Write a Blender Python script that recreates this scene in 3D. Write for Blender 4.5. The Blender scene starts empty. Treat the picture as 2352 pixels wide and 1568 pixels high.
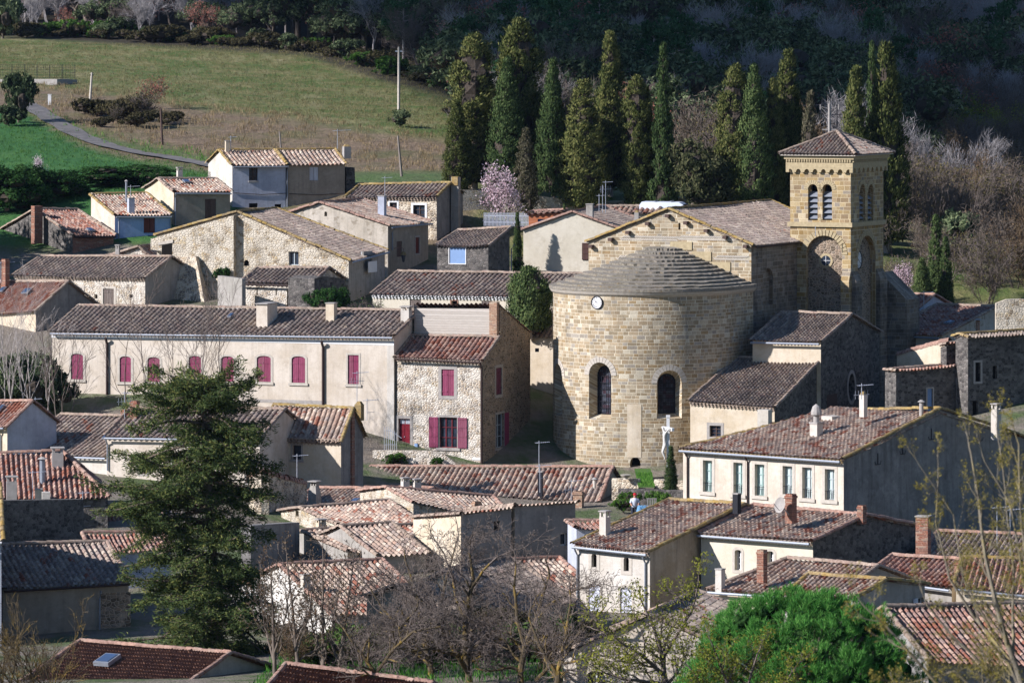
import bpy, math, random
import numpy as np
from mathutils import Vector
from mathutils.geometry import tessellate_polygon
# ---------------------------------------------------------------- measuring frame
# photograph measured on a 2352 x 1568 grid; level camera at the origin looking along +Y
F, CX, YH, W, H = 11300.0, 1176.0, 95.0, 2352, 1568
R = math.radians
rng = np.random.default_rng(7)
C = bpy.context.scene.collection
def P(x, y, D): return Vector(((x-CX)/F*D, D, -(y-YH)/F*D))
def zat(y, D): return -(y-YH)/F*D
def ray(x, y): return Vector(((x-CX)/F, 1.0, -(y-YH)/F))
def along(Q, d, x, y=None):
    k = (x-CX)/F
    t = (k*Q.y-Q.x)/(d.x-k*d.y)
    p = Q+d*t
    if y is not None: p.z = zat(y, p.y)
    return p
def dirs(a):
    a = R(a)
    return Vector((math.cos(a), -math.sin(a), 0)), Vector((math.sin(a), math.cos(a), 0))   # along the front, inward
def srgb(h):
    h = h.lstrip('#'); c = [int(h[i:i+2], 16)/255 for i in (0, 2, 4)]
    return tuple([(v/12.92 if v < .04045 else ((v+.055)/1.055)**2.4) for v in c]+[1.0])
# ---------------------------------------------------------------- objects
def tag(o, label=None, cat=None, group=None, kind=None):
    if label: o['label'] = label
    if cat: o['category'] = cat
    if group: o['group'] = group
    if kind: o['kind'] = kind
    return o
def thing(name, label, cat, loc=(0, 0, 0), group=None):
    o = bpy.data.objects.new(name, None); C.objects.link(o); o.location = loc
    o.empty_display_size = .5
    return tag(o, label, cat, group)
def link(name, me, parent=None):
    o = bpy.data.objects.new(name, me); C.objects.link(o)
    if parent is not None: o.parent = parent
    return o
def worldloc(o):
    p = Vector((0, 0, 0))
    while o is not None: p = p+o.location; o = o.parent
    return p
def copy_tree(o, loc=None, rz=None, scale=None, label=None, group=None):
    c = o.copy(); C.objects.link(c)
    if loc is not None: c.location = loc
    if rz is not None: c.rotation_euler = (0, 0, rz)
    if scale is not None: c.scale = scale
    if label: c['label'] = label
    if group: c['group'] = group
    for ch in list(o.children):
        k = ch.copy(); C.objects.link(k); k.parent = c
        for g in list(ch.children):
            q = g.copy(); C.objects.link(q); q.parent = k
    return c
def mesh_from(name, chunks, mats, smooth=False):
    """chunks: list of (V (n,3), F (m,k), UV (n,2) or None, material index)"""
    me = bpy.data.meshes.new(name)
    Vs, Ls, starts, mi, UVs = [], [], [], [], []
    off = 0; ls = 0
    for V, Fa, U, m in chunks:
        V = np.asarray(V, float).reshape(-1, 3); Fa = np.asarray(Fa, int)
        if len(Fa) == 0: continue
        Vs.append(V); k = Fa.shape[1]
        fl = (Fa+off).ravel(); Ls.append(fl)
        starts.append(ls+np.arange(0, Fa.size, k)); ls += Fa.size
        mi.append(np.full(len(Fa), m)); off += len(V)
        if U is None: U = np.zeros((len(V), 2))
        UVs.append(np.asarray(U, float)[Fa.ravel()])
    if not Vs: return me
    V = np.concatenate(Vs); L = np.concatenate(Ls); S = np.concatenate(starts); M_ = np.concatenate(mi); U = np.concatenate(UVs)
    me.vertices.add(len(V)); me.vertices.foreach_set('co', V.astype(np.float32).ravel())
    me.loops.add(len(L)); me.loops.foreach_set('vertex_index', L.astype(np.int32))
    me.polygons.add(len(S)); me.polygons.foreach_set('loop_start', S.astype(np.int32))
    me.update(calc_edges=True)
    for m in mats: me.materials.append(m)
    me.polygons.foreach_set('material_index', M_.astype(np.int32))
    me.polygons.foreach_set('use_smooth', np.full(len(S), bool(smooth)))
    uv = me.uv_layers.new(name='UVMap'); uv.data.foreach_set('uv', U.astype(np.float32).ravel())
    me.update()
    return me
BOXF = np.array([[0, 1, 2, 3], [7, 6, 5, 4], [0, 4, 5, 1], [1, 5, 6, 2], [2, 6, 7, 3], [3, 7, 4, 0]])
class M:
    """collects shapes, builds ONE mesh object"""
    def __init__(s): s.c = []
    def add(s, V, Fa, U=None, mi=0): s.c.append((np.array([tuple(v) for v in V], float), np.array(Fa, int), U, mi))
    def raw(s, V, Fa, U=None, mi=0): s.c.append((V, Fa, U, mi))
    def quad(s, a, b, c, d, U=None, mi=0): s.add([a, b, c, d], [[0, 1, 2, 3]], U, mi)
    def box(s, o, ex, ey, ez, mi=0, taper=0.0):
        """o = centre of the base; ex, ey, ez full edge vectors"""
        o, ex, ey, ez = map(Vector, (o, ex, ey, ez)); k = 1-taper
        b = [o-ex/2-ey/2, o+ex/2-ey/2, o+ex/2+ey/2, o-ex/2+ey/2]
        t = [o+ez+(-ex/2-ey/2)*k, o+ez+(ex/2-ey/2)*k, o+ez+(ex/2+ey/2)*k, o+ez+(-ex/2+ey/2)*k]
        V = b+t; lx, ly, lz = ex.length, ey.length, ez.length
        # six separate faces so that uv runs in metres
        fs = [(0, 1, 5, 4, lx, lz), (1, 2, 6, 5, ly, lz), (2, 3, 7, 6, lx, lz), (3, 0, 4, 7, ly, lz), (4, 5, 6, 7, lx, ly), (3, 2, 1, 0, lx, ly)]
        u0 = float(rng.random()*20)
        for a, b_, c, d, p, q in fs:
            s.add([V[a], V[b_], V[c], V[d]], [[0, 1, 2, 3]], [(u0, 0), (u0+p, 0), (u0+p, q), (u0, q)], mi)
    def bar(s, a, b, w, h=None, mi=0, up=Vector((0, 0, 1))):
        a, b = Vector(a), Vector(b); h = h or w; d = (b-a)
        if d.length < 1e-6: return
        dn = d.normalized()
        if abs(dn.dot(up)) > .95: up = Vector((1, 0, 0))
        x = dn.cross(up).normalized()*w; y = x.cross(dn).normalized()*h
        s.box(a, x, y, d, mi)
    def tube(s, pts, r, k=6, mi=0, cap=True):
        pts = [Vector(p) for p in pts]; n = len(pts)
        rs = r if isinstance(r, (list, tuple)) else [r]*n
        V, Fa, U = [], [], []
        for i, p in enumerate(pts):
            d = (pts[min(i+1, n-1)]-pts[max(i-1, 0)]).normalized()
            up = Vector((0, 0, 1)) if abs(d.z) < .9 else Vector((1, 0, 0))
            x = d.cross(up).normalized(); y = x.cross(d).normalized()
            for j in range(k):
                t = 2*math.pi*j/k
                V.append(p+x*(rs[i]*math.cos(t))+y*(rs[i]*math.sin(t))); U.append((j/k, p.z))
        for i in range(n-1):
            for j in range(k):
                Fa.append([i*k+j, i*k+(j+1) % k, (i+1)*k+(j+1) % k, (i+1)*k+j])
        s.add(V, Fa, U, mi)
        if cap and k >= 4:
            s.add(V[:k], [list(range(k))[::-1]], None, mi); s.add(V[-k:], [list(range(k))], None, mi)
    def poly(s, pts3, UV=None, holes=(), mi=0, holesUV=()):
        """planar polygon with holes; pts3 world points; UV 2-D plane coordinates"""
        allp = list(pts3); u = list(UV)
        loops = [[Vector((a, b, 0)) for a, b in UV]]
        for hp, hu in zip(holes, holesUV):
            allp += list(hp); u += list(hu); loops.append([Vector((a, b, 0)) for a, b in hu])
        tris = tessellate_polygon(loops)
        if tris: s.add(allp, [list(t) for t in tris], u, mi)
    def prism(s, outline, o, ud, zd, nd, th, mi=0):
        """closed plate: outline in (u, v), thickness th along nd (from o plane outwards)"""
        f = [Vector(o)+ud*u+zd*v+nd*th for u, v in outline]; b = [Vector(o)+ud*u+zd*v for u, v in outline]
        s.poly(f, outline, mi=mi); s.poly(b, outline, mi=mi)
        n = len(outline); L = 0
        for i in range(n):
            j = (i+1) % n; e = (f[i]-f[j]).length
            s.add([f[i], f[j], b[j], b[i]], [[0, 1, 2, 3]], [(L, 0), (L+e, 0), (L+e, th), (L, th)], mi); L += e
    def obj(s, name, mats, parent=None, smooth=False, at=None):
        if not isinstance(mats, (list, tuple)): mats = [mats]
        base = np.array(worldloc(parent)) if at is None else np.array(at, float)
        ch = [(np.asarray(V, float)-base, Fa, U, m) for V, Fa, U, m in s.c]
        o = link(name, mesh_from(name, ch, mats, smooth), parent)
        if parent is None: o.location = tuple(base)
        return o
def tubes_np(S, k=4):
    """S (n,8): p0 p1 r0 r1 -> V, F"""
    S = np.asarray(S, float); p0, p1, r0, r1 = S[:, 0:3], S[:, 3:6], S[:, 6], S[:, 7]
    d = p1-p0; d /= np.maximum(np.linalg.norm(d, axis=1, keepdims=True), 1e-6)
    up = np.where(np.abs(d[:, 2:3]) < .9, np.array([[0, 0, 1.]]), np.array([[1., 0, 0]]))
    x = np.cross(d, up); x /= np.linalg.norm(x, axis=1, keepdims=True); y = np.cross(x, d)
    t = np.arange(k)*2*np.pi/k
    ring = x[:, None, :]*np.cos(t)[None, :, None]+y[:, None, :]*np.sin(t)[None, :, None]
    V = np.stack([p0[:, None]+ring*r0[:, None, None], p1[:, None]+ring*r1[:, None, None]], 1).reshape(-1, 3)
    j = np.arange(k); jn = (j+1) % k
    f = np.stack([j, jn, jn+k, j+k], 1)
    Fa = (f[None]+(np.arange(len(S))*2*k)[:, None, None]).reshape(-1, 4)
    return V, Fa
def cards(c, d, ln, wd, r=None, tip=.35, nrm=None):
    """leaf-sized faces: centres c, long axis d, length, width"""
    r = r or rng; n = len(c)
    d = d/np.maximum(np.linalg.norm(d, axis=1, keepdims=True), 1e-6)
    q = r.normal(size=(n, 3)) if nrm is None else nrm; s = np.cross(d, q); s /= np.maximum(np.linalg.norm(s, axis=1, keepdims=True), 1e-6)
    ln = np.broadcast_to(ln, (n,))[:, None]*.5; wd = np.broadcast_to(wd, (n,))[:, None]*.5
    V = np.stack([c-d*ln-s*wd*.7, c-d*ln*.2+s*wd*0-s*wd, c+d*ln+s*wd*-tip*.3, c+d*ln*.1+s*wd], 1).reshape(-1, 3)
    Fa = np.arange(n*4).reshape(n, 4)
    return V, Fa
# ---------------------------------------------------------------- materials (all procedural)
class NT:
    def __init__(s, name):
        s.m = bpy.data.materials.new(name); s.m.use_nodes = True; s.t = s.m.node_tree
        s.b = s.t.nodes['Principled BSDF']; s.b.inputs['Roughness'].default_value = .9
        s.b.inputs['Specular IOR Level'].default_value = .15
    def n(s, ty, ins=None, **pr):
        k = s.t.nodes.new(ty)
        for a, v in pr.items(): setattr(k, a, v)
        for a, v in (ins or {}).items():
            if hasattr(v, 'is_output'): s.t.links.new(v, k.inputs[a])
            else: k.inputs[a].default_value = v
        return k
    def lk(s, a, b): s.t.links.new(a, b)
    def uv(s): return s.n('ShaderNodeUVMap').outputs[0]
    def pos(s): return s.n('ShaderNodeNewGeometry').outputs['Position']
    def mapv(s, v, sc=(1, 1, 1), loc=(0, 0, 0)): return s.n('ShaderNodeMapping', {'Vector': v, 'Scale': sc, 'Location': loc}).outputs[0]
    def noise(s, v, scale, det=4, rough=.6, out='Fac'): return s.n('ShaderNodeTexNoise', {'Vector': v, 'Scale': scale, 'Detail': det, 'Roughness': rough}).outputs[out]
    def ramp(s, f, stops, interp='LINEAR'):
        k = s.n('ShaderNodeValToRGB', {'Fac': f}); cr = k.color_ramp; cr.interpolation = interp
        while len(cr.elements) < len(stops): cr.elements.new(.5)
        for e, (p, c) in zip(cr.elements, stops):
            e.position = p; e.color = srgb(c) if isinstance(c, str) else (c if isinstance(c, tuple) else (c, c, c, 1))
        return k.outputs[0]
    def mix(s, f, a, b, mode='MIX'):
        k = s.n('ShaderNodeMix', data_type='RGBA', blend_type=mode)
        for i, v in ((0, f), (6, a), (7, b)):
            if hasattr(v, 'is_output'): s.lk(v, k.inputs[i])
            else: k.inputs[i].default_value = srgb(v) if isinstance(v, str) else v
        return k.outputs[2]
    def math(s, op, a, b=0.0, c=0.0):
        k = s.n('ShaderNodeMath', operation=op)
        for i, v in enumerate((a, b, c)):
            if hasattr(v, 'is_output'): s.lk(v, k.inputs[i])
            else: k.inputs[i].default_value = v
        return k.outputs[0]
    def bump(s, h, st=.5, dist=.02): s.lk(s.n('ShaderNodeBump', {'Height': h, 'Strength': st, 'Distance': dist}).outputs[0], s.b.inputs['Normal'])
    def col(s, c):
        if hasattr(c, 'is_output'): s.lk(c, s.b.inputs['Base Color'])
        else: s.b.inputs['Base Color'].default_value = srgb(c) if isinstance(c, str) else c
        return s
MATS = {}
def mat(name, fn, *a, **k):
    if name not in MATS: MATS[name] = fn(name, *a, **k)
    return MATS[name]
def ds(c, k=.66, up=1.06):
    c = c.lstrip('#'); v = [int(c[i:i+2], 16) for i in (0, 2, 4)]; l = .3*v[0]+.59*v[1]+.11*v[2]
    return '#%02x%02x%02x' % tuple(max(0, min(255, int((l+(q-l)*k)*up))) for q in v)
def soften(pal, k):
    v = [[int(c[i:i+2], 16) for i in (1, 3, 5)] for c in pal]; a = [sum(q[i] for q in v)/len(v) for i in range(3)]
    return ['#%02x%02x%02x' % tuple(int(q[i]+(a[i]-q[i])*k) for i in range(3)) for q in v]
def m_tile(name, pal, grey=.5, red=.3, lichen=.15):
    pal = soften([ds(q, .92, 1.17) for q in pal], .38)
    T = NT(name); uv = T.uv()
    fl = T.n('ShaderNodeVectorMath', {0: uv}, operation='FLOOR').outputs[0]
    wn = T.n('ShaderNodeTexWhiteNoise', {'Vector': fl}, noise_dimensions='3D')
    n = len(pal); base = T.ramp(wn.outputs['Value'], [(i/n, c) for i, c in enumerate(pal)], 'CONSTANT')
    pos = T.pos()
    big = T.noise(pos, .45, 4); fine = T.noise(pos, 7.0, 4, .7)
    # patches of newer red tiles
    wr = T.math('ADD', T.math('MULTIPLY', wn.outputs['Value'], .45), T.math('MULTIPLY', T.noise(T.mapv(pos, loc=(31, 7, 3)), .8, 3), .85))
    redm = T.ramp(wr, [(max(0.02, 1.06-red*.75), 0.0), (min(.99, 1.10-red*.75), 1.0)])
    c = T.mix(redm, base, '#a06a54')
    g = T.ramp(T.math('ADD', T.math('MULTIPLY', big, .75), T.math('MULTIPLY', fine, .4)), [(.72-grey*.35, 0.0), (.95-grey*.25, 1.0)])
    c = T.mix(T.math('MULTIPLY', g, .62), c, '#5f5850')
    l = T.ramp(T.noise(T.mapv(pos, loc=(5, 50, 9)), 2.3, 6, .75), [(.70-lichen*.4, 0.0), (.78-lichen*.3, 1.0)])
    c = T.mix(T.math('MULTIPLY', l, .75), c, '#a8894a')
    c = T.mix(T.ramp(fine, [(.35, .75), (.75, 0.0)]), c, T.mix(1.0, c, '#8a8078', 'MULTIPLY'))
    T.col(c); T.bump(fine, .5, .03)
    return T.m
def m_plain(name, c, rough=.85, var=.25, scale=3.0, metal=0.0):
    T = NT(name); nz = T.noise(T.pos(), scale, 5, .65)
    T.col(T.mix(T.ramp(nz, [(.3, var), (.7, 0.0)]), c, T.mix(1.0, c, '#9a9286', 'MULTIPLY')))
    T.b.inputs['Roughness'].default_value = rough; T.b.inputs['Metallic'].default_value = metal
    return T.m
def m_plaster(name, c, c2, stain=.5, dirt='#6d6353', streak=.4, patch=None):
    T = NT(name); uv = T.uv(); pos = T.pos()
    a = T.noise(uv, .45, 7, .72); b = T.noise(T.mapv(uv, loc=(9, 3, 0)), 3.5, 6, .75)
    k = T.mix(T.ramp(a, [(.40, 0.0), (.60, 1.0)]), c, c2)
    a2 = T.noise(T.mapv(uv, loc=(21, 5, 0)), 1.1, 7, .75); k = T.mix(T.ramp(a2, [(.52, 0.0), (.66, .45)]), k, T.mix(.6, c2, dirt)); k = T.mix(T.ramp(T.noise(T.mapv(uv, loc=(2, 33, 0)), .8, 6, .7), [(.55, 0.0), (.7, .5)]), k, T.mix(.35, c, '#e6dfd0'))
    st = T.noise(T.mapv(uv, (2.2, .16, 1)), 1.0, 5, .7)
    k = T.mix(T.math('MULTIPLY', T.ramp(st, [(.48, 0.0), (.75, 1.0)]), streak), k, dirt)
    k = T.mix(T.math('MULTIPLY', T.ramp(b, [(.5, 0.0), (.8, 1.0)]), stain), k, dirt)
    if patch:
        pm = T.ramp(T.noise(T.mapv(uv, loc=(40, 12, 0)), .75, 5, .7), [(.56, 0.0), (.60, 1.0)])
        k = T.mix(pm, k, patch)
    fine = T.noise(pos, 26.0, 4, .7)
    k = T.mix(T.ramp(fine, [(.3, .22), (.7, 0.0)]), k, T.mix(1.0, k, '#8f8a80', 'MULTIPLY'))
    T.col(k); T.bump(T.math('ADD', T.math('MULTIPLY', b, .6), T.math('MULTIPLY', fine, .5)), .45, .05)
    return T.m
def m_rubble(name, cols, mortar, scale=3.2, gap=.09, dirt='#4c4438', dirtk=.5, plaster=0.0):
    cols = [ds(q) for q in cols]; mortar = ds(mortar)
    T = NT(name); uv = T.uv()
    wob = T.noise(uv, 2.5, 3, .6, 'Color')
    v = T.n('ShaderNodeVectorMath', {0: T.mapv(uv, (1, 1.45, 1)), 1: T.n('ShaderNodeVectorMath', {0: wob, 1: (.22, .22, 0)}, operation='MULTIPLY').outputs[0]}, operation='ADD').outputs[0]
    vc = T.n('ShaderNodeTexVoronoi', {'Vector': v, 'Scale': scale, 'Randomness': .9}, voronoi_dimensions='2D')
    ve = T.n('ShaderNodeTexVoronoi', {'Vector': v, 'Scale': scale, 'Randomness': .9}, voronoi_dimensions='2D', feature='DISTANCE_TO_EDGE')
    h = T.n('ShaderNodeSeparateColor', {0: vc.outputs['Color']}).outputs[0]
    n = len(cols); c = T.ramp(h, [(i/n, k) for i, k in enumerate(cols)], 'CONSTANT')
    fine = T.noise(uv, 14.0, 5, .7); big = T.noise(T.mapv(uv, loc=(3, 8, 0)), .5, 5, .65)
    c = T.mix(T.ramp(fine, [(.3, .5), (.7, 0.0)]), c, T.mix(1.0, c, '#8d8373', 'MULTIPLY'))
    mm = T.ramp(T.math('ADD', ve.outputs['Distance'], T.math('MULTIPLY', T.math('SUBTRACT', fine, .5), .1)), [(gap*.5, 1.0), (gap, 0.0)])
    if plaster: mm = T.math('MAXIMUM', mm, T.ramp(T.noise(T.mapv(uv, loc=(17, 3, 0)), 1.3, 5, .7), [(.62-plaster*.25, 0.0), (.70-plaster*.25, 1.0)]))
    c = T.mix(mm, c, mortar)
    c = T.mix(T.math('MULTIPLY', T.ramp(big, [(.5, 0.0), (.78, 1.0)]), dirtk), c, dirt)
    T.col(c)
    T.bump(T.math('ADD', T.math('MULTIPLY', T.ramp(ve.outputs['Distance'], [(0.0, 0.0), (gap*2.2, 1.0)]), .8), T.math('MULTIPLY', fine, .5)), .8, .06)
    return T.m
def m_ashlar(name, c1, c2, c3, mortar, bw=.55, bh=.27, dirt='#4a4438', dirtk=.45, gap=.016):
    """coursed masonry: course heights and block lengths vary from row to row"""
    c1, c2, c3, mortar = [ds(q, .84) for q in (c1, c2, c3, mortar)]
    T = NT(name); uv = T.uv()
    wob = T.n('ShaderNodeVectorMath', {0: T.noise(uv, 1.3, 4, .65, 'Color'), 1: (bw*.16, bh*.22, 0)}, operation='MULTIPLY').outputs[0]
    q = T.n('ShaderNodeSeparateXYZ', {0: T.n('ShaderNodeVectorMath', {0: uv, 1: wob}, operation='ADD').outputs[0]}).outputs
    vv = T.math('ADD', q[1], T.math('MULTIPLY', T.math('SINE', T.math('MULTIPLY', q[1], 1.7/bh)), bh*.14))
    rv = T.math('DIVIDE', vv, bh); row = T.math('FLOOR', rv); fv = T.math('FRACT', rv)
    r1 = T.n('ShaderNodeTexWhiteNoise', {'W': row}, noise_dimensions='1D').outputs['Value']
    ru = T.math('DIVIDE', T.math('ADD', T.math('MULTIPLY', q[0], T.math('ADD', .72, T.math('MULTIPLY', r1, .75))), T.math('MULTIPLY', r1, 37.0)), bw)
    ru = T.math('ADD', ru, T.math('MULTIPLY', T.math('SINE', T.math('MULTIPLY', ru, 2.3)), .22))
    col = T.math('FLOOR', ru); fu = T.math('FRACT', ru)
    idv = T.n('ShaderNodeCombineXYZ', {0: row, 1: col}).outputs[0]
    wn = T.n('ShaderNodeTexWhiteNoise', {'Vector': idv}, noise_dimensions='2D'); h = wn.outputs['Value']; h2 = T.n('ShaderNodeSeparateColor', {0: wn.outputs['Color']}).outputs[1]
    eu = T.math('MULTIPLY', T.math('MINIMUM', fu, T.math('SUBTRACT', 1.0, fu)), bw); ev = T.math('MULTIPLY', T.math('MINIMUM', fv, T.math('SUBTRACT', 1.0, fv)), bh)
    fine = T.noise(uv, 11.0, 6, .75); big = T.noise(T.mapv(uv, loc=(6, 2, 0)), .33, 6, .65); mid = T.noise(T.mapv(uv, loc=(1, 9, 0)), 1.3, 6, .7)
    streak = T.noise(T.mapv(uv, (1.6, .12, 1), (4, 4, 0)), 1.0, 5, .7)
    e = T.math('ADD', T.math('MINIMUM', eu, ev), T.math('MULTIPLY', T.math('SUBTRACT', fine, .5), gap*1.6))
    mo = T.ramp(T.math('DIVIDE', e, gap*2), [(.35, 1.0), (.62, 0.0)])
    c = T.ramp(h, [(0.0, c1), (.2, c2), (.38, c3), (.56, c1), (.66, ds(c2, .5)), (.76, mortar), (.86, c2), (.94, ds(c1, 1.35, .92))], 'CONSTANT')
    c = T.mix(T.math('MULTIPLY', h2, .5), c, T.mix(1.0, c, '#a89f92', 'MULTIPLY'))
    c = T.mix(T.ramp(fine, [(.3, .6), (.68, 0.0)]), c, T.mix(1.0, c, '#8f8574', 'MULTIPLY'))
    c = T.mix(T.ramp(mid, [(.42, 0.0), (.75, .6)]), c, T.mix(.5, c, '#8b8377'))
    c = T.mix(T.math('MULTIPLY', mo, T.ramp(mid, [(.3, 1.0), (.75, .35)])), c, mortar)
    c = T.mix(T.math('MULTIPLY', T.ramp(streak, [(.5, 0.0), (.78, 1.0)]), dirtk*.8), c, dirt)
    c = T.mix(T.math('MULTIPLY', T.ramp(big, [(.5, 0.0), (.75, 1.0)]), dirtk), c, dirt)
    T.col(c)
    T.bump(T.math('ADD', T.math('MULTIPLY', T.math('SUBTRACT', 1.0, mo), .6), T.math('MULTIPLY', fine, .8)), .5, .04)
    return T.m
def m_boards(name, c, gapc, sp=.16, horizontal=False, var=.3):
    T = NT(name); uv = T.uv(); s = T.n('ShaderNodeSeparateXYZ', {0: uv}); q = s.outputs[1 if horizontal else 0]
    f = T.math('FRACT', T.math('DIVIDE', q, sp)); idx = T.math('FLOOR', T.math('DIVIDE', q, sp))
    wn = T.n('ShaderNodeTexWhiteNoise', {'W': idx}, noise_dimensions='1D').outputs['Value']
    g = T.math('LESS_THAN', f, .10)
    nz = T.noise(T.mapv(uv, (1, 8, 1) if horizontal else (8, 1, 1)), 2.0, 5, .7)
    oi = T.n('ShaderNodeObjectInfo').outputs['Random']
    k = T.mix(T.math('MULTIPLY', oi, .55), c, T.mix(.6, c, '#8d8078')); k = T.mix(T.math('MULTIPLY', wn, var), k, T.mix(1.0, k, '#9a958c', 'MULTIPLY'))
    k = T.mix(T.ramp(nz, [(.35, var*1.4), (.65, 0.0)]), k, T.mix(1.0, c, '#a8a096', 'MULTIPLY'))
    T.col(T.mix(g, k, gapc)); T.b.inputs['Roughness'].default_value = .7
    T.bump(T.math('SUBTRACT', 1.0, g), .4, .02)
    return T.m
def m_leaf(name, stops, trans=.25, scale=.6):
    """leaves: colour varies from leaf to leaf and in drifts through the crown"""
    T = NT(name); g = T.n('ShaderNodeNewGeometry'); oi = T.n('ShaderNodeObjectInfo')
    f = T.math('ADD', T.math('MULTIPLY', g.outputs['Random Per Island'], .6), T.math('MULTIPLY', T.noise(T.pos(), scale, 3), .5))
    f = T.math('ADD', f, T.math('MULTIPLY', T.math('SUBTRACT', oi.outputs['Random'], .5), .25))
    c = T.ramp(f, stops)
    d = T.n('ShaderNodeBsdfDiffuse', {'Color': c, 'Roughness': .6}); tr = T.n('ShaderNodeBsdfTranslucent', {'Color': c})
    mx = T.n('ShaderNodeMixShader', {0: trans, 1: d.outputs[0], 2: tr.outputs[0]})
    T.lk(mx.outputs[0], T.t.nodes['Material Output'].inputs[0])
    return T.m
def m_bark(name, c1, c2, lichen=None, lk=.5):
    T = NT(name); pos = T.pos(); a = T.noise(T.mapv(pos, (1, 1, .25)), 9.0, 5, .7)
    k = T.mix(T.ramp(a, [(.3, 0.0), (.7, 1.0)]), c1, c2)
    if lichen: k = T.mix(T.math('MULTIPLY', T.ramp(T.noise(pos, 1.3, 5, .7), [(.5, 0.0), (.62, 1.0)]), lk), k, lichen)
    T.col(k); T.bump(a, .5, .02); return T.m
def m_glass(name, c='#20262e', rough=.12):
    T = NT(name); n = T.noise(T.pos(), 1.2, 3)
    T.col(T.mix(T.ramp(n, [(.35, 0.0), (.7, 1.0)]), c, '#39424c')); T.b.inputs['Roughness'].default_value = rough
    T.b.inputs['Specular IOR Level'].default_value = .5
    return T.m
G_PAL = ['#8f7f6f', '#9d8d7b', '#7c6f65', '#ac9d8a', '#86776b', '#94877c', '#b8aa96', '#746961', '#977f71', '#8b8176']
W_PAL = ['#a98f79', '#b7a28a', '#8f7b6b', '#c4b49b', '#9f8672', '#998d82', '#cdc0a9', '#827267', '#ab8871', '#a39687']
R_PAL = ['#957464', '#a27b67', '#836659', '#b19079', '#94766a', '#8a7a71', '#bda48d', '#755e56', '#a47561', '#9b8173']
TILE_GREY = mat('canal_tile_grey_brown', m_tile, G_PAL, .55, .10, .10)
TILE_BROWN = mat('canal_tile_brown', m_tile, G_PAL, .40, .25, .06)
TILE_WARM = mat('canal_tile_warm', m_tile, W_PAL, .42, .34, .08)
TILE_RED = mat('canal_tile_red', m_tile, R_PAL, .25, .38, .04)
TILE_PALE = mat('canal_tile_pale', m_tile, W_PAL, .55, .16, .18)
TILE_MOSS = mat('canal_tile_mossy', m_tile, G_PAL, .6, .12, .32)
TILE_BARK = mat('flat_tile_dark_red', m_tile, ['#6f4f3e', '#785643', '#63483a', '#7d5f4b', '#6b5041'], .12, .02, .0)
CAP_OCHRE = mat('ridge_lichen_ochre', m_tile, ['#9a834c', '#a8935c', '#85734e', '#9c8a64', '#7d6e54', '#a08440'], .3, .08, .5)
CAP_PALE = mat('ridge_tile_pale', m_tile, ['#9f8c78', '#91806e', '#ab9a85', '#847567', '#988070'], .35, .04, .25)
CAP_RED = mat('ridge_tile_red', m_tile, ['#9a7a68', '#a48471', '#8a6d5f', '#a58d7b', '#a98570'], .3, .12, .15)
PLASTER_CREAM = mat('lime_plaster_cream', m_plaster, '#cfc1a8', '#c2b193', .25, '#8b7c66', .25)
PLASTER_PINK = mat('lime_plaster_beige', m_plaster, '#cfc3b0', '#c0b29c', .35, '#8f8270', .38)
PLASTER_WHITE = mat('lime_plaster_white', m_plaster, '#cbc4b6', '#bdb4a3', .4, '#7e7464', .3)
PLASTER_BRIGHT = mat('limewash_bright_white', m_plaster, '#cfcabf', '#c2bbac', .2, '#8d8676', .15)
PLASTER_GREY = mat('render_grey', m_plaster, '#a8a196', '#959084', .45, '#5b544a', .5)
PLASTER_DARK_SHADE = mat('render_weathered_dark_shade', m_plaster, '#938e86', '#7f7a73', .5, '#3a3836', .6)  # darker plaster stands in for shade on walls turned from the sun
PLASTER_TAN = mat('render_tan_streaked', m_plaster, '#b5a48e', '#a39178', .3, '#5f5142', .75)
PLASTER_BLUE = mat('render_blue_grey_shade_tint', m_plaster, '#b9bcc4', '#a9abb2', .25, '#77777a', .3)  # pale render with the blue tint of shade put into its colour
PLASTER_SHADE_BLUE = mat('render_shade_blue', m_plaster, '#9db0d0', '#8fa3c6', .2, '#6a7184', .25)  # front wall coloured with the blue of its own shade
PLASTER_OLD = mat('render_old_flaking', m_plaster, '#c9beab', '#b5aa96', .5, '#6e675a', .55, '#968b78')
PLASTER_BROWN = mat('render_brown_grey', m_plaster, '#a09482', '#8f8473', .3, '#5a4f42', .35)
PLASTER_YELLOW = mat('render_straw', m_plaster, '#cfc6b0', '#c4baa2', .15, '#8a7e64', .12)
RUBBLE = mat('rubble_stone_warm', m_rubble, ['#b59a72', '#a58b68', '#c4ae88', '#8f7b62', '#ba9f78', '#9a8a74', '#a98e60', '#7c6d5a'], '#c9bb9f', 4.6, .11, '#6b5f4d', .3, .62)
RUBBLE_PLASTER = mat('rubble_stone_half_rendered', m_rubble, ['#a58a63', '#8d775a', '#b89c70', '#7c6b55', '#a9916c', '#8a7a66'], '#c8b48f', 3.6, .10, '#7a6a52', .25, .55)
RUBBLE_SIDE = mat('rubble_stone_brown', m_rubble, ['#8a7355', '#7a6750', '#94795a', '#65563f', '#8c7a63'], '#a78e6c', 3.6, .10, '#5a4c3a', .3, .3)
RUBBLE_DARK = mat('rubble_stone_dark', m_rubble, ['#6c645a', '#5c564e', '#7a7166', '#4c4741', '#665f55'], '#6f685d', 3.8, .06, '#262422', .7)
RUBBLE_RUIN = mat('ruin_stone_ochre', m_rubble, ['#b6975f', '#a98a58', '#c4a873', '#94805f', '#b09a75', '#c9b48c', '#8a7450'], '#bfae8f', 4.0, .08, '#5f5546', .7, .72)
ASHLAR = mat('church_ashlar_blocks', m_ashlar, '#b59f78', '#a6926f', '#bfae8c', '#cabea0', .46, .24)
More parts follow.
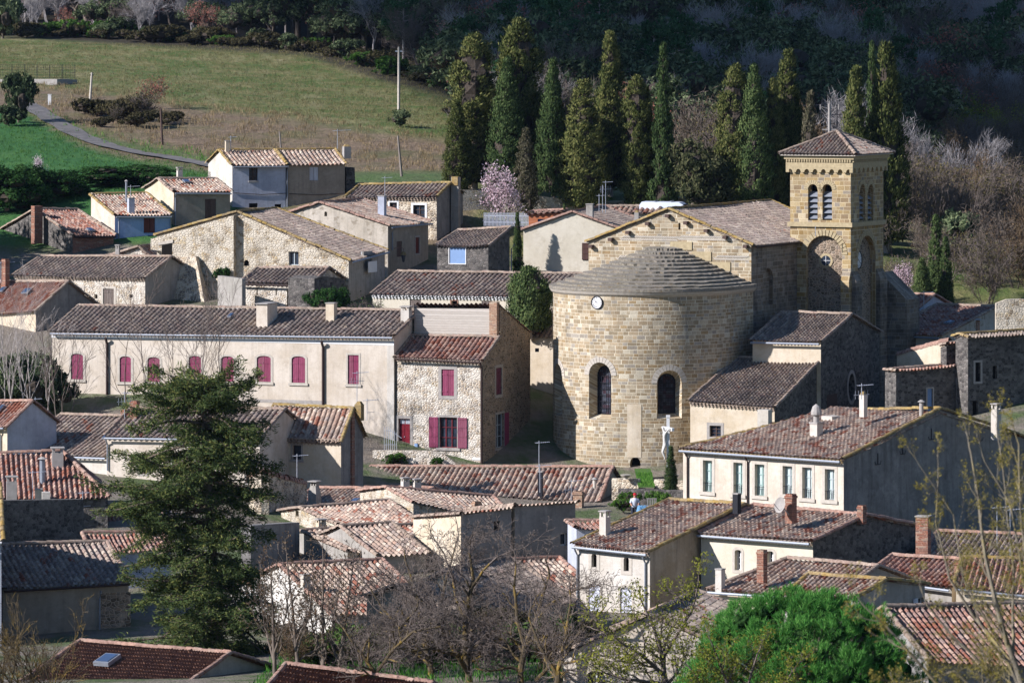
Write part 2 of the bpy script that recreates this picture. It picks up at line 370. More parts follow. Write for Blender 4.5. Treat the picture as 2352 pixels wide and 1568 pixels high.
ASHLAR_DARK_SHADE = mat('church_ashlar_weathered_shade', m_ashlar, '#8a7d69', '#7c7161', '#958874', '#9a8e7c', .56, .27, '#2a2825', .9)  # weathered blocks, darkened as well for the shade on right-facing walls
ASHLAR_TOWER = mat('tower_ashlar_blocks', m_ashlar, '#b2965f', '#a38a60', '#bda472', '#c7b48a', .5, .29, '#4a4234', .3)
STONE_TRIM = mat('dressed_stone_ochre', m_plain, '#b0a07c', .9, .45, 5.0)
STONE_GREY = mat('dressed_stone_grey', m_plain, '#a39c92', .9, .4, 6.0)
STONE_PALE = mat('dressed_stone_pale', m_plain, '#b9b0a0', .9, .35, 5.0)
LAUZE = mat('stone_slab_roof', m_tile, ['#878171', '#817b6b', '#8c8575', '#837d70', '#7c766a'], .28, .0, .30)
BRICK = mat('thin_red_brick', m_ashlar, '#96563d', '#87503c', '#a5664a', '#a98c72', .30, .075, '#4a2f26', .3, .010)
BRICK_TAN = mat('thin_tan_brick', m_ashlar, '#a8795a', '#9a6c50', '#b58a68', '#b9a284', .30, .075, '#6a4c3a', .3, .010)
CONCRETE = mat('grey_cement', m_plain, '#a19b92', .9, .35, 4.0)
WHITE_PAINT = mat('white_paint', m_plain, '#d6d4ce', .6, .15, 3.0)
SHUT_WHITE = mat('white_shutter_boards', m_boards, '#d5d8de', '#a8acb4', .14)
SHUT_PINK = mat('plum_shutter_boards', m_boards, '#93405f', '#6a2c45', .15, var=.45)
SHUT_PLUM = mat('dark_plum_shutter_boards', m_boards, '#6d3046', '#481f2e', .15, var=.45)
SHUT_RED = mat('oxblood_shutter_boards', m_boards, '#6a2c24', '#47201a', .15)
SHUT_BROWN = mat('dark_brown_shutter_boards', m_boards, '#5a4138', '#3a2c26', .15)
SHUT_WOOD = mat('weathered_wood_boards', m_boards, '#7c7168', '#4a443e', .14, var=.5)
SHUT_BLUE = mat('pale_blue_panel', m_plain, '#7b93b4', .7, .2)
PLANKS = mat('bleached_plank_siding', m_boards, '#d3cbbb', '#8f877a', .17, True, .3)
DOOR_RED = mat('door_deep_red', m_plain, '#701a26', .55, .3)
FRAME_RED = mat('frame_dark_red', m_plain, '#6a2a30', .6, .2)
FRAME_GREEN = mat('frame_pale_green', m_plain, '#93aaa0', .6, .15)
FRAME_GREY = mat('frame_pale_grey', m_plain, '#a9b0ae', .6, .15)
FRAME_BROWN = mat('frame_brown_wood', m_plain, '#54443c', .7, .2)
CURTAIN = mat('net_curtain_pale', m_plain, '#b7c4bd', .8, .3, 1.5)
GLASS = mat('window_glass_dark', m_glass)
GLASS_BLUE = mat('roof_glass_blue', m_glass, '#3d506e', .08)
STAINED = mat('stained_glass', m_tile, ['#2d3038', '#3d4450', '#4a3034', '#26282e', '#545a62', '#3a3a44'], .1, .12, .0)
ZINC = mat('zinc_grey', m_plain, '#8d9196', .45, .25, 4.0, .3)
PIPE_BROWN = mat('pipe_dark_brown', m_plain, '#3c2f2a', .6, .2)
IRON = mat('wrought_iron', m_plain, '#26262a', .6, .2)
ALU = mat('aerial_aluminium', m_plain, '#b9bcc0', .4, .1, 3.0, .4)
BLACK_HOLE = mat('unlit_interior', m_plain, '#16130f', .95, .1)
# ---------------------------------------------------------------- builders for houses
def roof_sheet(m, E0, E1, R1, R0, sp=.27, course=.38, amp=.08, clip=False, mi=0, sag=.09, seed=0):
    r = np.random.default_rng(seed+11)
    E0, E1, R1, R0 = [np.array(v, float) for v in (E0, E1, R1, R0)]
    L = np.linalg.norm(E1-E0); ex = (E1-E0)/L
    up = (R0+R1)/2-(E0+E1)/2; nn = np.cross(ex, up); nn /= np.linalg.norm(nn); ey = np.cross(nn, ex)
    S = max(float(up@ey), .3)
    nc = max(2, round(L/sp)); nr = max(1, round(S/course))
    t6 = np.array([-.5, -.34, -.22, 0.0, .22, .34]); h6 = np.array([-.75, -.6, .5, 1.0, .5, -.6])
    cs = (np.arange(nc)[:, None]+.5+t6[None]).ravel(); cs = np.append(cs, nc)
    hs = np.append(np.tile(h6, nc), -.75); cid = np.minimum(np.arange(nc*6+1)//6, nc-1)
    s = cs/nc
    k = np.repeat(np.arange(nr), 2); tt = (k+np.tile([0, 1], nr))/nr
    lift = np.tile([.035, 0.0], nr)
    jx = r.normal(0, .02, (nr, nc))*sp; jz = r.normal(0, .008, (nr, nc))
    if r.random() < .9:   # a few tiles have slipped
        q = r.random((nr, nc)) < .012; jz = jz+q*.05
    colw = np.cumsum(r.normal(0, .009, nc)); colw -= np.linspace(0, colw[-1], nc)
    if clip:
        x0, y0 = float((R0-E0)@ex), float((R0-E0)@ey); x1, y1 = float((R1-E0)@ex), float((R1-E0)@ey)
        xs = s*L; ym = np.interp(xs, [min(0, x0-.01) if x0 <= 0 else 0, x0, max(x1, x0+1e-4), max(L, x1+.01)], [0 if x0 > 0 else y0, y0, y1, 0 if x1 < L else y1])
        yy = np.minimum(tt[:, None]*max(y0, y1), np.maximum(ym, 0)[None])
        B = E0[None, None]+ex*xs[None, :, None]+ey*yy[:, :, None]
    else:
        a = E0[None]+(E1-E0)[None]*s[:, None]; b = R0[None]+(R1-R0)[None]*s[:, None]
        B = a[None]*(1-tt)[:, None, None]+b[None]*tt[:, None, None]
    w = np.sin(s*math.pi)[None]*.5+np.sin(s*5.1+seed)[None]*.35+np.sin(s*13.7+seed*2)[None]*.12+np.sin(tt*math.pi)[:, None]*.6
    off = hs[None]*amp+lift[:, None]+jz[k][:, cid]*(hs[None] > 0)-sag*w
    V = B+nn*off[:, :, None]+ex*(jx[k][:, cid]+colw[cid][None]*.6)[:, :, None]*((s > 0.001) & (s < .999))[None, :, None]
    ncol = len(s); idx = np.arange(2*nr*ncol).reshape(2*nr, ncol)
    Fa = np.stack([idx[:-1, :-1], idx[:-1, 1:], idx[1:, 1:], idx[1:, :-1]], -1).reshape(-1, 4)
    vv = k+np.tile([.03, .97], nr); so = seed*37 % 1000
    U = np.stack(np.broadcast_arrays((cs*.9999)[None]+so, vv[:, None]+so), -1).reshape(-1, 2)
    m.raw(V.reshape(-1, 3), Fa, U, mi)
def caps(m, p0, p1, r=.13, mi=1, seg=.42, seed=0, lift=.03):
    """a run of half-round ridge tiles from p0 to p1, each overlapping the next"""
    rr = np.random.default_rng(seed+3)
    p0, p1 = np.array(p0, float), np.array(p1, float); L = np.linalg.norm(p1-p0); n = max(1, round(L/seg))
    d = (p1-p0)/L; x = np.cross(d, [0, 0, 1.]); x /= np.linalg.norm(x); y = np.cross(x, d)
    t = np.linspace(-.15, math.pi+.15, 7)
    V, Fa, U = [], [], []
    for i in range(n):
        a = p0+(p1-p0)*(i/n); b = p0+(p1-p0)*((i+1.12)/n) if i < n-1 else p1
        q = rr.normal(0, .012, 3)+np.array([0, 0, lift]); o = len(V)
        for p, rad in ((a, r*1.1), (b, r*.92)):
            for j in t: V.append(p+q+x*math.cos(j)*rad+y*math.sin(j)*rad); U.append((i+.5+seed*13 % 500, .5+seed % 97))
        for j in range(6): Fa.append([o+j, o+j+1, o+8+j, o+7+j])
        V.append(a+q); U.append(U[-1])
        V.append(b+q); U.append(U[-1])
    m.add(V, Fa, U, mi)
def genoise(m, p0, p1, out, rows=2, sp=.26, mi=0):
    """rows of corbelled tile ends under an eave; p0-p1 is the wall line under the eave, out points outwards"""
    p0, p1, out = Vector(p0), Vector(p1), Vector(out); L = (p1-p0).length; n = max(2, round(L/sp)); d = (p1-p0)/n
    tt = [-.5, -.42, -.3, 0, .3, .42]; ar = [0, 0, .7, 1, .7, 0]
    for rw in range(rows):
        o = .10+.11*(rows-1-rw); zt = -.02-.14*rw
        top, bot, U = [], [], []
        for i in range(n):
            for t, a in zip(tt, ar):
                q = p0+d*(i+.5+t)+out*o; top.append(q+Vector((0, 0, zt))); bot.append(q+Vector((0, 0, zt-.13+.10*a)))
        q = p1+out*o; top.append(q+Vector((0, 0, zt))); bot.append(q+Vector((0, 0, zt-.13)))
        k = len(top); back = [v-out*o for v in top]
        V = top+bot+back
        Fa = [[i, k+i, k+i+1, i+1] for i in range(k-1)]+[[i, i+1, 2*k+i+1, 2*k+i] for i in range(k-1)]
        m.add(V, Fa, [((i % k)*.05, 0) for i in range(3*k)], mi)
def outline(u0, u1, v0, v1, rise=0.0, n=9, a=None, b=None):
    """window outline, counter-clockwise from bottom left; rise = height of the arch above v1; a, b cut it to a part"""
    a = u0 if a is None else a; b = u1 if b is None else b
    if rise <= 0: return [(a, v0), (b, v0), (b, v1), (a, v1)]
    mid, hw = (u0+u1)/2, (u1-u0)/2
    us = np.linspace(b, a, n)
    if rise > hw*.8: us = mid+hw*np.cos(np.linspace(math.acos(max(-1, min(1, (b-mid)/hw))), math.acos(max(-1, min(1, (a-mid)/hw))), n))
    return [(a, v0), (b, v0)]+[(u, v1+rise*math.sqrt(max(0, 1-((u-mid)/hw)**2))) for u in us]
class Wall:
    def __init__(s, O, ud, nd, pts, mi=0):
        s.O, s.ud, s.nd, s.pts, s.mi, s.holes = O, ud, nd, pts, mi, []
        s.u0 = float(rng.random()*30)
    def at(s, u, z, out=0.0): return Vector((s.O.x+s.ud.x*u+s.nd.x*out, s.O.y+s.ud.y*u+s.nd.y*out, z))
    def hit(s, x, y):
        r = ray(x, y); t = (s.O-Vector((0, 0, 0))).dot(s.nd)/r.dot(s.nd); p = r*t
        return (p-s.O).dot(s.ud), p.z
    def rect(s, x0, y0, x1, y1):
        ym, xm = (y0+y1)/2, (x0+x1)/2
        ua, ub = s.hit(x0, ym)[0], s.hit(x1, ym)[0]
        return min(ua, ub), max(ua, ub), s.hit(xm, y1)[1], s.hit(xm, y0)[1]
    def build(s, m):
        uv = [(u, z) for u, z in s.pts]
        hp, hu = [], []
        for out, dep, mi in s.holes:
            hp.append([s.at(u, z) for u, z in out]); hu.append(out)
        m.poly([s.at(u, z) for u, z in uv], [(u, z) for u, z in uv], hp, s.mi, hu)
        for out, dep, mi in s.holes:
            n = len(out)
            for i in range(n):
                a, b = out[i], out[(i+1) % n]; e = math.dist(a, b)
                m.add([s.at(*a), s.at(*b), s.at(b[0], b[1], -dep), s.at(a[0], a[1], -dep)], [[0, 1, 2, 3]], [(s.u0, a[1]), (s.u0+e, a[1]), (s.u0+e, a[1]+dep), (s.u0, a[1]+dep)], mi)
class House:
    n = 0
    def __init__(s, name, label, cat='house', wall=PLASTER_CREAM, roof=TILE_BROWN, cap=CAP_PALE, sides=None, group=None, sp=.27, tilemats=None):
        House.n += 1; s.seed = House.n*17
        s.name, s.wm, s.rm, s.cm, s.sp = name, wall, roof, cap, sp
        s.sides = sides or {}; s.label, s.cat, s.group = label, cat, group
        s.walls, s.slopes, s.capl, s.gutters, s.gen, s.pending = {}, [], [], [], [], []
        s.wmats = [wall]+[v for v in s.sides.values()]
    # ---- shapes
    def _walls(s, c, tops, zb):
        """c: dict of corner points FL FR BR BL (wall corners, z = top); tops: extra gable points per wall name"""
        for nm, a, b in (('front', 'FL', 'FR'), ('right', 'FR', 'BR'), ('back', 'BR', 'BL'), ('left', 'BL', 'FL')):
            A, B = c[a], c[b]; ud = Vector((B.x-A.x, B.y-A.y, 0)); L = ud.length; ud.normalize(); nd = Vector((ud.y, -ud.x, 0))
            pts = [(0, zb), (L, zb), (L, B.z)]
            g = [((Vector((q.x, q.y, 0))-Vector((A.x, A.y, 0))).dot(ud), q.z) for q in tops.get(nm, [])]
            pts += sorted(g, reverse=True)
            pts.append((0, A.z))
            mi = 1+list(s.sides).index(nm) if nm in s.sides else 0
            s.walls[nm] = Wall(Vector((A.x, A.y, 0)), ud, nd, pts, mi)
    def gable_u(s, fl, fr, D, a, zb=None, rx=None, w2=None, ryl=None, ryr=None, wb=None, hipL=0, hipR=0, oe=.28, ov=.10, rise=None, backdrop=0.0):
        """ridge parallel to the front. anchor: front right eave corner if a >= 0, else front left"""
        d, n = dirs(a); s.d, s.nn, s.a = d, n, a
        if a >= 0: FR = P(fr[0], fr[1], D); FL = along(FR, d, fl[0], fl[1])
        else: FL = P(fl[0], fl[1], D); FR = along(FL, d, fr[0], fr[1])
        A = FR if a >= 0 else FL
        if w2 is None:
            q = along(A, n, rx); w2 = (q-Vector((A.x, A.y, A.z))).dot(n)
        wb = w2 if wb is None else wb
        RL, RR = FL+n*w2, FR+n*w2
        if rise is not None: RL.z += rise; RR.z += rise
        else: RL.z = zat(ryl, RL.y); RR.z = zat(ryr if ryr is not None else ryl, RR.y)
        RL = RL+d*hipL; RR = RR-d*hipR
        BL, BR = FL+n*(w2+wb), FR+n*(w2+wb)
        BL.z += backdrop; BR.z += backdrop
        s.pt = dict(FL=FL, FR=FR, RL=RL, RR=RR, BL=BL, BR=BR)
        s.slopes.append((FL, FR, RR, RL, bool(hipL or hipR))); s.slopes.append((BR, BL, RL, RR, bool(hipL or hipR)))
        if hipL: s.slopes.append((BL, FL, RL, RL, True)); s.capl += [(FL, RL), (BL, RL)]
        else: s.capl += [(FL, RL), (BL, RL)]
        if hipR: s.slopes.append((FR, BR, RR, RR, True)); s.capl += [(FR, RR), (BR, RR)]
        else: s.capl += [(FR, RR), (BR, RR)]
        s.capl.append((RL, RR))
        kf = (RL.z-FL.z)/w2*oe-.07; kb = (RL.z-BL.z)/wb*oe-.07
        c = dict(FL=FL+d*ov+n*oe, FR=FR-d*ov+n*oe, BR=BR-d*ov-n*oe, BL=BL+d*ov-n*oe)
        for k in c: c[k].z += kf if k[0] == 'F' else kb
        tops = {}
        if not hipR: t = FR+n*w2-d*ov; t.z = RR.z-.08; tops['right'] = [t]
        if not hipL: t = FL+n*w2+d*ov; t.z = RL.z-.08; tops['left'] = [t]
        s.c = c; s.zb = s._base(zb); s._walls(c, tops, s.zb)
        s.eaves = [(c['FL'], c['FR'], -n), (c['BR'], c['BL'], n)]
        s.eline = (FL, FR, -n)
        return s
    def gable_n(s, fl, fr, apex, D, a, w, zb=None, oe=.22, ov=.10, ridge_drop=0.0, eave_r=None):
        """gable on the front, ridge runs inward"""
        d, n = dirs(a); s.d, s.nn, s.a = d, n, a
        if a >= 0: FR = P(fr[0], fr[1], D); FL = along(FR, d, fl[0], fl[1])
        else: FL = P(fl[0], fl[1], D); FR = along(FL, d, fr[0], fr[1])
        RF = along(FR if a >= 0 else FL, d, apex[0], apex[1])
        BL, BR, RB = FL+n*w, FR+n*w, RF+n*w; RB.z -= ridge_drop
        if eave_r is not None: BR.z += eave_r
        s.pt = dict(FL=FL, FR=FR, BL=BL, BR=BR, RF=RF, RB=RB)
        s.slopes += [(FR, BR, RB, RF, False), (BL, FL, RF, RB, False)]
        s.capl += [(FL, RF), (FR, RF), (BL, RB), (BR, RB), (RF, RB)]
        wl = (RF-FL).dot(d); wr = (FR-RF).dot(d)
        kl = (RF.z-FL.z)/wl*oe-.07; kr = (RF.z-FR.z)/wr*oe-.07
        c = dict(FL=FL+d*oe+n*ov, FR=FR-d*oe+n*ov, BR=BR-d*oe-n*ov, BL=BL+d*oe-n*ov)
        for k in c: c[k].z += kl if k[1] == 'L' else kr
        t1 = RF+n*ov; t1.z -= .08; t2 = RB-n*ov; t2.z -= .08
        s.c = c; s.zb = s._base(zb); s._walls(c, dict(front=[t1], back=[t2]), s.zb)
        s.eaves = [(c['FR'], c['BR'], d), (c['BL'], c['FL'], -d)]
        s.eline = (FR, BR, d)
        return s
    def shed(s, fl, fr, D, a, zb=None, w=None, rx=None, ryl=None, ryr=None, oe=.25, ov=.10):
        d, n = dirs(a); s.d, s.nn, s.a = d, n, a
        if a >= 0: FR = P(fr[0], fr[1], D); FL = along(FR, d, fl[0], fl[1])
        else: FL = P(fl[0], fl[1], D); FR = along(FL, d, fr[0], fr[1])
        A = FR if a >= 0 else FL
        if w is None: w = (along(A, n, rx)-A).dot(n)
        BL, BR = FL+n*w, FR+n*w; BL.z = zat(ryl, BL.y); BR.z = zat(ryr if ryr is not None else ryl, BR.y)
        s.pt = dict(FL=FL, FR=FR, BL=BL, BR=BR, RL=BL, RR=BR)
        s.slopes.append((FL, FR, BR, BL, False)); s.capl += [(FL, BL), (FR, BR), (BL, BR)]
        k = (BL.z-FL.z)/w*oe-.07
        c = dict(FL=FL+d*ov+n*oe, FR=FR-d*ov+n*oe, BR=BR-d*ov-n*.05, BL=BL+d*ov-n*.05)
        for q in c: c[q].z += k if q[0] == 'F' else -.1
        s.c = c; s.zb = s._base(zb); s._walls(c, {}, s.zb)
        s.eaves = [(c['FL'], c['FR'], -n)]; s.eline = (FL, FR, -n)
        return s
    def _base(s, zb):
        if zb is not None: return zb
        return min(float(terrain(p.x, p.y)) for p in s.c.values())-.6
    # ---- openings and fittings
    def win(s, wall, x0, y0, x1, y1, kind, **k): s.pending.append((wall, (x0, y0, x1, y1), kind, k)); return s
    def depth_on(s, i, x, y):
        E0, E1, R1, R0, _ = s.slopes[i]; nn = (E1-E0).cross(R0-E0); r = ray(x, y)
        return r*(E0.dot(nn)/r.dot(nn))
    def build(s):
        base = Vector((0, 0, 0))
        for p in s.c.values(): base += p/4
        base.z = s.zb; s.base = base
        s.root = thing(s.name, s.label, s.cat, tuple(base), s.group)
        for wall, rc, kind, k in s.pending: fit_opening(s.walls[wall], rc, kind, s.root, s.wmats, **k)
        m = M()
        for w in s.walls.values(): w.build(m)
        s.wallo = m.obj('wall', s.wmats, s.root)
        if s.slopes:
            m = M()
            for i, (E0, E1, R1, R0, cl) in enumerate(s.slopes): roof_sheet(m, E0, E1, R1, R0, s.sp, clip=cl, seed=s.seed+i)
            for i, (a, b) in enumerate(s.capl): caps(m, a, b, seed=s.seed+i*5)
            s.roofo = m.obj('roof', [s.rm, s.cm], s.root)
        return s
    def cornice(s, rows=2, mt=None, which=(0,), sp=.26):
        m = M()
        for i in which:
            a, b, o = s.eaves[i]; genoise(m, a, b, o, rows, sp)
        m.obj('tile_cornice', mt or CAP_PALE, s.root); return s
    def gutter(s, mt=ZINC, which=(0,), r=.075):
        m = M(); n = s.nn
        for i in which:
            a, b, o = s.eaves[i]; e = .36
            m.tube([a+o*e+Vector((0, 0, -.12)), b+o*e+Vector((0, 0, -.14))], r, 6)
        m.obj('gutter', mt, s.root); return s
    def downpipe(s, wall, x, y0, y1, mt=ZINC, r=.055):
        w = s.walls[wall]; u, z0 = w.hit(x, y0); u2, z1 = w.hit(x, y1)
        m = M(); m.tube([w.at(u, z0, .34), w.at(u, z0-.12, .30), w.at(u, z0-.4, .09), w.at(u, z1, .09)], r, 6)
        m.obj('downpipe', mt, s.root); return s
    def band(s, wall, x0, y0, x1, y1, mt, th=.03, name='string_course'):
        w = s.walls[wall]; u0, u1, v0, v1 = w.rect(x0, y0, x1, y1); m = M()
        m.prism([(u0, v0), (u1, v0), (u1, v1), (u0, v1)], w.O, w.ud, Vector((0, 0, 1)), w.nd, th)
        m.obj(name, mt, s.root); return s
    def chimney(s, x0, y0, x1, y1, mt=PLASTER_WHITE, kind='slab', slope=0, D=None, sq=1.0, label=None, a=None):
        """image box x0..x1, y0 top, y1 foot"""
        p = s.depth_on(slope, (x0+x1)/2, y1) if D is None else P((x0+x1)/2, y1, D)
        D = p.y; d, n = dirs(s.a if a is None else a); k = abs(n.x)
        ww = (x1-x0)/F*D; wu = ww/(abs(d.x)+k*sq); wn = wu*sq
        zt, zf = zat(y0, D), p.z; hh = zt-zf; q = p+n*(wn*.3)
        m = M(); mats = [mt, CONCRETE, BLACK_HOLE, CAP_OCHRE]
        foot = Vector((q.x, q.y, zf-.45))
        def bx(z0, z1, fu=1.0, mi=0, tp=0.0): m.box((q.x, q.y, z0), d*wu*fu, n*wn*fu, Vector((0, 0, z1-z0)), mi, tp)
        if kind == 'slab':          # shaft, four little piers, slab on top
            h1 = min(.28, hh*.25); bx(zf-.45, zt-h1-.07)
            for sx in (-1, 1):
                for sy in (-1, 1): m.box(q+d*(sx*wu*.36)+n*(sy*wn*.36)+Vector((0, 0, zt-h1-.07-q.z)), d*wu*.22, n*wn*.22, Vector((0, 0, h1)), 0)
            bx(zt-.07, zt, 1.22, 1)
        elif kind == 'plain': bx(zf-.45, zt-.06); bx(zt-.06, zt, 1.14, 1)
        elif kind == 'brick':       # corbelled brick head
            bx(zf-.45, zt-.22); bx(zt-.22, zt-.1, 1.15, 0); bx(zt-.1, zt, .95, 0); bx(zt-.005, zt+.01, .6, 2)
        elif kind == 'tile':        # two tiles leaning on the top
            bx(zf-.45, zt-.25); bx(zt-.25, zt-.05, .9, 3, .5)
        elif kind == 'taper': bx(zf-.45, zf+hh*.35); bx(zf+hh*.35, zt-.3, 1.0, 0, .35); [m.box(q+d*(sx*wu*.3)+Vector((0, 0, zt-.3-q.z)), d*wu*.12, n*wn*.5, Vector((0, 0, .24)), 0) for sx in (-1, 0, 1)]; bx(zt-.06, zt, 1.1, 1)
        elif kind == 'cowl':
            bx(zf-.45, zt-1.15); bx(zt-1.15, zt-1.05, 1.15, 1)
            m.tube([(q.x, q.y, zt-1.05), (q.x, q.y, zt-.62)], wu*.33, 10, 1)
            m.tube([(q.x, q.y, zt-.62), (q.x, q.y, zt-.45), (q.x, q.y, zt-.15), (q.x, q.y, zt)], [wu*.62, wu*.6, wu*.42, wu*.08], 10, 1)
        elif kind == 'pipe': m.tube([(q.x, q.y, zf-.6), (q.x, q.y, zt-.1)], ww*.5, 10, 0); m.tube([(q.x, q.y, zt-.12), (q.x, q.y, zt)], [ww*.95, ww*.25], 10, 1)
        o = m.obj('chimney', mats, s.roofo if s.slopes else s.root)
        if label: o['label'] = label
        return s
    def skylight(s, x0, y0, x1, y1, slope=0, frame=ZINC, up=.10):
        E0, E1, R1, R0, _ = s.slopes[slope]; p = s.depth_on(slope, (x0+x1)/2, (y0+y1)/2)
        ex = (E1-E0).normalized(); n = (E1-E0).cross(R0-E0).normalized(); ey = n.cross(ex)
        if n.z < 0: n = -n
        w = (x1-x0)/F*p.y*.72; h = max(.55, (y1-y0)/F*p.y/max(.2, abs(ey.z)+.06)*.8)
        m = M(); m.box(p+n*.02, ex*w, ey*h, n*up, 0); m.box(p+n*(up+.03), ex*w*.8, ey*h*.8, n*.02, 1)
        m.obj('skylight', [frame, GLASS_BLUE], s.roofo); return s
    def aerial(s, x, y0, y1, kind='yagi', slope=0, D=None, flip=1, ln=1.1):
        p = s.depth_on(slope, x, y1) if D is None else P(x, y1, D)
        m = aerial_shape(p-Vector((0, 0, .3)), zat(y0, p.y), kind, flip, ln); m.obj('tv_aerial', ALU, s.root); return s
def aerial_shape(p, zt, kind='yagi', flip=1, ln=1.1):
    m = M(); t = Vector((p.x, p.y, zt)); m.tube([p, t], .024, 5)
    if kind == 'mast': return m
    e = Vector((flip*.9, .35, .04)).normalized(); o = e.cross(Vector((0, 0, 1))).normalized(); b = t-Vector((0, 0, .12))
    m.tube([b-e*ln*.25, b+e*ln*.75], .017, 4)
    for i in range(7):
        c = b+e*ln*(-.2+.15*i); hl = .16+.02*(6-i)
        m.tube([c-o*hl, c+o*hl], .011, 3, cap=False)
    if kind == 'double':
        b2 = b-Vector((0, 0, .55)); m.tube([b2-e*.5, b2+e*.5], .015, 4)
        for i in range(5): c = b2+e*(-.4+.2*i); m.tube([c-Vector((0, 0, .25)), c+Vector((0, 0, .25))], .011, 3, cap=False)
    if kind == 'arm': m.tube([b-Vector((0, 0, .8)), b-Vector((0, 0, .8))+e*.5], .014, 4)
    return m
def frame_ring(m, w, ol, width, out, th, mi=0):
    """flat band of given width around an outline"""
    n = len(ol); cx = sum(p[0] for p in ol)/n; cz = sum(p[1] for p in ol)/n
    o2 = []
    for i in range(n):
        a, b, c = ol[i-1], ol[i], ol[(i+1) % n]
        def nrm(p, q):
            l = math.dist(p, q) or 1e-6; return ((q[1]-p[1])/l, -(q[0]-p[0])/l)
        n1, n2 = nrm(a, b), nrm(b, c); sx, sy = n1[0]+n2[0], n1[1]+n2[1]; q = max(.35, (sx*sx+sy*sy)/2)
        o2.append((b[0]+sx/q*width, b[1]+sy/q*width))
    for i in range(n):
        j = (i+1) % n; a, b, c, d = ol[i], ol[j], o2[j], o2[i]; e = math.dist(a, b)
        m.add([w.at(*a, out), w.at(*b, out), w.at(*c, out), w.at(*d, out)], [[0, 1, 2, 3]], [(0, 0), (e, 0), (e, width), (0, width)], mi)
        m.add([w.at(*d, out), w.at(*c, out), w.at(*c, out-th), w.at(*d, out-th)], [[0, 1, 2, 3]], None, mi)
        m.add([w.at(*a, out-th), w.at(*b, out-th), w.at(*b, out), w.at(*a, out)], [[0, 1, 2, 3]], None, mi)
def plate(m, w, ol, out, th, mi=0):
    m.prism(ol, w.O+w.nd*out, w.ud, Vector((0, 0, 1)), w.nd, th, mi)
def fit_opening(w, rc, kind, root, wmats, rise=0.0, sur=0.0, sm=STONE_GREY, c=SHUT_PINK, fm=FRAME_GREY, dep=.22, cols=2, rows=3, sill=False, back=GLASS, lbl=None, open_w=None, one=False, open_sides='lr', name=None, bars=False):
    u0, u1, v0, v1 = w.rect(*rc)
    if rise: v1 -= rise
    ol = outline(u0, u1, v0, v1, rise)
    w.holes.append((ol, dep, w.mi))
    is_door = kind == 'door'
    m = M()
    if sur: frame_ring(m, w, ol, sur, .025, .03)
    if sill: plate(m, w, [(u0-sur-.06, v0-.12-sur*.4), (u1+sur+.06, v0-.12-sur*.4), (u1+sur+.06, v0-.01), (u0-sur-.06, v0-.01)], .0, .09)
    fw = .055
    nm = name or ('door' if is_door else 'window')
    if kind in ('glass', 'open', 'curtain'):
        # casement: rim and glazing bars
        il = outline(u0+fw, u1-fw, v0+fw, v1-fw if not rise else v1, max(0, rise-fw))
        z = .5*(v0+v1)
        mm = M()
        mm.c = []
        def bar(a0, b0, a1, b1): plate(mm, w, [(a0, b0), (a1, b0), (a1, b1), (a0, b1)], -dep+.02, .05)
        bar(u0, v0, u0+fw, v1+rise*.6); bar(u1-fw, v0, u1, v1+rise*.6); bar(u0+fw, v0, u1-fw, v0+fw)
        if not rise: bar(u0+fw, v1-fw, u1-fw, v1)
        for i in range(1, cols): q = u0+(u1-u0)*i/cols; bar(q-fw*.6, v0+fw, q+fw*.6, v1+rise*.9-fw)
        for i in range(1, rows):
            q = v0+(v1-v0)*i/rows
            for j in range(cols): bar(u0+(u1-u0)*j/cols+fw*.8, q-.018, u0+(u1-u0)*(j+1)/cols-fw*.8, q+.018)
    if sur or sill: f = m.obj(nm, sm, root)
    elif kind in ('glass', 'open', 'curtain'): f = mm.obj(nm, fm, root); mm = None
    else:
        f = None
    if kind in ('glass', 'open', 'curtain'):
        if mm is not None: mm.obj('frame', fm, f)
        g = M(); plate(g, w, ol, -dep-.01, .02); g.obj('pane', CURTAIN if kind == 'curtain' else back, f)
    if kind == 'shut':
        par = f or root
        def leaf(a, b):
            g = M(); o2 = outline(u0, u1, v0+.02, v1, rise, 7, a, b); plate(g, w, o2, -.10, .05)
            for q in (.16, .8):
                zz = v0+(v1-v0)*q; plate(g, w, [(a+.03, zz-.05), (b-.03, zz-.05), (b-.03, zz+.05), (a+.03, zz+.05)], -.05, .02)
            return g
        mid = (u0+u1)/2
        if f is None:
            # the shutter pair itself is the window's body
            g = leaf(u0+.01, u1-.01) if one else None
            if g is None:
                g = leaf(u0+.01, mid-.012); f = g.obj('shutter', c, root); leaf(mid+.012, u1-.01).obj('shutter', c, root)
            else: f = g.obj('shutter', c, root)
        elif one: leaf(u0+.01, u1-.01).obj('shutter', c, f)
        else: leaf(u0+.01, mid-.012).obj('shutter', c, f); leaf(mid+.012, u1-.01).obj('shutter', c, f)
        g = M(); plate(g, w, ol, -dep-.01, .02); g.obj('pane', BLACK_HOLE, f if f else root)
    if kind == 'open':
        ow = open_w or (u1-u0)*.5
        for sd in (-1, 1):
            if ('l' if sd < 0 else 'r') not in open_sides: continue
            a = u0-ow-sur*.2-.04 if sd < 0 else u1+sur*.2+.04
            g = M(); plate(g, w, [(a, v0), (a+ow, v0), (a+ow, v1+rise), (a, v1+rise)], .035, .045)
            for q in (.02, .36, .66, .93):
                zz = v0+(v1-v0)*q; plate(g, w, [(a+.04, zz), (a+ow-.04, zz), (a+ow-.04, zz+.09), (a+.04, zz+.09)], .08, .02)
            g.obj('shutter', c, f)
    if kind == 'hole':
        g = M(); plate(g, w, ol, -dep-.01, .02); o = g.obj(nm if f is None else 'pane', BLACK_HOLE, f or root)
    if kind == 'panel':
        g = M(); plate(g, w, ol, -dep-.01, .02+dep*.5); o = g.obj(nm if f is None else 'panel', c, f or root)
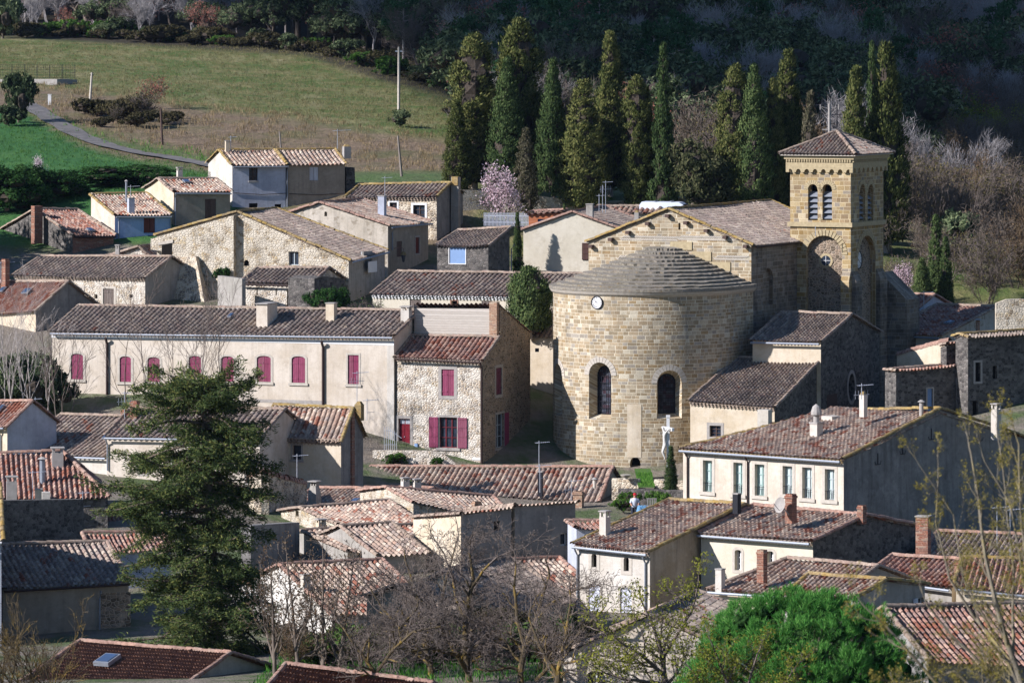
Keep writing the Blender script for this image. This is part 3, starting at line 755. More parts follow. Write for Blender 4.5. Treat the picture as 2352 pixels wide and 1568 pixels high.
    if is_door:
        g = M(); plate(g, w, ol, -dep-.01, .05)
        for i in (0, 1):
            for j, (q0, q1) in enumerate(((.06, .3), (.34, .78), (.83, .96))):
                a = u0+(u1-u0)*(.1+.44*i); b = a+(u1-u0)*.36
                plate(g, w, [(a, v0+(v1-v0)*q0), (b, v0+(v1-v0)*q0), (b, v0+(v1-v0)*q1), (a, v0+(v1-v0)*q1)], -dep+.04, .025 if j < 2 else .012, 0 if j < 2 else 1)
        g.tube([w.at(u0+(u1-u0)*.47, v0+(v1-v0)*.42, -dep+.06), w.at(u0+(u1-u0)*.47, v0+(v1-v0)*.42, -dep+.14)], .03, 6, 1)
        g.obj('door_leaf' if f else 'door', [c, GLASS if not f else ALU], f or root)
    if bars and f:
        g = M()
        for i in range(1, 5): q = u0+(u1-u0)*i/5; g.tube([w.at(q, v0, -.04), w.at(q, v0+(v1-v0)*.28, -.04)], .014, 4)
        g.tube([w.at(u0, v0+(v1-v0)*.28, -.04), w.at(u1, v0+(v1-v0)*.28, -.04)], .016, 4)
        g.obj('railing', IRON, f)
    return f
# ---------------------------------------------------------------- terrain
TC = [(0, 1700, 200), (1176, 1750, 190), (2352, 1700, 200), (0, 1440, 268), (600, 1500, 250), (1176, 1520, 240), (1700, 1500, 240), (2352, 1530, 235),
      (300, 1180, 300), (700, 1190, 305), (1450, 1165, 318), (1490, 1100, 330), (1900, 1240, 300), (2350, 1180, 300), (1200, 1085, 333), (880, 1066, 330), (1000, 1095, 328), (1080, 1090, 330),
      (500, 960, 336), (120, 930, 342), (450, 712, 361), (640, 712, 356), (100, 800, 352), (800, 706, 362), (1250, 690, 362), (1300, 640, 372), (1060, 630, 378),
      (1950, 960, 350), (2120, 880, 345), (2300, 900, 340), (1300, 483, 402), (1100, 497, 398), (1700, 480, 405), (1950, 560, 400), (900, 440, 402), (640, 480, 402), (450, 505, 394), (300, 560, 384), (100, 590, 382), (-300, 580, 380),
      (100, 470, 400), (300, 440, 402), (0, 400, 425), (200, 350, 440), (0, 300, 460), (110, 255, 482), (90, 190, 520), (400, 360, 442), (600, 330, 455), (900, 395, 425), (920, 270, 490), (1040, 300, 470),
      (450, 215, 512), (0, 90, 610), (460, 115, 590), (700, 131, 580), (870, 186, 550), (1040, 228, 525), (700, 220, 520), (0, 55, 660), (300, 40, 680),
      (1250, 330, 470), (1600, 320, 480), (2150, 700, 385), (2350, 690, 385), (2200, 520, 440), (2350, 420, 480), (2250, 330, 520), (1900, 280, 520),
      (-600, 90, 610), (-600, 300, 460), (2900, 690, 385), (2900, 330, 520), (1250, 120, 600), (2300, 120, 600), (600, -60, 760), (1700, -60, 760), (2900, -60, 760), (-600, -60, 760),
      (600, -420, 1000), (1900, -420, 1000), (-900, -420, 1000), (3200, -420, 1000), (1176, -900, 1500), (-3000, -900, 1500), (5000, -900, 1500)]
_cp = np.array([tuple(P(*c)) for c in TC]); _cp = np.concatenate([_cp, [[-300, 200, -31], [300, 200, -31], [0, 120, -32], [-200, 60, -32], [200, 60, -32], [0, 60, -30], [-400, 400, -22], [400, 350, -24], [0, 12, -9], [-60, 5, -9], [60, 5, -9], [0, -40, -1.7], [300, -40, -3], [-300, -40, -3]]])
_sc = 100.0
def _tps(r2): return .5*r2*np.log(r2+1e-9)
_A = _cp[:, :2]/_sc; _n = len(_A)
_K = _tps(((_A[:, None]-_A[None])**2).sum(-1))+np.eye(_n)*2e-3
_Pm = np.c_[np.ones(_n), _A]
_sol = np.linalg.solve(np.block([[_K, _Pm], [_Pm.T, np.zeros((3, 3))]]), np.r_[_cp[:, 2], 0, 0, 0])
def terrain(X, Y):
    X = np.asarray(X, float); Y = np.asarray(Y, float)
    q = np.stack([X.ravel(), Y.ravel()], -1)/_sc; out = np.empty(len(q))
    for i in range(0, len(q), 8000):
        b = q[i:i+8000]; out[i:i+8000] = _tps(((b[:, None]-_A[None])**2).sum(-1))@_sol[:_n]+_sol[_n]+b@_sol[_n+1:]
    return out.reshape(X.shape)
def ground(x, y, D0=90.0, D1=1400.0):
    """first point where the sight line through (x, y) meets the terrain beyond D0"""
    D = np.arange(D0, D1, 1.0); X = (x-CX)/F*D; z = -(y-YH)/F*D; t = terrain(X, D); k = np.nonzero(z < t)[0]
    if len(k) == 0 or k[0] == 0: return None
    i = k[0]; f = (z[i-1]-t[i-1])/((z[i-1]-t[i-1])-(z[i]-t[i])); d = D[i-1]+f
    return Vector(((x-CX)/F*d, d, float(terrain((x-CX)/F*d, d))))
def on_ground(x, D): X = (x-CX)/F*D; return Vector((X, D, float(terrain(X, D))))
# ---------------------------------------------------------------- the village houses
def wall_run(name, label, cat, pts, mt, th=.45, cap=None, base=None, group=None, sections=None):
    """free-standing wall along image points (x, y of its top, D), with real thickness, down to the ground"""
    q = [P(*p) for p in pts]; zb = base if base is not None else min(float(terrain(p.x, p.y)) for p in q)-.5
    mid = sum(q, Vector((0, 0, 0)))/len(q); root = thing(name, label, cat, (mid.x, mid.y, zb), group)
    m = M(); L = 0.0; k = M()
    for a, b in zip(q[:-1], q[1:]):
        d = Vector((b.x-a.x, b.y-a.y, 0)); e = d.length; d.normalize(); n = Vector((-d.y, d.x, 0))*th
        lo = lambda p: Vector((p.x, p.y, zb))
        m.quad(lo(a), lo(b), b, a, [(L, zb), (L+e, zb), (L+e, b.z), (L, a.z)])
        m.quad(lo(b)+n, lo(a)+n, a+n, b+n, [(L+e, zb), (L, zb), (L, a.z), (L+e, b.z)])
        m.quad(a, b, b+n, a+n, [(L, 0), (L+e, 0), (L+e, th), (L, th)])
        m.quad(lo(a)+n, lo(a), a, a+n, [(L, zb), (L+th, zb), (L+th, a.z), (L, a.z)]); m.quad(lo(b), lo(b)+n, b+n, b, [(L, zb), (L+th, zb), (L+th, b.z), (L, b.z)])
        L += e
        if cap: caps(k, a+n*.5, b+n*.5, r=th*.6, mi=0, seed=int(L*10))
    o = m.obj('wall_body', mt, root)
    if cap: k.obj('coping', cap, root)
    return root
def part_box(h, name, x0, y0, x1, y1, D, depth, mt, a=0, taper=0.0, base=None):
    d, n = dirs(a); p0 = P(x0, y1, D); w = (x1-x0)/F*D/max(.2, abs(d.x)); m = M(); zt = zat(y0, D); zb = p0.z if base is None else base
    c = P((x0+x1)/2, y1, D)+n*depth/2; m.box((c.x, c.y, zb), d*w, n*depth, Vector((0, 0, zt-zb)), 0, taper)
    return m.obj(name, mt, h.root if hasattr(h, 'root') else h)
# ---- top of the village
fa = House('farmhouse', 'tall grey-white farmhouse at the top of the village with a sunlit white gable', wall=PLASTER_BLUE, sides=dict(left=PLASTER_WHITE), roof=TILE_PALE, cap=CAP_OCHRE, sp=0.348)
fa.gable_u((533, 381), (661, 379.5), 400, -19, rx=503, ryl=345, ryr=344)
fa.win('front', 572, 386, 592, 415, 'glass', c=FRAME_GREY, fm=FRAME_BROWN, sill=True).win('front', 572, 467, 592, 485, 'hole').win('front', 631, 469, 646, 488, 'hole').win('left', 478, 394, 484, 409, 'hole')
fa.build().cornice(1, CAP_PALE).gutter().downpipe('front', 659, 381, 488)
fa.chimney(517, 323, 528, 350, PLASTER_CREAM, 'plain').aerial(530, 312, 350, ln=.7)
fb = House('farmhouse', 'tan rendered house joined to the right end of the grey-white farmhouse', wall=PLASTER_BROWN, roof=TILE_PALE, cap=CAP_OCHRE, sp=0.348)
fb.gable_u((661.5, 380), (797, 377.5), fa.pt['FR'].y+.05, -19, w2=3.3, ryl=345, ryr=343)
fb.win('front', 711, 384, 731, 415, 'shut', c=SHUT_WHITE)
fb.build().cornice(1, CAP_PALE)
m = M(); m.tube([fa.walls['front'].at(*fa.walls['front'].hit(536, 443), .04), fa.walls['front'].at(*fa.walls['front'].hit(600, 447), .04), fa.walls['front'].at(*fa.walls['front'].hit(658, 444), .04)], .025, 4); m.obj('cable', PIPE_BROWN, fa.root)
m = M(); m.tube([fb.walls['front'].at(*fb.walls['front'].hit(664, 445), .04), fb.walls['front'].at(*fb.walls['front'].hit(730, 448), .04), fb.walls['front'].at(*fb.walls['front'].hit(792, 444), .04)], .025, 4); m.obj('cable', PIPE_BROWN, fb.root)
fb.chimney(787, 330, 808, 352, CONCRETE, 'tile', D=409).aerial(775, 297, 345, D=409, ln=1.6)
part_box(fb, 'buttress', 795, 385, 818, 475, 405, 3.0, RUBBLE_DARK, -19, .15)
b2 = House('house', 'ochre rendered house with one dark shutter, stepped below the farmhouse', wall=PLASTER_BROWN, sides=dict(left=PLASTER_CREAM), roof=TILE_WARM, cap=CAP_PALE)
b2.gable_u((399, 441), (534, 441), 391, -22, rx=363, ryl=411, ryr=411)
b2.win('front', 471, 457, 496, 502, 'shut', c=SHUT_BROWN)
b2.build().cornice(1).gutter().downpipe('front', 402, 443, 520).chimney(406, 384, 421, 410, PLASTER_WHITE, 'slab', D=395.5).skylight(418, 414, 438, 422)
b3 = House('house', 'house with a blue-shaded front, oxblood shutters and a lone white chimney low on its roof', wall=PLASTER_SHADE_BLUE, sides=dict(left=PLASTER_PINK), roof=TILE_WARM, cap=CAP_OCHRE)
b3.shed((263, 495), (396, 494), 386, -22, rx=206, ryl=447, ryr=444)
b3.win('front', 330, 500, 356, 535, 'shut', c=SHUT_RED).win('front', 329, 551, 350, 564, 'shut', c=SHUT_RED)
b3.build().cornice(1).gutter().downpipe('front', 272, 497, 580).downpipe('front', 391, 496, 560).chimney(293, 454, 311, 488, PLASTER_BLUE, 'plain').chimney(288, 413, 293, 462, ZINC, 'pipe').aerial(300, 425, 470, ln=1.0)
b4 = House('house', 'dark rubble gabled house with a brick chimney breast and red brick side wall', wall=BRICK, sides=dict(left=RUBBLE_DARK), roof=TILE_RED, cap=CAP_PALE)  # left gable's dark stone stands in for the shadow lying on it
b4.gable_u((169, 542), (268, 541), 382, -38, rx=80, ryl=481, ryr=482)
b4.win('left', 73, 560, 83, 608, 'hole', sur=.12, sm=STONE_GREY)
b4.build().cornice(1).gutter(PIPE_BROWN)
part_box(b4, 'chimney_breast', 80, 473, 97, 560, 384.8, .5, BRICK, -38)
b4.skylight(197, 525, 218, 534)
b4b = House('house', 'grey tiled house behind the dark rubble gable, small orange chimney on its slope', wall=RUBBLE_DARK, roof=TILE_GREY, cap=CAP_PALE)
b4b.gable_u((-150, 548), (66, 546), 395, 8, w2=4.5, ryl=483, ryr=481)
b4b.build().chimney(10, 477, 19, 515, BRICK_TAN, 'plain')
# ---- second row
b8 = House('house', 'cream house with oxblood shutters below a worn brown roof with two skylights', wall=PLASTER_CREAM, sides=dict(right=PLASTER_DARK_SHADE), roof=TILE_RED, cap=CAP_PALE)
b8.gable_u((-90, 726), (78, 717), 356, 40, rx=158, ryl=647, ryr=647)
b8.win('front', 10, 768, 42, 804, 'open', c=SHUT_RED, fm=FRAME_BROWN, sur=.14, sm=STONE_PALE, open_w=.55)
b8.build().cornice(1, CAP_OCHRE).skylight(47, 663, 76, 677).skylight(-2, 660, 16, 672).chimney(0, 595, 19, 655, BRICK, 'brick', D=362)
b8.aerial(2, 600, 640, D=362, ln=1.4)
b6 = House('barn', 'long rubble stone barn with weathered board shutters and a grey tiled roof', 'barn', wall=RUBBLE, sides=dict(right=PLASTER_GREY), roof=TILE_GREY, cap=CAP_PALE, sp=0.348)
b6.gable_u((28, 634), (331, 640), 362, 30, rx=394, ryl=589, ryr=590)
b6.win('front', 165, 661, 189, 710, 'shut', c=SHUT_WOOD, sur=.18, sm=STONE_PALE).win('front', 237, 663, 262, 702, 'shut', c=SHUT_WOOD, sur=.18, sm=STONE_PALE).win('front', 217, 676, 224, 686, 'hole').win('front', 297, 676, 305, 684, 'hole')
b6.build().cornice(2)
b6b = House('lean_to', 'low lean-to roof tucked between the barn and the ochre ruin', 'shed', wall=RUBBLE, roof=TILE_WARM, cap=CAP_PALE)
b6b.gable_n((238, 592), (345, 592), (318, 567), 373, 15, 5)
b6b.build().chimney(264, 562, 275, 592, CONCRETE, 'slab', D=372)
ru = House('ruin', 'broad ochre stone ruin with a stepped gable, raking buttress and lichened verge', wall=RUBBLE_RUIN, sides=dict(right=PLASTER_GREY), roof=TILE_GREY, cap=CAP_OCHRE, sp=0.278)
ru.gable_n((353, 541), (806, 599), (545, 487), 363, 20, 7.5, eave_r=.45, zb=-21.5)
ru.win('front', 663, 578, 686, 609, 'glass', fm=FRAME_GREY, sur=.0, cols=2, rows=1, back=GLASS).win('front', 560, 597, 572, 611, 'hole', rise=.2)
ru.win('right', 835, 577, 855, 615, 'glass', fm=WHITE_PAINT, cols=2, rows=3, name='window')
ru.build().gutter(ZINC)
w = ru.walls['front']; m = M()
u0, z0 = w.hit(353, 548); u1, z1 = w.hit(543, 494); ub, _ = w.hit(378, 560); uc, zc = w.hit(402, 553)
m.prism([(ub+.0, -21.5), (u1, -21.5), (u1, z1), (u0, z0), (u0, z0-.8), (ub, z0-.9)], w.O, w.ud, Vector((0, 0, 1)), w.nd, .55); m.obj('pier', RUBBLE_RUIN, ru.root)
m = M(); plate(m, w, [(ub+.02, -20), (uc, -20), (uc, zc-.15), (ub+.02, zc-.35)], .553, .02); m.obj('doorway', BLACK_HOLE, ru.root)
m = M(); plate(m, w, [(ub-.25, zc-.32), (uc+.1, zc-.12), (uc+.1, zc+.12), (ub-.25, zc-.1)], .5, .12); m.obj('lintel', STONE_PALE, ru.root)
# raking buttress
ua, za = w.hit(405, 590); ub2, _ = w.hit(462, 588)
top = [w.at(ua, za, .5), w.at(ub2, za+.1, .5), w.at(ub2, za+.1, 1.0), w.at(ua, za, 1.0)]
bot = [w.at(ua-.2, -21.5, .5), w.at(ub2+1.6, -21.5, .5), w.at(ub2+2.6, -21.5, 4.2), w.at(ua-.2, -21.5, 3.2)]
m = M()
for a, b, c, d in ((top[3], top[2], bot[2], bot[3]), (top[2], top[1], bot[1], bot[2]), (top[0], top[3], bot[3], bot[0]), (top[0], top[1], top[2], top[3])):
    m.quad(d, c, b, a, [(0, 0), ((c-d).length, 0), ((b-a).length, (a-d).length), (0, (a-d).length)])
m.obj('buttress', RUBBLE_PLASTER, ru.root)
m = M(); plate(m, ru.walls['right'], [(u, z) for u, z in outline(*ru.walls['right'].rect(835, 600, 855, 625))], .35, .04)
m.obj('balcony', WHITE_PAINT, ru.root)
wall_run('terrace_wall', 'low shaded terrace wall beside the raking buttress of the ruin', 'wall', [(500, 633, 357.5), (556, 640, 356)], PLASTER_GREY, .4, base=-21)
b7 = House('house', 'old flaking rendered house with a wide gable and red verge tiles', wall=PLASTER_OLD, sides=dict(right=PLASTER_BROWN), roof=TILE_PALE, cap=CAP_RED, sp=0.290)
b7.gable_n((629, 499), (896, 519), (734, 466), 375, 20, 8.8)
b7.win('front', 745, 486, 751, 497, 'hole', rise=.1).win('right', 911, 554, 923, 590, 'shut', c=SHUT_BROWN).win('right', 954, 545, 963, 582, 'shut', c=SHUT_RED, sur=.12, sm=STONE_GREY)
b7.build().gutter(ZINC).chimney(866, 449, 886, 482, PLASTER_BLUE, 'plain', D=380).aerial(884, 405, 450, D=381, ln=.8)
b7.downpipe('right', 899, 521, 575)
b11 = House('barn', 'small rubble barn with a dark many-paned window and guttered grey roof', 'barn', wall=RUBBLE, roof=TILE_GREY, cap=CAP_PALE, sp=0.336)
b11.gable_u((549, 649), (714, 653), 357, 20, w2=3.5, ryl=616, ryr=615)
b11.win('front', 659, 667, 687, 706, 'glass', fm=FRAME_BROWN, cols=3, rows=4, sur=.0).win('front', 589, 660, 592, 678, 'hole').win('front', 633, 662, 636, 678, 'hole')
b11.build().gutter(PIPE_BROWN)
b12 = House('house', 'stone house with white window surrounds and a tall flue up its shaded gable', wall=RUBBLE_PLASTER, sides=dict(right=PLASTER_DARK_SHADE), roof=TILE_BROWN, cap=CAP_OCHRE, sp=.34)
b12.gable_u((791, 454), (1003, 453), 389, 19, rx=1036, ryl=425, ryr=420)
b12.win('front', 949, 471, 976, 504, 'glass', fm=FRAME_BROWN, sur=.17, sm=WHITE_PAINT, cols=2, rows=3).win('front', 895, 465, 912, 486, 'glass', fm=FRAME_BROWN, sur=.14, sm=WHITE_PAINT).win('front', 946, 470, 947, 471, 'hole')
b12.build().cornice(2)
part_box(b12, 'flue', 1036, 407, 1053, 560, 392, .5, PLASTER_GREY, 19)
part_box(b12, 'flue_cap', 1037, 406, 1051, 426, 391.9, .6, CAP_OCHRE, 19)
b13 = House('outbuilding', 'shaded stone outbuilding with a pale blue hatch behind the long barn', 'outbuilding', wall=RUBBLE_DARK, roof=TILE_GREY, cap=CAP_PALE)
b13.shed((998, 565), (1121, 566), 369.5, 25, rx=1174, ryl=530, ryr=522)
b13.win('front', 1032, 568, 1069, 605, 'panel', c=SHUT_BLUE, sur=.06, sm=WHITE_PAINT, dep=.1)
b13.build().downpipe('right', 1172, 560, 640)
b14 = House('house', 'straw coloured house with a broad blank gable behind the church', wall=PLASTER_YELLOW, roof=TILE_GREY, cap=CAP_RED, sp=0.290)
b14.gable_n((1195, 529), (1432, 529), (1315, 487), 377, 12, 13)
b14.win('front', 1353, 558, 1366, 597, 'open', fm=FRAME_GREY, c=SHUT_BROWN, open_w=.5, open_sides='l', cols=1)
b14.build().chimney(1345, 468, 1363, 494, PLASTER_GREY, 'plain', D=378).chimney(1456, 481, 1468, 500, CONCRETE, 'tile', D=380)
b14.aerial(1391, 415, 480, 'double', D=384, ln=.8).aerial(1376, 446, 478, 'arm', D=385, ln=.6).aerial(1384, 425, 480, 'mast', D=384)
b14c = House('house', 'low house behind the straw coloured gable, only its terracotta barrel tiles showing', wall=PLASTER_CREAM, roof=TILE_WARM, cap=CAP_PALE, sp=.42)
b14c.gable_u((1362, 490), (1510, 490), 391, 8, w2=3.0, ryl=474, ryr=474)
b14c.build()
b15 = House('barn', 'long low cream barn with a deep tiled eave and little board doors', 'barn', wall=PLASTER_YELLOW, roof=TILE_BROWN, cap=CAP_PALE, sp=0.360)
b15.gable_u((850, 677), (1335, 684), 353, 20, w2=5.5, ryl=624, ryr=630)
b15.win('front', 941, 688, 967, 708, 'shut', c=SHUT_WOOD, one=True).win('front', 1037, 691, 1050, 703, 'hole', sur=.1, sm=BRICK).win('front', 1106, 691, 1131, 712, 'shut', c=SHUT_WOOD, one=True)
b15.build().cornice(2, WHITE_PAINT)
# ---- the priory range and the stone house
pr = House('priory', 'long beige rendered range with eight plum shutters and three roof chimneys', 'priory', wall=PLASTER_PINK, roof=TILE_GREY, cap=CAP_PALE, sp=0.371)
pr.gable_u((113, 763), (905, 772), 335, 20, w2=4.9, ryl=702, ryr=714)
for x0, x1, y0, y1, c in ((163, 191, 812, 871, SHUT_PINK), (275, 301, 818, 877, SHUT_PINK), (339, 367, 820, 877, SHUT_PINK), (434, 462, 817, 876, SHUT_PINK), (508, 537, 818, 876, SHUT_PINK), (590, 622, 817, 877, SHUT_PINK), (670, 701, 818, 879, SHUT_PINK)):
    pr.win('front', x0, y0, x1, y1, 'shut', rise=.16, c=c, sur=.16, sm=STONE_PALE, sill=True)
pr.win('front', 799, 815, 824, 882, 'shut', c=SHUT_PINK, sur=.14, sm=STONE_PALE, sill=True).win('front', 205, 930, 231, 957, 'shut', c=SHUT_PLUM)
pr.build().cornice(2, CAP_PALE)
pr.downpipe('front', 247, 775, 958, PIPE_BROWN, .10).downpipe('front', 743, 783, 940, PIPE_BROWN, .10).gutter(ZINC)
pr.band('front', 118, 776, 905, 784, WHITE_PAINT, .02, 'frieze_band').band('front', 889, 786, 905, 1060, PLASTER_WHITE, .018, 'corner_strip').band('front', 586, 918, 742, 925, STONE_GREY, .025)
pr.chimney(583, 696, 629, 742, PLASTER_PINK, 'plain', sq=2.2).chimney(746, 695, 772, 730, PLASTER_CREAM, 'plain').chimney(918, 703, 944, 733, PLASTER_WHITE, 'slab').skylight(524, 721, 536, 731)
sh = House('stone_house', 'rubble stone house with plum shutters, red front door and a plank-walled roof terrace', wall=RUBBLE, sides=dict(right=RUBBLE_SIDE), roof=TILE_RED, cap=CAP_PALE, sp=0.336)  # browner stone on the right wall puts its half shade into the colour
sh.shed((905, 821), (1108, 829), 333, 20, rx=1147, ryl=771, ryr=774)
sh.win('front', 1014, 848, 1043, 909, 'shut', c=SHUT_PINK, sur=.22, sm=STONE_GREY)
sh.win('front', 915, 961, 942, 1033, 'door', c=DOOR_RED, sur=.2, sm=STONE_GREY, name='door')
sh.win('front', 1009, 958, 1050, 1028, 'open', c=SHUT_PINK, fm=FRAME_RED, sur=.16, sm=STONE_GREY, sill=True, cols=3, rows=3, open_w=.66)
sh.win('right', 1139, 844, 1152, 906, 'shut', c=SHUT_PLUM, sur=.2, sm=STONE_GREY).win('right', 1139, 950, 1157, 1028, 'open', c=SHUT_PINK, sur=.14, sm=STONE_GREY, open_sides='r', cols=2)
wr = sh.walls['right']; FRw = sh.c['FR']; zt = zat(698, 337.0); wt = 9.6
wr.pts = [(0, sh.zb), (wt, sh.zb), (wt, zat(766, 342)), (3.45, zt), (3.45, sh.c['BR'].z), (0, FRw.z)]
n, d = sh.nn, sh.d; FLw = sh.c['FL']; Q0 = FLw+n*3.2; Q1 = FRw+n*3.2; L = (Q1-Q0).dot(d)
zr = sh.pt['BR'].z-.3
sh.walls['terrace'] = Wall(Vector((Q0.x, Q0.y, 0)), d, -n, [(.05, zr), (L-.62, zr), (L-.62, zat(709, 336.5)), (.05, zat(709, 337.5))], 2); sh.wmats.append(PLANKS)
sh.walls['back'] = Wall(Vector((FRw.x, FRw.y, 0))+n*wt, -d, n, [(0, sh.zb), (L, sh.zb), (L, zat(766, 342)), (0, zat(766, 342))], 0)
sh.walls['left'] = Wall(Vector((FLw.x, FLw.y, 0))+n*wt, -n, -d, [(0, sh.zb), (wt, sh.zb), (wt, FLw.z), (wt-3.2, sh.c['BL'].z), (wt-3.25, zt), (0, zat(766, 342))], 0)
E = FRw+n*(wt+.2)+d*.1; E.z = zat(764, 342); E2 = E-d*L; r1 = FRw+n*3.3+d*.1; r1.z = zt; r2 = r1-d*L
sh.slopes.append((E, E2, r2, r1, False))
sh.build().cornice(2, CAP_PALE).gutter(PIPE_BROWN).downpipe('front', 1107, 832, 1066, PIPE_BROWN, .09)
m = M(); q = Q1-d*.32+n*.05; m.box((q.x, q.y, zr-.5), d*.55, n*.55, Vector((0, 0, zat(692, 337)-zr+.5))); m.obj('brick_pillar', BRICK_TAN, sh.root)
m = M(); u0, u1, v0, v1 = sh.walls['front'].rect(1085, 1050, 1107, 1056); plate(m, sh.walls['front'], [(u0, v0), (u1, v0), (u1, v1), (u0, v1)], .01, .02); m.obj('street_name_plate', WHITE_PAINT, sh.root)
m = M(); u0, u1, v0, v1 = sh.walls['front'].rect(953, 1018, 960, 1028); plate(m, sh.walls['front'], [(u0, v0), (u1, v0), (u1, v1), (u0, v1)], .0, .1); m.obj('letter_box', SHUT_BLUE, sh.root)
b16 = House('house', 'narrow cream house squeezed between the stone house and the apse', wall=PLASTER_CREAM, roof=TILE_BROWN, cap=CAP_PALE, sp=0.348)
b16.gable_u((1203, 772), (1310, 776), 346, 20, w2=3.6, ryl=712, ryr=712)
b16.build().cornice(1)
# ---- left flank
b40 = House('house', 'house end with a red tiled roof and blue-shaded blank gable', wall=PLASTER_CREAM, sides=dict(right=PLASTER_BLUE), roof=TILE_RED, cap=CAP_RED, sp=0.336)
b40.gable_u((-90, 986), (12, 983), 320, 40, rx=76, ryl=922, ryr=921)
b40.build().gutter(ZINC).skylight(-4, 930, 10, 948).downpipe('front', 3, 985, 1040)
b40.aerial(81, 912, 945, D=324, ln=.6)
b41 = House('house', 'grey tiled house stepping down behind the fir, a skylight near its eave', wall=PLASTER_WHITE, roof=TILE_BROWN, cap=CAP_PALE, sp=0.383)
b41.gable_u((22, 1043), (246, 1050), 319, 35, w2=5.2, ryl=952, ryr=958)
b41.build().gutter(ZINC).skylight(236, 1000, 252, 1009).chimney(276, 940, 290, 978, BRICK, 'brick', D=322)
b42 = House('house', 'beige house half hidden by the fir, its short roof guttered', wall=PLASTER_PINK, roof=TILE_BROWN, cap=CAP_PALE, sp=0.383)
b42.gable_u((238, 1003), (596, 1008), 315, 20, w2=4.2, ryl=938, ryr=940)
b42.win('front', 320, 1045, 337, 1088, 'glass', fm=FRAME_BROWN, sur=.12).win('front', 395, 1045, 412, 1088, 'glass', fm=FRAME_BROWN, sur=.12).win('front', 565, 1060, 590, 1110, 'glass', fm=FRAME_BROWN, sur=.12)
b42.build().gutter(ZINC).downpipe('front', 248, 1006, 1080).chimney(297, 920, 318, 958, BRICK, 'brick').aerial(286, 898, 950, 'double', D=318, ln=.7)
b43 = House('house', 'cream house beside the fir, a brick chimney strip up its dark gable', wall=PLASTER_CREAM, sides=dict(right=PLASTER_DARK_SHADE), roof=TILE_WARM, cap=CAP_OCHRE, sp=.36)
b43.gable_u((597, 1012), (782, 1017), 318, 24, rx=812, ryl=930, ryr=938)
b43.win('front', 672, 1022, 692, 1055, 'glass', fm=FRAME_BROWN, sur=.12, sill=True, cols=1, rows=1)
b43.build().cornice(3, CAP_PALE).chimney(812, 920, 834, 950, CAP_OCHRE, 'tile', D=321)
part_box(b43, 'chimney_breast', 797, 947, 809, 1120, 319.6, .4, BRICK, 24)
b43.aerial(820, 852, 935, 'double', D=321.5).aerial(843, 915, 955, 'arm', D=322.5).aerial(682, 1042, 1120, 'yagi', D=311, ln=1.0)
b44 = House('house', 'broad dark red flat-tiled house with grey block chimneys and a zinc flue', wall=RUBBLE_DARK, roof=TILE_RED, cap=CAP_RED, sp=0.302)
b44.gable_u((-90, 1148), (252, 1142), 294, -8, w2=5.5, ryl=1046, ryr=1034, hipR=2.6)
b44.build().chimney(118, 1027, 147, 1070, CONCRETE, 'slab').chimney(91, 1049, 104, 1106, ZINC, 'pipe').chimney(14, 1093, 40, 1150, CONCRETE, 'slab', D=293.5).chimney(80, 1122, 98, 1146, PLASTER_CREAM, 'plain', D=294.2)
b44.aerial(75, 1080, 1145, 'yagi').aerial(190, 1127, 1150, 'arm')
part_box(b44, 'pier', 97, 1130, 115, 1250, 292.8, .5, PLASTER_WHITE, -8, base=-32)
wall_run('stone_wall', 'tall dark rubble wall end rising above the wide dark roof', 'wall', [(-40, 1150, 283), (192, 1146, 289.5)], RUBBLE_DARK, .7)
b45 = House('house', 'small house with vivid orange tiles between the dark wall and the fir', wall=PLASTER_GREY, roof=TILE_RED, cap=CAP_RED, sp=0.313)
b45.gable_u((205, 1244), (430, 1252), 294, -28, w2=4.0, ryl=1170, ryr=1178)
b45.build()
b46 = House('lean_to', 'little shaded lean-to roof under the orange tiled house', 'shed', wall=PLASTER_BLUE, roof=TILE_RED, cap=CAP_RED)
b46.shed((212, 1270), (400, 1264), 278, -18, w=2.6, ryl=1224, ryr=1222)
b46.win('front', 312, 1297, 326, 1318, 'glass', fm=WHITE_PAINT)
b46.build()
b47 = House('house', 'low brown rendered house under a wide dark roof with a curved gutter', wall=PLASTER_BROWN, sides=dict(right=RUBBLE_SIDE), roof=TILE_BROWN, cap=CAP_PALE, sp=0.325)
b47.gable_u((5, 1354), (303, 1336), 264, -20, w2=5.2, ryl=1252, ryr=1244)
b47.win('front', 282, 1440, 300, 1500, 'shut', c=SHUT_PLUM)
b47.build().gutter(PIPE_BROWN).downpipe('front', 228, 1355, 1480, ZINC)
b47.band('front', 232, 1360, 300, 1500, RUBBLE_SIDE, .02, 'stone_facing')
b48 = House('house', 'white house end with a white gutter bracket at the edge of the view', wall=PLASTER_BLUE, roof=TILE_BROWN, cap=CAP_OCHRE)
b48.gable_u((-330, 1243), (8, 1243), 258, -8, w2=5, rise=2.6)
b48.build().gutter(WHITE_PAINT)
b49 = House('shed', 'low shed with a mossy dark red plain-tile roof and a zinc skylight', 'shed', wall=PLASTER_WHITE, roof=TILE_BARK, cap=CAP_RED, sp=.16)
b49.gable_u((30, 1578), (380, 1606), 232, 30, w2=5.6, ryl=1472, ryr=1500)
b49.build().skylight(218, 1508, 276, 1531, up=.2)
b49b = House('shed', 'dark red plain-tile shed roof beyond the trunk of the fir, bottom of the garden', 'shed', wall=PLASTER_WHITE, roof=TILE_BARK, cap=CAP_RED, sp=.16)
b49b.gable_u((560, 1640), (900, 1690), 215, 24, w2=4.2, ryl=1524, ryr=1568)
b49b.build()
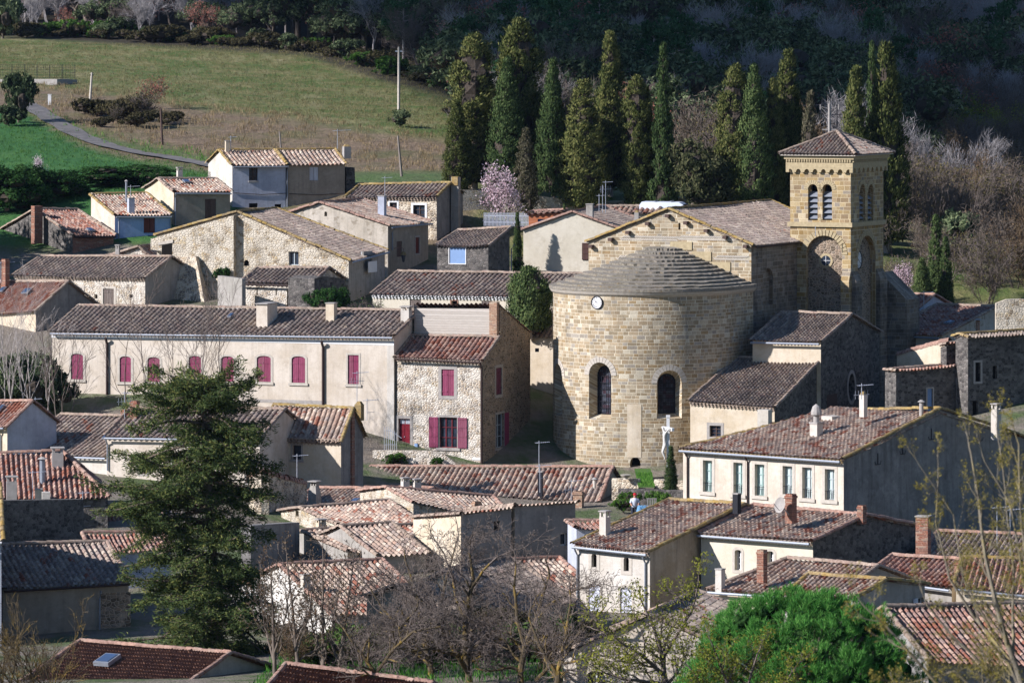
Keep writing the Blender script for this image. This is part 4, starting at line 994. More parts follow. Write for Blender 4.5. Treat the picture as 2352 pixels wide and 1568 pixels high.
# ---- centre
b30 = House('house', 'long roof of bold canal tiles below the apse with aerials and two flues', wall=PLASTER_CREAM, sides=dict(right=PLASTER_GREY), roof=TILE_WARM, cap=CAP_RED, sp=.345)
b30.gable_u((813, 1119), (1375, 1154), 321, 15, rx=1408, ryl=1071, ryr=1073)
b30.build().skylight(1113, 1089, 1134, 1103).chimney(1234, 1082, 1247, 1124, IRON, 'plain', D=322).chimney(1315, 1128, 1340, 1160, BRICK_TAN, 'brick', D=318.5).chimney(1361, 1096, 1369, 1130, PLASTER_WHITE, 'pipe')
b30.aerial(1238, 1012, 1090, 'yagi', D=322, ln=1.0).aerial(1312, 1100, 1150, 'double', D=319).aerial(1240, 1065, 1120, 'arm', D=321)
b31 = House('house', 'warm tiled house with a flat skylight, its slope running down to a stone shed', wall=RUBBLE_PLASTER, roof=TILE_WARM, cap=CAP_RED, sp=0.313)
b31.gable_u((626, 1186), (905, 1176), 306, 30, w2=4.8, ryl=1121, ryr=1121)
b31.build().skylight(800, 1146, 830, 1158).chimney(704, 1104, 734, 1150, PLASTER_GREY, 'taper', D=309)
b31b = House('house', 'rust patched house with a rough stone gable and a lidded chimney before it', wall=RUBBLE_RUIN, roof=TILE_WARM, cap=CAP_PALE, sp=0.290)
b31b.gable_u((776, 1205), (985, 1214), 296, -25, rx=688, ryl=1166, ryr=1149, wb=3.5)
b31b.win('left', 679, 1172, 686, 1186, 'hole')
b31b.build().skylight(778, 1168, 806, 1178).chimney(946, 1184, 966, 1212, BRICK_TAN, 'plain').chimney(727, 1191, 752, 1216, PLASTER_CREAM, 'slab', D=294).chimney(922, 1096, 943, 1122, PLASTER_WHITE, 'slab', D=309).chimney(948, 1099, 970, 1122, PLASTER_WHITE, 'slab', D=309).chimney(1086, 1151, 1108, 1176, BRICK_TAN, 'brick', D=300)
b31c = House('house', 'grey-brown tiled house with a small lit stone gable next to the rust patched one', wall=RUBBLE_RUIN, roof=TILE_PALE, cap=CAP_RED, sp=0.290)
b31c.gable_u((950, 1155), (1200, 1205), 302, -25, rx=884, ryl=1119, ryr=1140)
b31c.build()
wall_run('stone_wall', 'round-ended old rubble wall with a tiled coping below the cream house', 'wall', [(572, 1096, 308), (600, 1089, 305), (622, 1092, 306.5), (705, 1113, 312)], RUBBLE_PLASTER, .5, CAP_RED)
b32 = House('house', 'low house with cream and rust tiles, left half of a stepped pair', wall=PLASTER_GREY, roof=TILE_PALE, cap=CAP_PALE, sp=0.348)
b32.gable_u((800, 1266), (872, 1274), 285.5, -30, rx=690, ryl=1219, ryr=1213)
b32.build()
b32b = House('house', 'low house with pale mottled tiles, right half of a stepped pair', wall=PLASTER_GREY, roof=TILE_PALE, cap=CAP_PALE, sp=0.336)
b32b.gable_u((868, 1277), (988, 1272), 284, -30, rx=781, ryl=1208, ryr=1201)
b32b.build()
wall_run('party_wall', 'tall blue-shaded party wall left of the stepped pair of low roofs', 'wall', [(576, 1206, 283), (688, 1199, 290)], PLASTER_DARK_SHADE, .6)
b32d = House('house', 'house with scattered orange tiles below the tall weathered wall', wall=PLASTER_GREY, roof=TILE_WARM, cap=CAP_PALE, sp=0.313)
b32d.gable_u((985, 1264), (1075, 1262), 290, -25, rx=886, ryl=1206, ryr=1204)
b32d.build()
b35 = House('house', 'tall weathered house with a blank shaded wall and one white window', wall=PLASTER_DARK_SHADE, sides=dict(left=PLASTER_CREAM), roof=TILE_WARM, cap=CAP_PALE)
b35.shed((1060, 1180), (1183, 1164), 284, -30, w=6, ryl=1188, ryr=1176)
b35.win('front', 1134, 1196, 1149, 1218, 'hole')
b35.build()
b35b = House('house', 'taller half of the weathered shaded wall, small white window near its corner', wall=PLASTER_DARK_SHADE, sides=dict(left=PLASTER_CREAM), roof=TILE_WARM, cap=CAP_PALE)
b35b.shed((1184, 1160), (1330, 1153), b35.pt['FR'].y+.1, -30, w=6, ryl=1170, ryr=1168)
b35b.win('front', 1287, 1224, 1302, 1252, 'glass', fm=WHITE_PAINT, cols=1, rows=1)
b35b.build()
b37 = House('lean_to', 'pale lean-to with a red tile edge behind the tall white chimney', 'shed', wall=PLASTER_BLUE, roof=TILE_RED, cap=CAP_RED)
b37.shed((1322, 1212), (1400, 1216), 280, -10, w=3, ryl=1196, ryr=1196)
b37.build()
b36 = House('house', 'house with rust and cream tiles beneath the white-windowed wall', wall=RUBBLE_DARK, roof=TILE_WARM, cap=CAP_RED, sp=0.302)
b36.gable_u((1222, 1386), (1390, 1372), 268, -30, w2=5.0, ryl=1288, ryr=1280)
b36.build()
wall_run('stone_wall', 'dark shaded stone wall behind the lichened oak', 'wall', [(1088, 1306, 261), (1222, 1304, 268)], RUBBLE_DARK, .5)
b34 = House('house', 'stone gable lit by the sun behind the lichened oak, its verge falling to the right', wall=RUBBLE_PLASTER, roof=TILE_GREY, cap=CAP_PALE)
b34.gable_n((966, 1340), (1180, 1416), (1017, 1311), 256, 25, 8)
b34.build()
b34b = House('lean_to', 'silvery grey tiled lean-to in front of the sunlit stone gable', 'shed', wall=PLASTER_BROWN, roof=TILE_GREY, cap=CAP_PALE, sp=0.278)
b34b.gable_u((985, 1402), (1066, 1397), 250, -30, rx=908, ryl=1346, ryr=1340)
b34b.build()
b33 = House('house', 'white gabled house with rust-brown roof behind the bare saplings', wall=PLASTER_WHITE, sides=dict(left=PLASTER_BRIGHT), roof=TILE_WARM, cap=CAP_RED, sp=0.325)
b33.gable_u((764, 1414), (1006, 1404), 258, -28, rx=640, ryl=1297, ryr=1285)
b33.win('left', 694, 1436, 708, 1480, 'hole', sur=.0).build()
b33.chimney(692, 1318, 716, 1356, PLASTER_WHITE, 'plain')
# ---- right side
b20 = House('town_house', 'cream house with six tall pale casements and a great dark weathered gable', wall=PLASTER_PINK, sides=dict(right=PLASTER_DARK_SHADE), roof=TILE_WARM, cap=CAP_OCHRE, sp=0.278)
b20.gable_u((1559, 1030), (1934, 1055), 282, 42, rx=2160, ryl=935, ryr=938, hipL=4.4)
for i, (x0, x1, y0, y1) in enumerate(((1615, 1636, 1057, 1129), (1685, 1706, 1062, 1135), (1734, 1756, 1066, 1138), (1798, 1820, 1070, 1135), (1843, 1865, 1073, 1144), (1895, 1917, 1077, 1148))):
    b20.win('front', x0, y0, x1, y1, 'curtain', fm=FRAME_GREEN if i < 3 else FRAME_GREY, sur=.2, sm=STONE_PALE, sill=True, cols=2, rows=3, bars=True, dep=.3)
b20.build().cornice(2, CAP_OCHRE, (0,), .21).gutter(ZINC).downpipe('front', 1581, 1034, 1165, PIPE_BROWN).downpipe('front', 1719, 1044, 1175, PIPE_BROWN)
b20.chimney(1856, 928, 1886, 1003, PLASTER_WHITE, 'cowl').chimney(1971, 897, 1990, 940, PLASTER_WHITE, 'tile', D=289).skylight(2072, 956, 2098, 968).chimney(2273, 926, 2297, 992, PLASTER_WHITE, 'slab', D=291).chimney(2110, 918, 2120, 942, CONCRETE, 'pipe', D=289)
b20.aerial(1979, 880, 905, 'double', D=288.6, ln=1.0)
m = M(); m.box(b20.depth_on(0, 1912, 966)-Vector((0, 0, .3)), b20.d*.8, b20.nn*1.1, Vector((0, 0, .6))); m.obj('roof_light_box', PLASTER_WHITE, b20.roofo)
w = b20.walls['right']
for x, y in ((2015, 1054), (2072, 1030), (2138, 997), (2250, 1000)):
    u, z = w.hit(x, y); m = M(); m.tube([w.at(u, z+.35, .05), w.at(u, z-.3, .05)], .025, 4)
    for sx in (-1, 1): m.tube([w.at(u, z-.3, .05), w.at(u+sx*.22, z-.3, .05), w.at(u+sx*.28, z-.12, .05)], .022, 4)
    m.obj('wall_anchor', IRON, b20.root)
b21 = House('house', 'L-shaped cream house with a projecting white wing and a long shallow roof', wall=PLASTER_YELLOW, sides=dict(right=RUBBLE_DARK), roof=TILE_WARM, cap=CAP_RED, sp=0.278)
b21.gable_u((1600, 1224), (1864, 1243), 264, 38, rx=1992, ryl=1160, ryr=1183)
b21.win('front', 1688, 1262, 1703, 1309, 'glass', rise=.1, fm=WHITE_PAINT, sur=.16, sm=STONE_PALE, cols=2, rows=3, dep=.3).win('front', 1762, 1265, 1777, 1310, 'glass', rise=.1, fm=WHITE_PAINT, sur=.16, sm=STONE_PALE, cols=2, rows=3, dep=.3)
b21.build().cornice(2, CAP_PALE, (0,), .21).gutter(ZINC).chimney(1800, 1134, 1827, 1182, BRICK, 'brick', D=267).chimney(1680, 1132, 1700, 1160, IRON, 'plain', D=270).chimney(1966, 1160, 1988, 1184, BRICK, 'brick', D=267.5)
wg = House('house', 'wing', wall=PLASTER_WHITE, sides=dict(right=PLASTER_TAN), roof=TILE_WARM, cap=CAP_OCHRE, sp=0.278)
wg.gable_u((1313, 1250), (1489, 1268), 265.2, 38, w2=9.0, ryl=1148, ryr=1158, wb=5.0)
wg.win('front', 1359, 1271, 1371, 1302, 'hole', rise=.12, sur=.2, sm=STONE_PALE).win('front', 1433, 1279, 1445, 1311, 'hole', rise=.12, sur=.2, sm=STONE_PALE)
wg.win('front', 1352, 1341, 1378, 1416, 'shut', rise=.12, c=SHUT_WHITE, sur=.16, sm=STONE_PALE).win('front', 1425, 1348, 1451, 1424, 'shut', rise=.12, c=SHUT_WHITE, sur=.16, sm=STONE_PALE)
wg.build().cornice(2, CAP_PALE, (0,), .21).gutter(ZINC).downpipe('front', 1328, 1256, 1420).downpipe('front', 1484, 1274, 1420).chimney(1373, 1172, 1399, 1228, PLASTER_WHITE, 'slab')
for ch in list(wg.root.children):
    q = worldloc(wg.root)-worldloc(b21.root); ch.parent = b21.root; ch.location = q
    if ch.name.split('.')[0] in ('wall', 'roof'): ch.name = 'wing_'+ch.name.split('.')[0]
bpy.data.objects.remove(wg.root)
m = M(); q = P(1795, 1160, 266.5)
for k in range(8):
    for j in range(16):
        pass
V, Fa = [], []
ax = Vector((-.75, -.6, .25)).normalized(); ex = ax.cross(Vector((0, 0, 1))).normalized(); ey = ex.cross(ax)
for i in range(6):
    for j in range(16):
        rr_ = .42*i/5; t = 2*math.pi*j/16; V.append(q+ex*rr_*math.cos(t)+ey*rr_*1.05*math.sin(t)+ax*(.14*(i/5)**2))
for i in range(5):
    for j in range(16): Fa.append([i*16+j, i*16+(j+1) % 16, (i+1)*16+(j+1) % 16, (i+1)*16+j])
m.add(V, Fa); m.tube([q-ey*.35, q+ax*.6], .02, 4); m.tube([q, q-Vector((-.4, 0, .5))], .03, 4); m.obj('satellite_dish', CONCRETE, b21.root)
b22 = House('house', 'brown tiled house behind the round green pine with brick flue at its ridge', wall=PLASTER_CREAM, sides=dict(right=PLASTER_GREY), roof=TILE_WARM, cap=CAP_PALE, sp=0.278)
b22.gable_u((1622, 1355), (1915, 1375), 248, 35, w2=4.4, ryl=1276, ryr=1300, hipL=2.2)
b22.build().gutter(ZINC).chimney(1735, 1262, 1760, 1318, BRICK, 'brick', D=251).chimney(1640, 1305, 1663, 1345, PLASTER_WHITE, 'plain', D=252)
b22b = House('house', 'small house with a bright ochre lichened ridge beside the round green pine', wall=PLASTER_GREY, sides=dict(right=PLASTER_GREY), roof=TILE_WARM, cap=CAP_OCHRE, sp=0.278)
b22b.gable_u((1790, 1378), (1969, 1371), 240, 35, rx=2036, ryl=1318, ryr=1331, wb=4.2)
b22b.win('right', 2106, 1372, 2122, 1412, 'open', fm=WHITE_PAINT, c=SHUT_WHITE, open_sides='l', open_w=.4)
b22b.build()
b23 = House('house', 'rust tiled house behind the budding tree with white and brick chimneys', wall=PLASTER_GREY, sides=dict(right=PLASTER_CREAM), roof=TILE_RED, cap=CAP_RED, sp=0.290)
b23.gable_u((1985, 1324), (2185, 1350), 256, 30, w2=3.4, ryl=1275, ryr=1287)
b23.build().gutter(ZINC).chimney(2188, 1287, 2222, 1336, BRICK, 'brick', D=257)
b23b = House('house', 'low tiled house at the foot of the dark gable with a sloping gutter', wall=PLASTER_CREAM, roof=TILE_RED, cap=CAP_OCHRE, sp=0.290)
b23b.gable_u((2190, 1348), (2460, 1372), 250, 12, w2=4.0, ryl=1280, ryr=1285)
b23b.build().gutter(ZINC)
b23c = House('house', 'house with a rust ridge and brick stack below the great dark gable', wall=RUBBLE_DARK, roof=TILE_BROWN, cap=CAP_RED, sp=0.290)
b23c.gable_u((2110, 1275), (2330, 1290), 268, 20, w2=4.0, ryl=1220, ryr=1228)
b23c.build().chimney(2100, 1184, 2137, 1275, BRICK, 'plain', D=264)
b23c.aerial(2320, 1165, 1268, 'double', D=266, ln=1.2).aerial(2290, 1160, 1240, 'yagi', D=268, ln=1.2)
b24 = House('house', 'wide dark tiled roof behind the budding branches, nearest on the garden side', wall=PLASTER_DARK_SHADE, roof=TILE_RED, cap=CAP_PALE, sp=0.313)
b24.gable_u((2137, 1520), (2480, 1535), 212, -30, rx=2029, ryl=1394, ryr=1386)
b24.build()
b50 = House('house', 'pinkish cream gable with an arched window behind the willow twigs', wall=PLASTER_PINK, roof=TILE_BROWN, cap=CAP_PALE, sp=0.302)
b50.gable_n((1282, 1504), (1712, 1504), (1488, 1412), 222, 15, 10)
b50.win('front', 1345, 1540, 1392, 1600, 'glass', rise=.28, fm=WHITE_PAINT, cols=2, rows=2)
b50.build()
# ---- beyond the tower
c1 = House('house', 'little red tiled house peeping out right of the church tower', wall=PLASTER_CREAM, sides=dict(right=PLASTER_BLUE), roof=TILE_RED, cap=CAP_RED, sp=0.313)
c1.gable_u((2030, 711), (2096, 717), 362, 35, rx=2147, ryl=676, ryr=677)
c1.build().gutter(ZINC).aerial(2122, 668, 705, 'yagi', ln=1.0)
c2 = House('house', 'brown tiled house right of the church tower with a flaking grey flank', wall=PLASTER_CREAM, sides=dict(right=PLASTER_OLD), roof=TILE_RED, cap=CAP_PALE, sp=0.313)
c2.gable_u((2020, 766), (2160, 772), 352, 35, rx=2290, ryl=700, ryr=705)
c2.win('front', 2125, 789, 2140, 805, 'hole').win('right', 2245, 770, 2258, 785, 'hole')
c2.build().gutter(ZINC).skylight(2168, 738, 2192, 746).chimney(2240, 731, 2250, 742, BRICK_TAN, 'pipe')
wall_run('garden_wall', 'pale lit wall with a red tiled coping beside the church buttress', 'wall', [(2060, 816, 343), (2178, 783, 340)], PLASTER_CREAM, .4, CAP_RED)
dh = House('house', 'unlit stone house below the lit wall, rising to a square block', wall=RUBBLE_DARK, roof=TILE_RED, cap=CAP_PALE)
dh.shed((2060, 852), (2235, 836), 332, -30, w=1.6, ryl=850, ryr=836)
dh.win('front', 2130, 892, 2142, 945, 'panel', c=SHUT_BLUE, sur=.1)
dh.build()
dh1 = House('house', 'unlit square stone block between the lit wall and the great dark stone house', wall=RUBBLE_DARK, roof=TILE_RED, cap=CAP_PALE)
dh1.shed((2176, 790), (2246, 778), 335, -30, w=1.0, ryl=794, ryr=782)
dh1.build()
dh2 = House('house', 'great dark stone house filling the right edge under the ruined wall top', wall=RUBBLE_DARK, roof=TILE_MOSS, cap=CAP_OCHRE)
dh2.gable_u((2226, 776), (2620, 752), 333, -30, w2=1.0, ryl=768, ryr=743)
dh2.win('front', 2240, 832, 2252, 876, 'hole', sur=.15).win('front', 2234, 920, 2246, 958, 'hole').win('front', 2280, 840, 2290, 870, 'hole')
dh2.build()
wall_run('ruined_wall', 'broken sunlit stone wall top above the great dark stone house', 'wall', [(2288, 697, 349), (2312, 688, 349), (2345, 687, 349), (2400, 692, 349)], RUBBLE_RUIN, .8)
wall_run('ruined_wall', 'crumbling rubble wall end under dark ivy beside the small rubble barn', 'wall', [(722, 640, 356), (740, 634, 357), (792, 640, 359)], RUBBLE_DARK, 2.2)
# ---------------------------------------------------------------- the church
ch = House('church', 'Romanesque stone church with a drum apse, slab cone roof and square bell tower', 'church', wall=ASHLAR, sides=dict(right=ASHLAR_DARK_SHADE), roof=TILE_GREY, cap=CAP_OCHRE, sp=.23)
ch.gable_n((1344, 557), (1731, 564), (1535, 480), 340.4, 25, 19.0, zb=-29.5)
wf = ch.walls['front']; u, z = wf.hit(1640, 545)
ch.win('front', 1639, 537, 1641, 557, 'hole').win('front', 1690, 540, 1697, 560, 'hole')
ch.pending = []
ch.win('front', 1558, 512, 1563, 528, 'hole')
wr = ch.walls['right']
ol = outline(*(wr.rect(1752, 616, 1776, 700)[:3]), wr.rect(1752, 616, 1776, 700)[3]-.8, .8)
wr.holes.append((ol, .3, wr.mi))
ch.build().gutter(PIPE_BROWN)
ch.aerial(1873, 520, 532, 'mast', D=346)
CR = ch.root; d, n = ch.d, ch.nn; UP = Vector((0, 0, 1))
m = M(); plate(m, wr, ol, -.32, .03); m.obj('blocked_window', ASHLAR_DARK_SHADE, CR)
# herringbone and flat panels read as raised bands on the gable
m = M()
for x0, y0, x1, y1 in ((1540, 555, 1590, 574), (1590, 578, 1634, 599), (1634, 602, 1678, 622)):
    u0, u1, v0, v1 = wf.rect(x0, y0, x1, y1); plate(m, wf, [(u0, v0), (u1, v0), (u1, v1), (u0, v1)], 0, .07)
m.obj('stone_panel', STONE_TRIM, CR)
def herring(x0, x1, y0, y1):
    m = M(); u0, u1, v0, v1 = wf.rect(x0, y0, x1, y1); hh = (v1-v0)/2; k = int((u1-u0)/.17)
    for r_ in (0, 1):
        for i in range(k):
            a = u0+i*(u1-u0)/k; sl = .22 if r_ else -.22; b0 = v0+hh*r_
            plate(m, wf, [(a, b0+.02), (a+.13, b0+.02), (a+.13+sl, b0+hh-.02), (a+sl, b0+hh-.02)], -.02, .06)
    m.obj('herringbone_course', STONE_PALE, CR)
herring(1428, 1560, 541, 553); herring(1560, 1690, 541, 553); herring(1644, 1716, 586, 598); herring(1420, 1490, 586, 598)
m = M()   # rafter ends under the verge
for x, y in ((1360, 566), (1405, 550), (1445, 534), (1490, 514), (1536, 496), (1578, 512), (1625, 530), (1668, 545), (1715, 566)):
    u, z = wf.hit(x, y); plate(m, wf, [(u-.14, z-.1), (u+.14, z-.1), (u+.14, z+.12), (u-.14, z+.12)], -.02, .4)
m.obj('rafter_end', FRAME_BROWN, CR)
# ---- apse
APX = 1484; AR = 6.43; AC = P(APX, 700, 340.0); AC.z = 0
A0 = Vector((ch.pt['FR'].x, ch.pt['FR'].y, 0)); back = (A0-AC).dot(n)+.3
ZE, ZB, ZA = -17.0, -31.0, zat(567, 343.2)
def apt(ph, z, rad=AR):
    """ph in degrees, 0 = east end; beyond +-90 the wall runs straight back to the nave"""
    if abs(ph) <= 90: q = AC-n*(rad*math.cos(R(ph)))+d*(rad*math.sin(R(ph)))
    else: q = AC+d*(rad*(1 if ph > 0 else -1))+n*((abs(ph)-90)/90*math.pi*.5*AR)
    return Vector((q.x, q.y, z))
PH1 = 90+back/(math.pi*.5*AR)*90
wins = []
for px, y0, y1, wd in ((1372, 832, 963, 1.75), (1532, 850, 961, 1.75), (None, 836, 955, 1.6)):
    if px: ps = math.degrees(math.asin((px-APX)/(AR/333.8*F))); ph = ps+25; Dw = 340-AR*math.cos(R(ps))
    else: ph = -47.; Dw = 337.5
    hw = math.degrees(wd/2/AR); zlo, zhi = zat(y1, Dw), zat(y0, Dw)
    wins.append((ph, hw, zlo, zhi, wd))
holeph, hz0, hz1 = 16.8, zat(1086, 333), zat(1050, 333)
brk = [-PH1, PH1]+[i for i in np.arange(-90, 91, 3.0)]
spans = []
for ph, hw, zl, zh, wd in wins: spans.append((ph-hw, ph+hw, lambda p, zl=zl: zl, lambda p, ph=ph, hw=hw, zh=zh, wd=wd: zh-wd/2+wd/2*math.sqrt(max(0, 1-((p-ph)/hw)**2))))
hh = math.degrees(.38/AR); zc = (hz0+hz1)/2
spans.append((holeph-hh, holeph+hh, lambda p: zc-.5*math.sqrt(max(0, 1-((p-holeph)/hh)**2)), lambda p: zc+.5*math.sqrt(max(0, 1-((p-holeph)/hh)**2))))
for a, b, _, _ in spans: brk = [q for q in brk if not (a < q < b)]+list(np.linspace(a, b, 13))
brk = sorted(set(round(float(b), 4) for b in brk))
m = M()
def strip(a, b, z0a, z0b, z1a, z1b):
    ua, ub = R(a)*AR, R(b)*AR
    m.add([apt(a, z0a), apt(b, z0b), apt(b, z1b), apt(a, z1a)], [[0, 1, 2, 3]], [(ua, z0a), (ub, z0b), (ub, z1b), (ua, z1a)])
for a, b in zip(brk[:-1], brk[1:]):
    h = [s for s in spans if s[0]-1e-3 <= a and b <= s[1]+1e-3]
    if h:
        _, _, lo, hi = h[0]; strip(a, b, ZB, ZB, lo(a), lo(b)); strip(a, b, hi(a), hi(b), ZE+.05, ZE+.05)
    else: strip(a, b, ZB, ZB, ZE+.05, ZE+.05)
# splayed window reveals
def flat(ph, u, z, depth):
    nr = Vector((apt(ph, 0)-AC)).normalized(); tg = Vector((-nr.y, nr.x, 0)); q = AC+nr*(math.sqrt(max(0, AR*AR-u*u))-depth)+tg*u
    return Vector((q.x, q.y, z))
glass = []
for ph, hw, zl, zh, wd in wins:
    o1 = outline(-wd/2, wd/2, zl, zh-wd/2, wd/2, 13); w2 = wd*.68; o2 = outline(-w2/2, w2/2, zl+.32, zh-.3-w2/2, w2/2, 13)
    for i in range(len(o1)):
        j = (i+1) % len(o1)
        m.add([flat(ph, *o1[i], 0), flat(ph, *o1[j], 0), flat(ph, *o2[j], .85), flat(ph, *o2[i], .85)], [[0, 1, 2, 3]], [(0, o1[i][1]), (.5, o1[j][1]), (.5, o2[j][1]+.4), (0, o2[i][1]+.4)])
    glass.append((ph, o2, w2))
ho = [(.38*math.cos(t), zc+.5*math.sin(t)) for t in np.linspace(0, 2*math.pi, 17)[:-1]]
for i in range(16):
    j = (i+1) % 16; m.add([flat(holeph, *ho[i], 0), flat(holeph, *ho[j], 0), flat(holeph, ho[j][0]*.8, ho[j][1], .7), flat(holeph, ho[i][0]*.8, ho[i][1], .7)], [[0, 1, 2, 3]], None)
m.obj('apse_wall', ASHLAR, CR)
g = M(); g.add([flat(holeph, a*.85, z, .68) for a, z in ho], [list(range(16))]); g.obj('niche', BLACK_HOLE, CR)
m = M()
for a, b in ((12, 14.8), (14.8, 17.6), (17.6, 20.6)):
    zt, zl = zat(930, 333), zat(1052, 333); q = AR+.025
    m.add([apt(a, zl, q), apt(b, zl, q), apt(b, zt, q), apt(a, zt, q)], [[0, 1, 2, 3]], [(R(a)*AR, zl), (R(b)*AR, zl), (R(b)*AR, zt), (R(a)*AR, zt)])
m.obj('plaster_patch', PLASTER_CREAM, CR)
for ph, o2, w2 in glass:
    f = M(); nn_ = len(o2)
    pts = [flat(ph, u, z, .80) for u, z in o2]
    f.tube(pts+[pts[0]], .05, 5, cap=False); fo = f.obj('stained_window', IRON, CR)
    g = M(); pp = [flat(ph, u, z, .84) for u, z in o2]; g.poly(pp, [(u*4+50, z*4) for u, z in o2]); g.obj('pane', STAINED, fo)
    b = M(); z0, z1 = min(z for _, z in o2), max(z for _, z in o2)
    for i in range(1, 7):
        u = -w2/2+w2*i/7; zt = z1-w2/2+math.sqrt(max(0, (w2/2)**2-u*u)); b.tube([flat(ph, u, z0, .72), flat(ph, u, zt, .72)], .016, 4)
    for i in range(1, 7): z = z0+(z1-z0-w2*.4)*i/6.5; b.tube([flat(ph, -w2/2, z, .71), flat(ph, w2/2, z, .71)], .02, 4)
    b.obj('grille', IRON, fo)
    # ring of voussoirs, slightly proud
    v = M(); o1 = outline(-w2/.68/2, w2/.68/2, 0, 1, 0); W_ = w2/.68
    th = np.linspace(0, math.pi, 15); zs = z1+.3-W_/2
    for k in range(14):
        a, b_ = th[k]+.012, th[k+1]-.012; r0, r1 = W_/2+.0, W_/2+.38
        q = [flat(ph, r*math.cos(t), zs+r*math.sin(t), -.03) for r, t in ((r0, a), (r1, a), (r1, b_), (r0, b_))]
        v.add(q, [[0, 1, 2, 3]], [(0, 0), (.38, 0), (.38, .2), (0, .2)])
    v.obj('voussoirs', STONE_PALE, fo)
# stepped slab roof
A1, A2 = P(1492, 567, 343.5), P(1548, 567, 342.6); A1.z = A2.z = ZA
m = M(); NC = 12; PHS = list(np.linspace(-PH1, PH1, 64))
def cone(ph, t, lift=0.0):
    e = apt(ph, ZE, AR+.28); s = (ph+PH1)/(2*PH1); a = A1.lerp(A2, s); q = e.lerp(a, t); q.z = ZE+(ZA-ZE)*(t*.92+.08*t*t)+lift; return q
rj = np.random.default_rng(5)
for k in range(NC):
    t0, t1 = k/NC, (k+1)/NC; jt = rj.normal(0, .004, 64); jl = rj.normal(0, .015, 64)
    V = []
    for i, p in enumerate(PHS): V += [cone(p, max(0, t0-.012+jt[i]), .0), cone(p, max(0, t0-.016+jt[i]), .21+jl[i]), cone(p, t1, .03)]
    U = []
    for i, p in enumerate(PHS): u = R(p)*AR*(1-t0*.8)/.9; U += [(u, k+.1), (u, k+.3), (u, k+.9)]
    Fa = []
    for i in range(63): o = 3*i; Fa += [[o, o+3, o+4, o+1], [o+1, o+4, o+5, o+2]]
    m.add(V, Fa, U)
m.obj('apse_roof', LAUZE, CR)
m = M()   # moulded eave course
for i in range(63):
    p, q = PHS[i], PHS[i+1]
    for r0, r1, z0, z1 in ((AR, AR+.26, ZE-.02, ZE-.02), (AR+.26, AR+.16, ZE-.02, ZE-.2), (AR+.16, AR, ZE-.2, ZE-.34)):
        m.add([apt(p, z0, r0), apt(q, z0, r0), apt(q, z1, r1), apt(p, z1, r1)], [[0, 1, 2, 3]], None)
m.obj('eave_moulding', STONE_PALE, CR)
def clock(center, nd, rad, hour, minute, tilt=0.0):
    nd = Vector(nd).normalized(); ud = Vector((-nd.y, nd.x, 0)).normalized()
    def pt(r, t, o): return Vector(center)+ud*(r*math.sin(t))+UP*(r*math.cos(t))+nd*o     # t clockwise seen from outside
    m = M(); k = 32; ts = [2*math.pi*i/k for i in range(k)]
    m.add([pt(rad, t, .06) for t in ts], [list(range(k))[::-1]]); fo = m.obj('clock', WHITE_PAINT, CR)
    m = M()
    for i in range(k):
        a, b = ts[i], ts[(i+1) % k]
        m.add([pt(rad, a, .1), pt(rad, b, .1), pt(rad*1.12, b, .1), pt(rad*1.12, a, .1)], [[0, 1, 2, 3]])
        m.add([pt(rad*1.12, a, .1), pt(rad*1.12, b, .1), pt(rad*1.12, b, -.1), pt(rad*1.12, a, -.1)], [[0, 1, 2, 3]])
        m.add([pt(rad, a, .1), pt(rad, b, .1), pt(rad, b, .05), pt(rad, a, .05)], [[0, 1, 2, 3]])
    m.obj('clock_rim', IRON, fo)
    rom = ['XII', 'I', 'II', 'III', 'IV', 'V', 'VI', 'VII', 'VIII', 'IX', 'X', 'XI']
    m = M()
    for i, s in enumerate(rom):
        t = 2*math.pi*i/12; w = .045*rad/.45; x = -w*(len(s)-1)/2
        for cch in s:
            rd = Vector((math.sin(t), math.cos(t))); tg = Vector((math.cos(t), -math.sin(t)))
            def q(u, v): r = rd*(rad*.76+v)+tg*u; return Vector(center)+ud*r.x+UP*r.y+nd*.066
            hgt = rad*.12
            segs = {'I': [((x, -hgt), (x, hgt))], 'V': [((x-w*.4, hgt), (x, -hgt)), ((x+w*.4, hgt), (x, -hgt))], 'X': [((x-w*.4, -hgt), (x+w*.4, hgt)), ((x+w*.4, -hgt), (x-w*.4, hgt))]}[cch]
            for a, b in segs:
                a_, b_ = q(*a), q(*b); e = (b_-a_).normalized().cross(nd)*.008*rad/.45
                m.add([a_-e, b_-e, b_+e, a_+e], [[0, 1, 2, 3]])
            x += w
    m.obj('numerals', IRON, fo)
    m = M()
    for ang, ln, wd in (((hour % 12+minute/60)*math.pi/6, .5, .03), (minute*math.pi/30, .78, .02)):
        a, b = pt(-rad*.12, ang, .075), pt(rad*ln, ang, .075); e = (b-a).normalized().cross(nd)*wd*rad/.45
        m.add([a-e, b-e*.4, b+e*.4, a+e], [[0, 1, 2, 3]])
    m.obj('hands', IRON, fo)
ps = math.asin((1366.7-APX)/(AR/334*F)); nd_ = (apt(math.degrees(ps)+25, 0)-AC)
cc = apt(math.degrees(ps)+25, zat(694.5, 340-AR*math.cos(ps)), AR); clock(cc, nd_, .40, 9, 52)
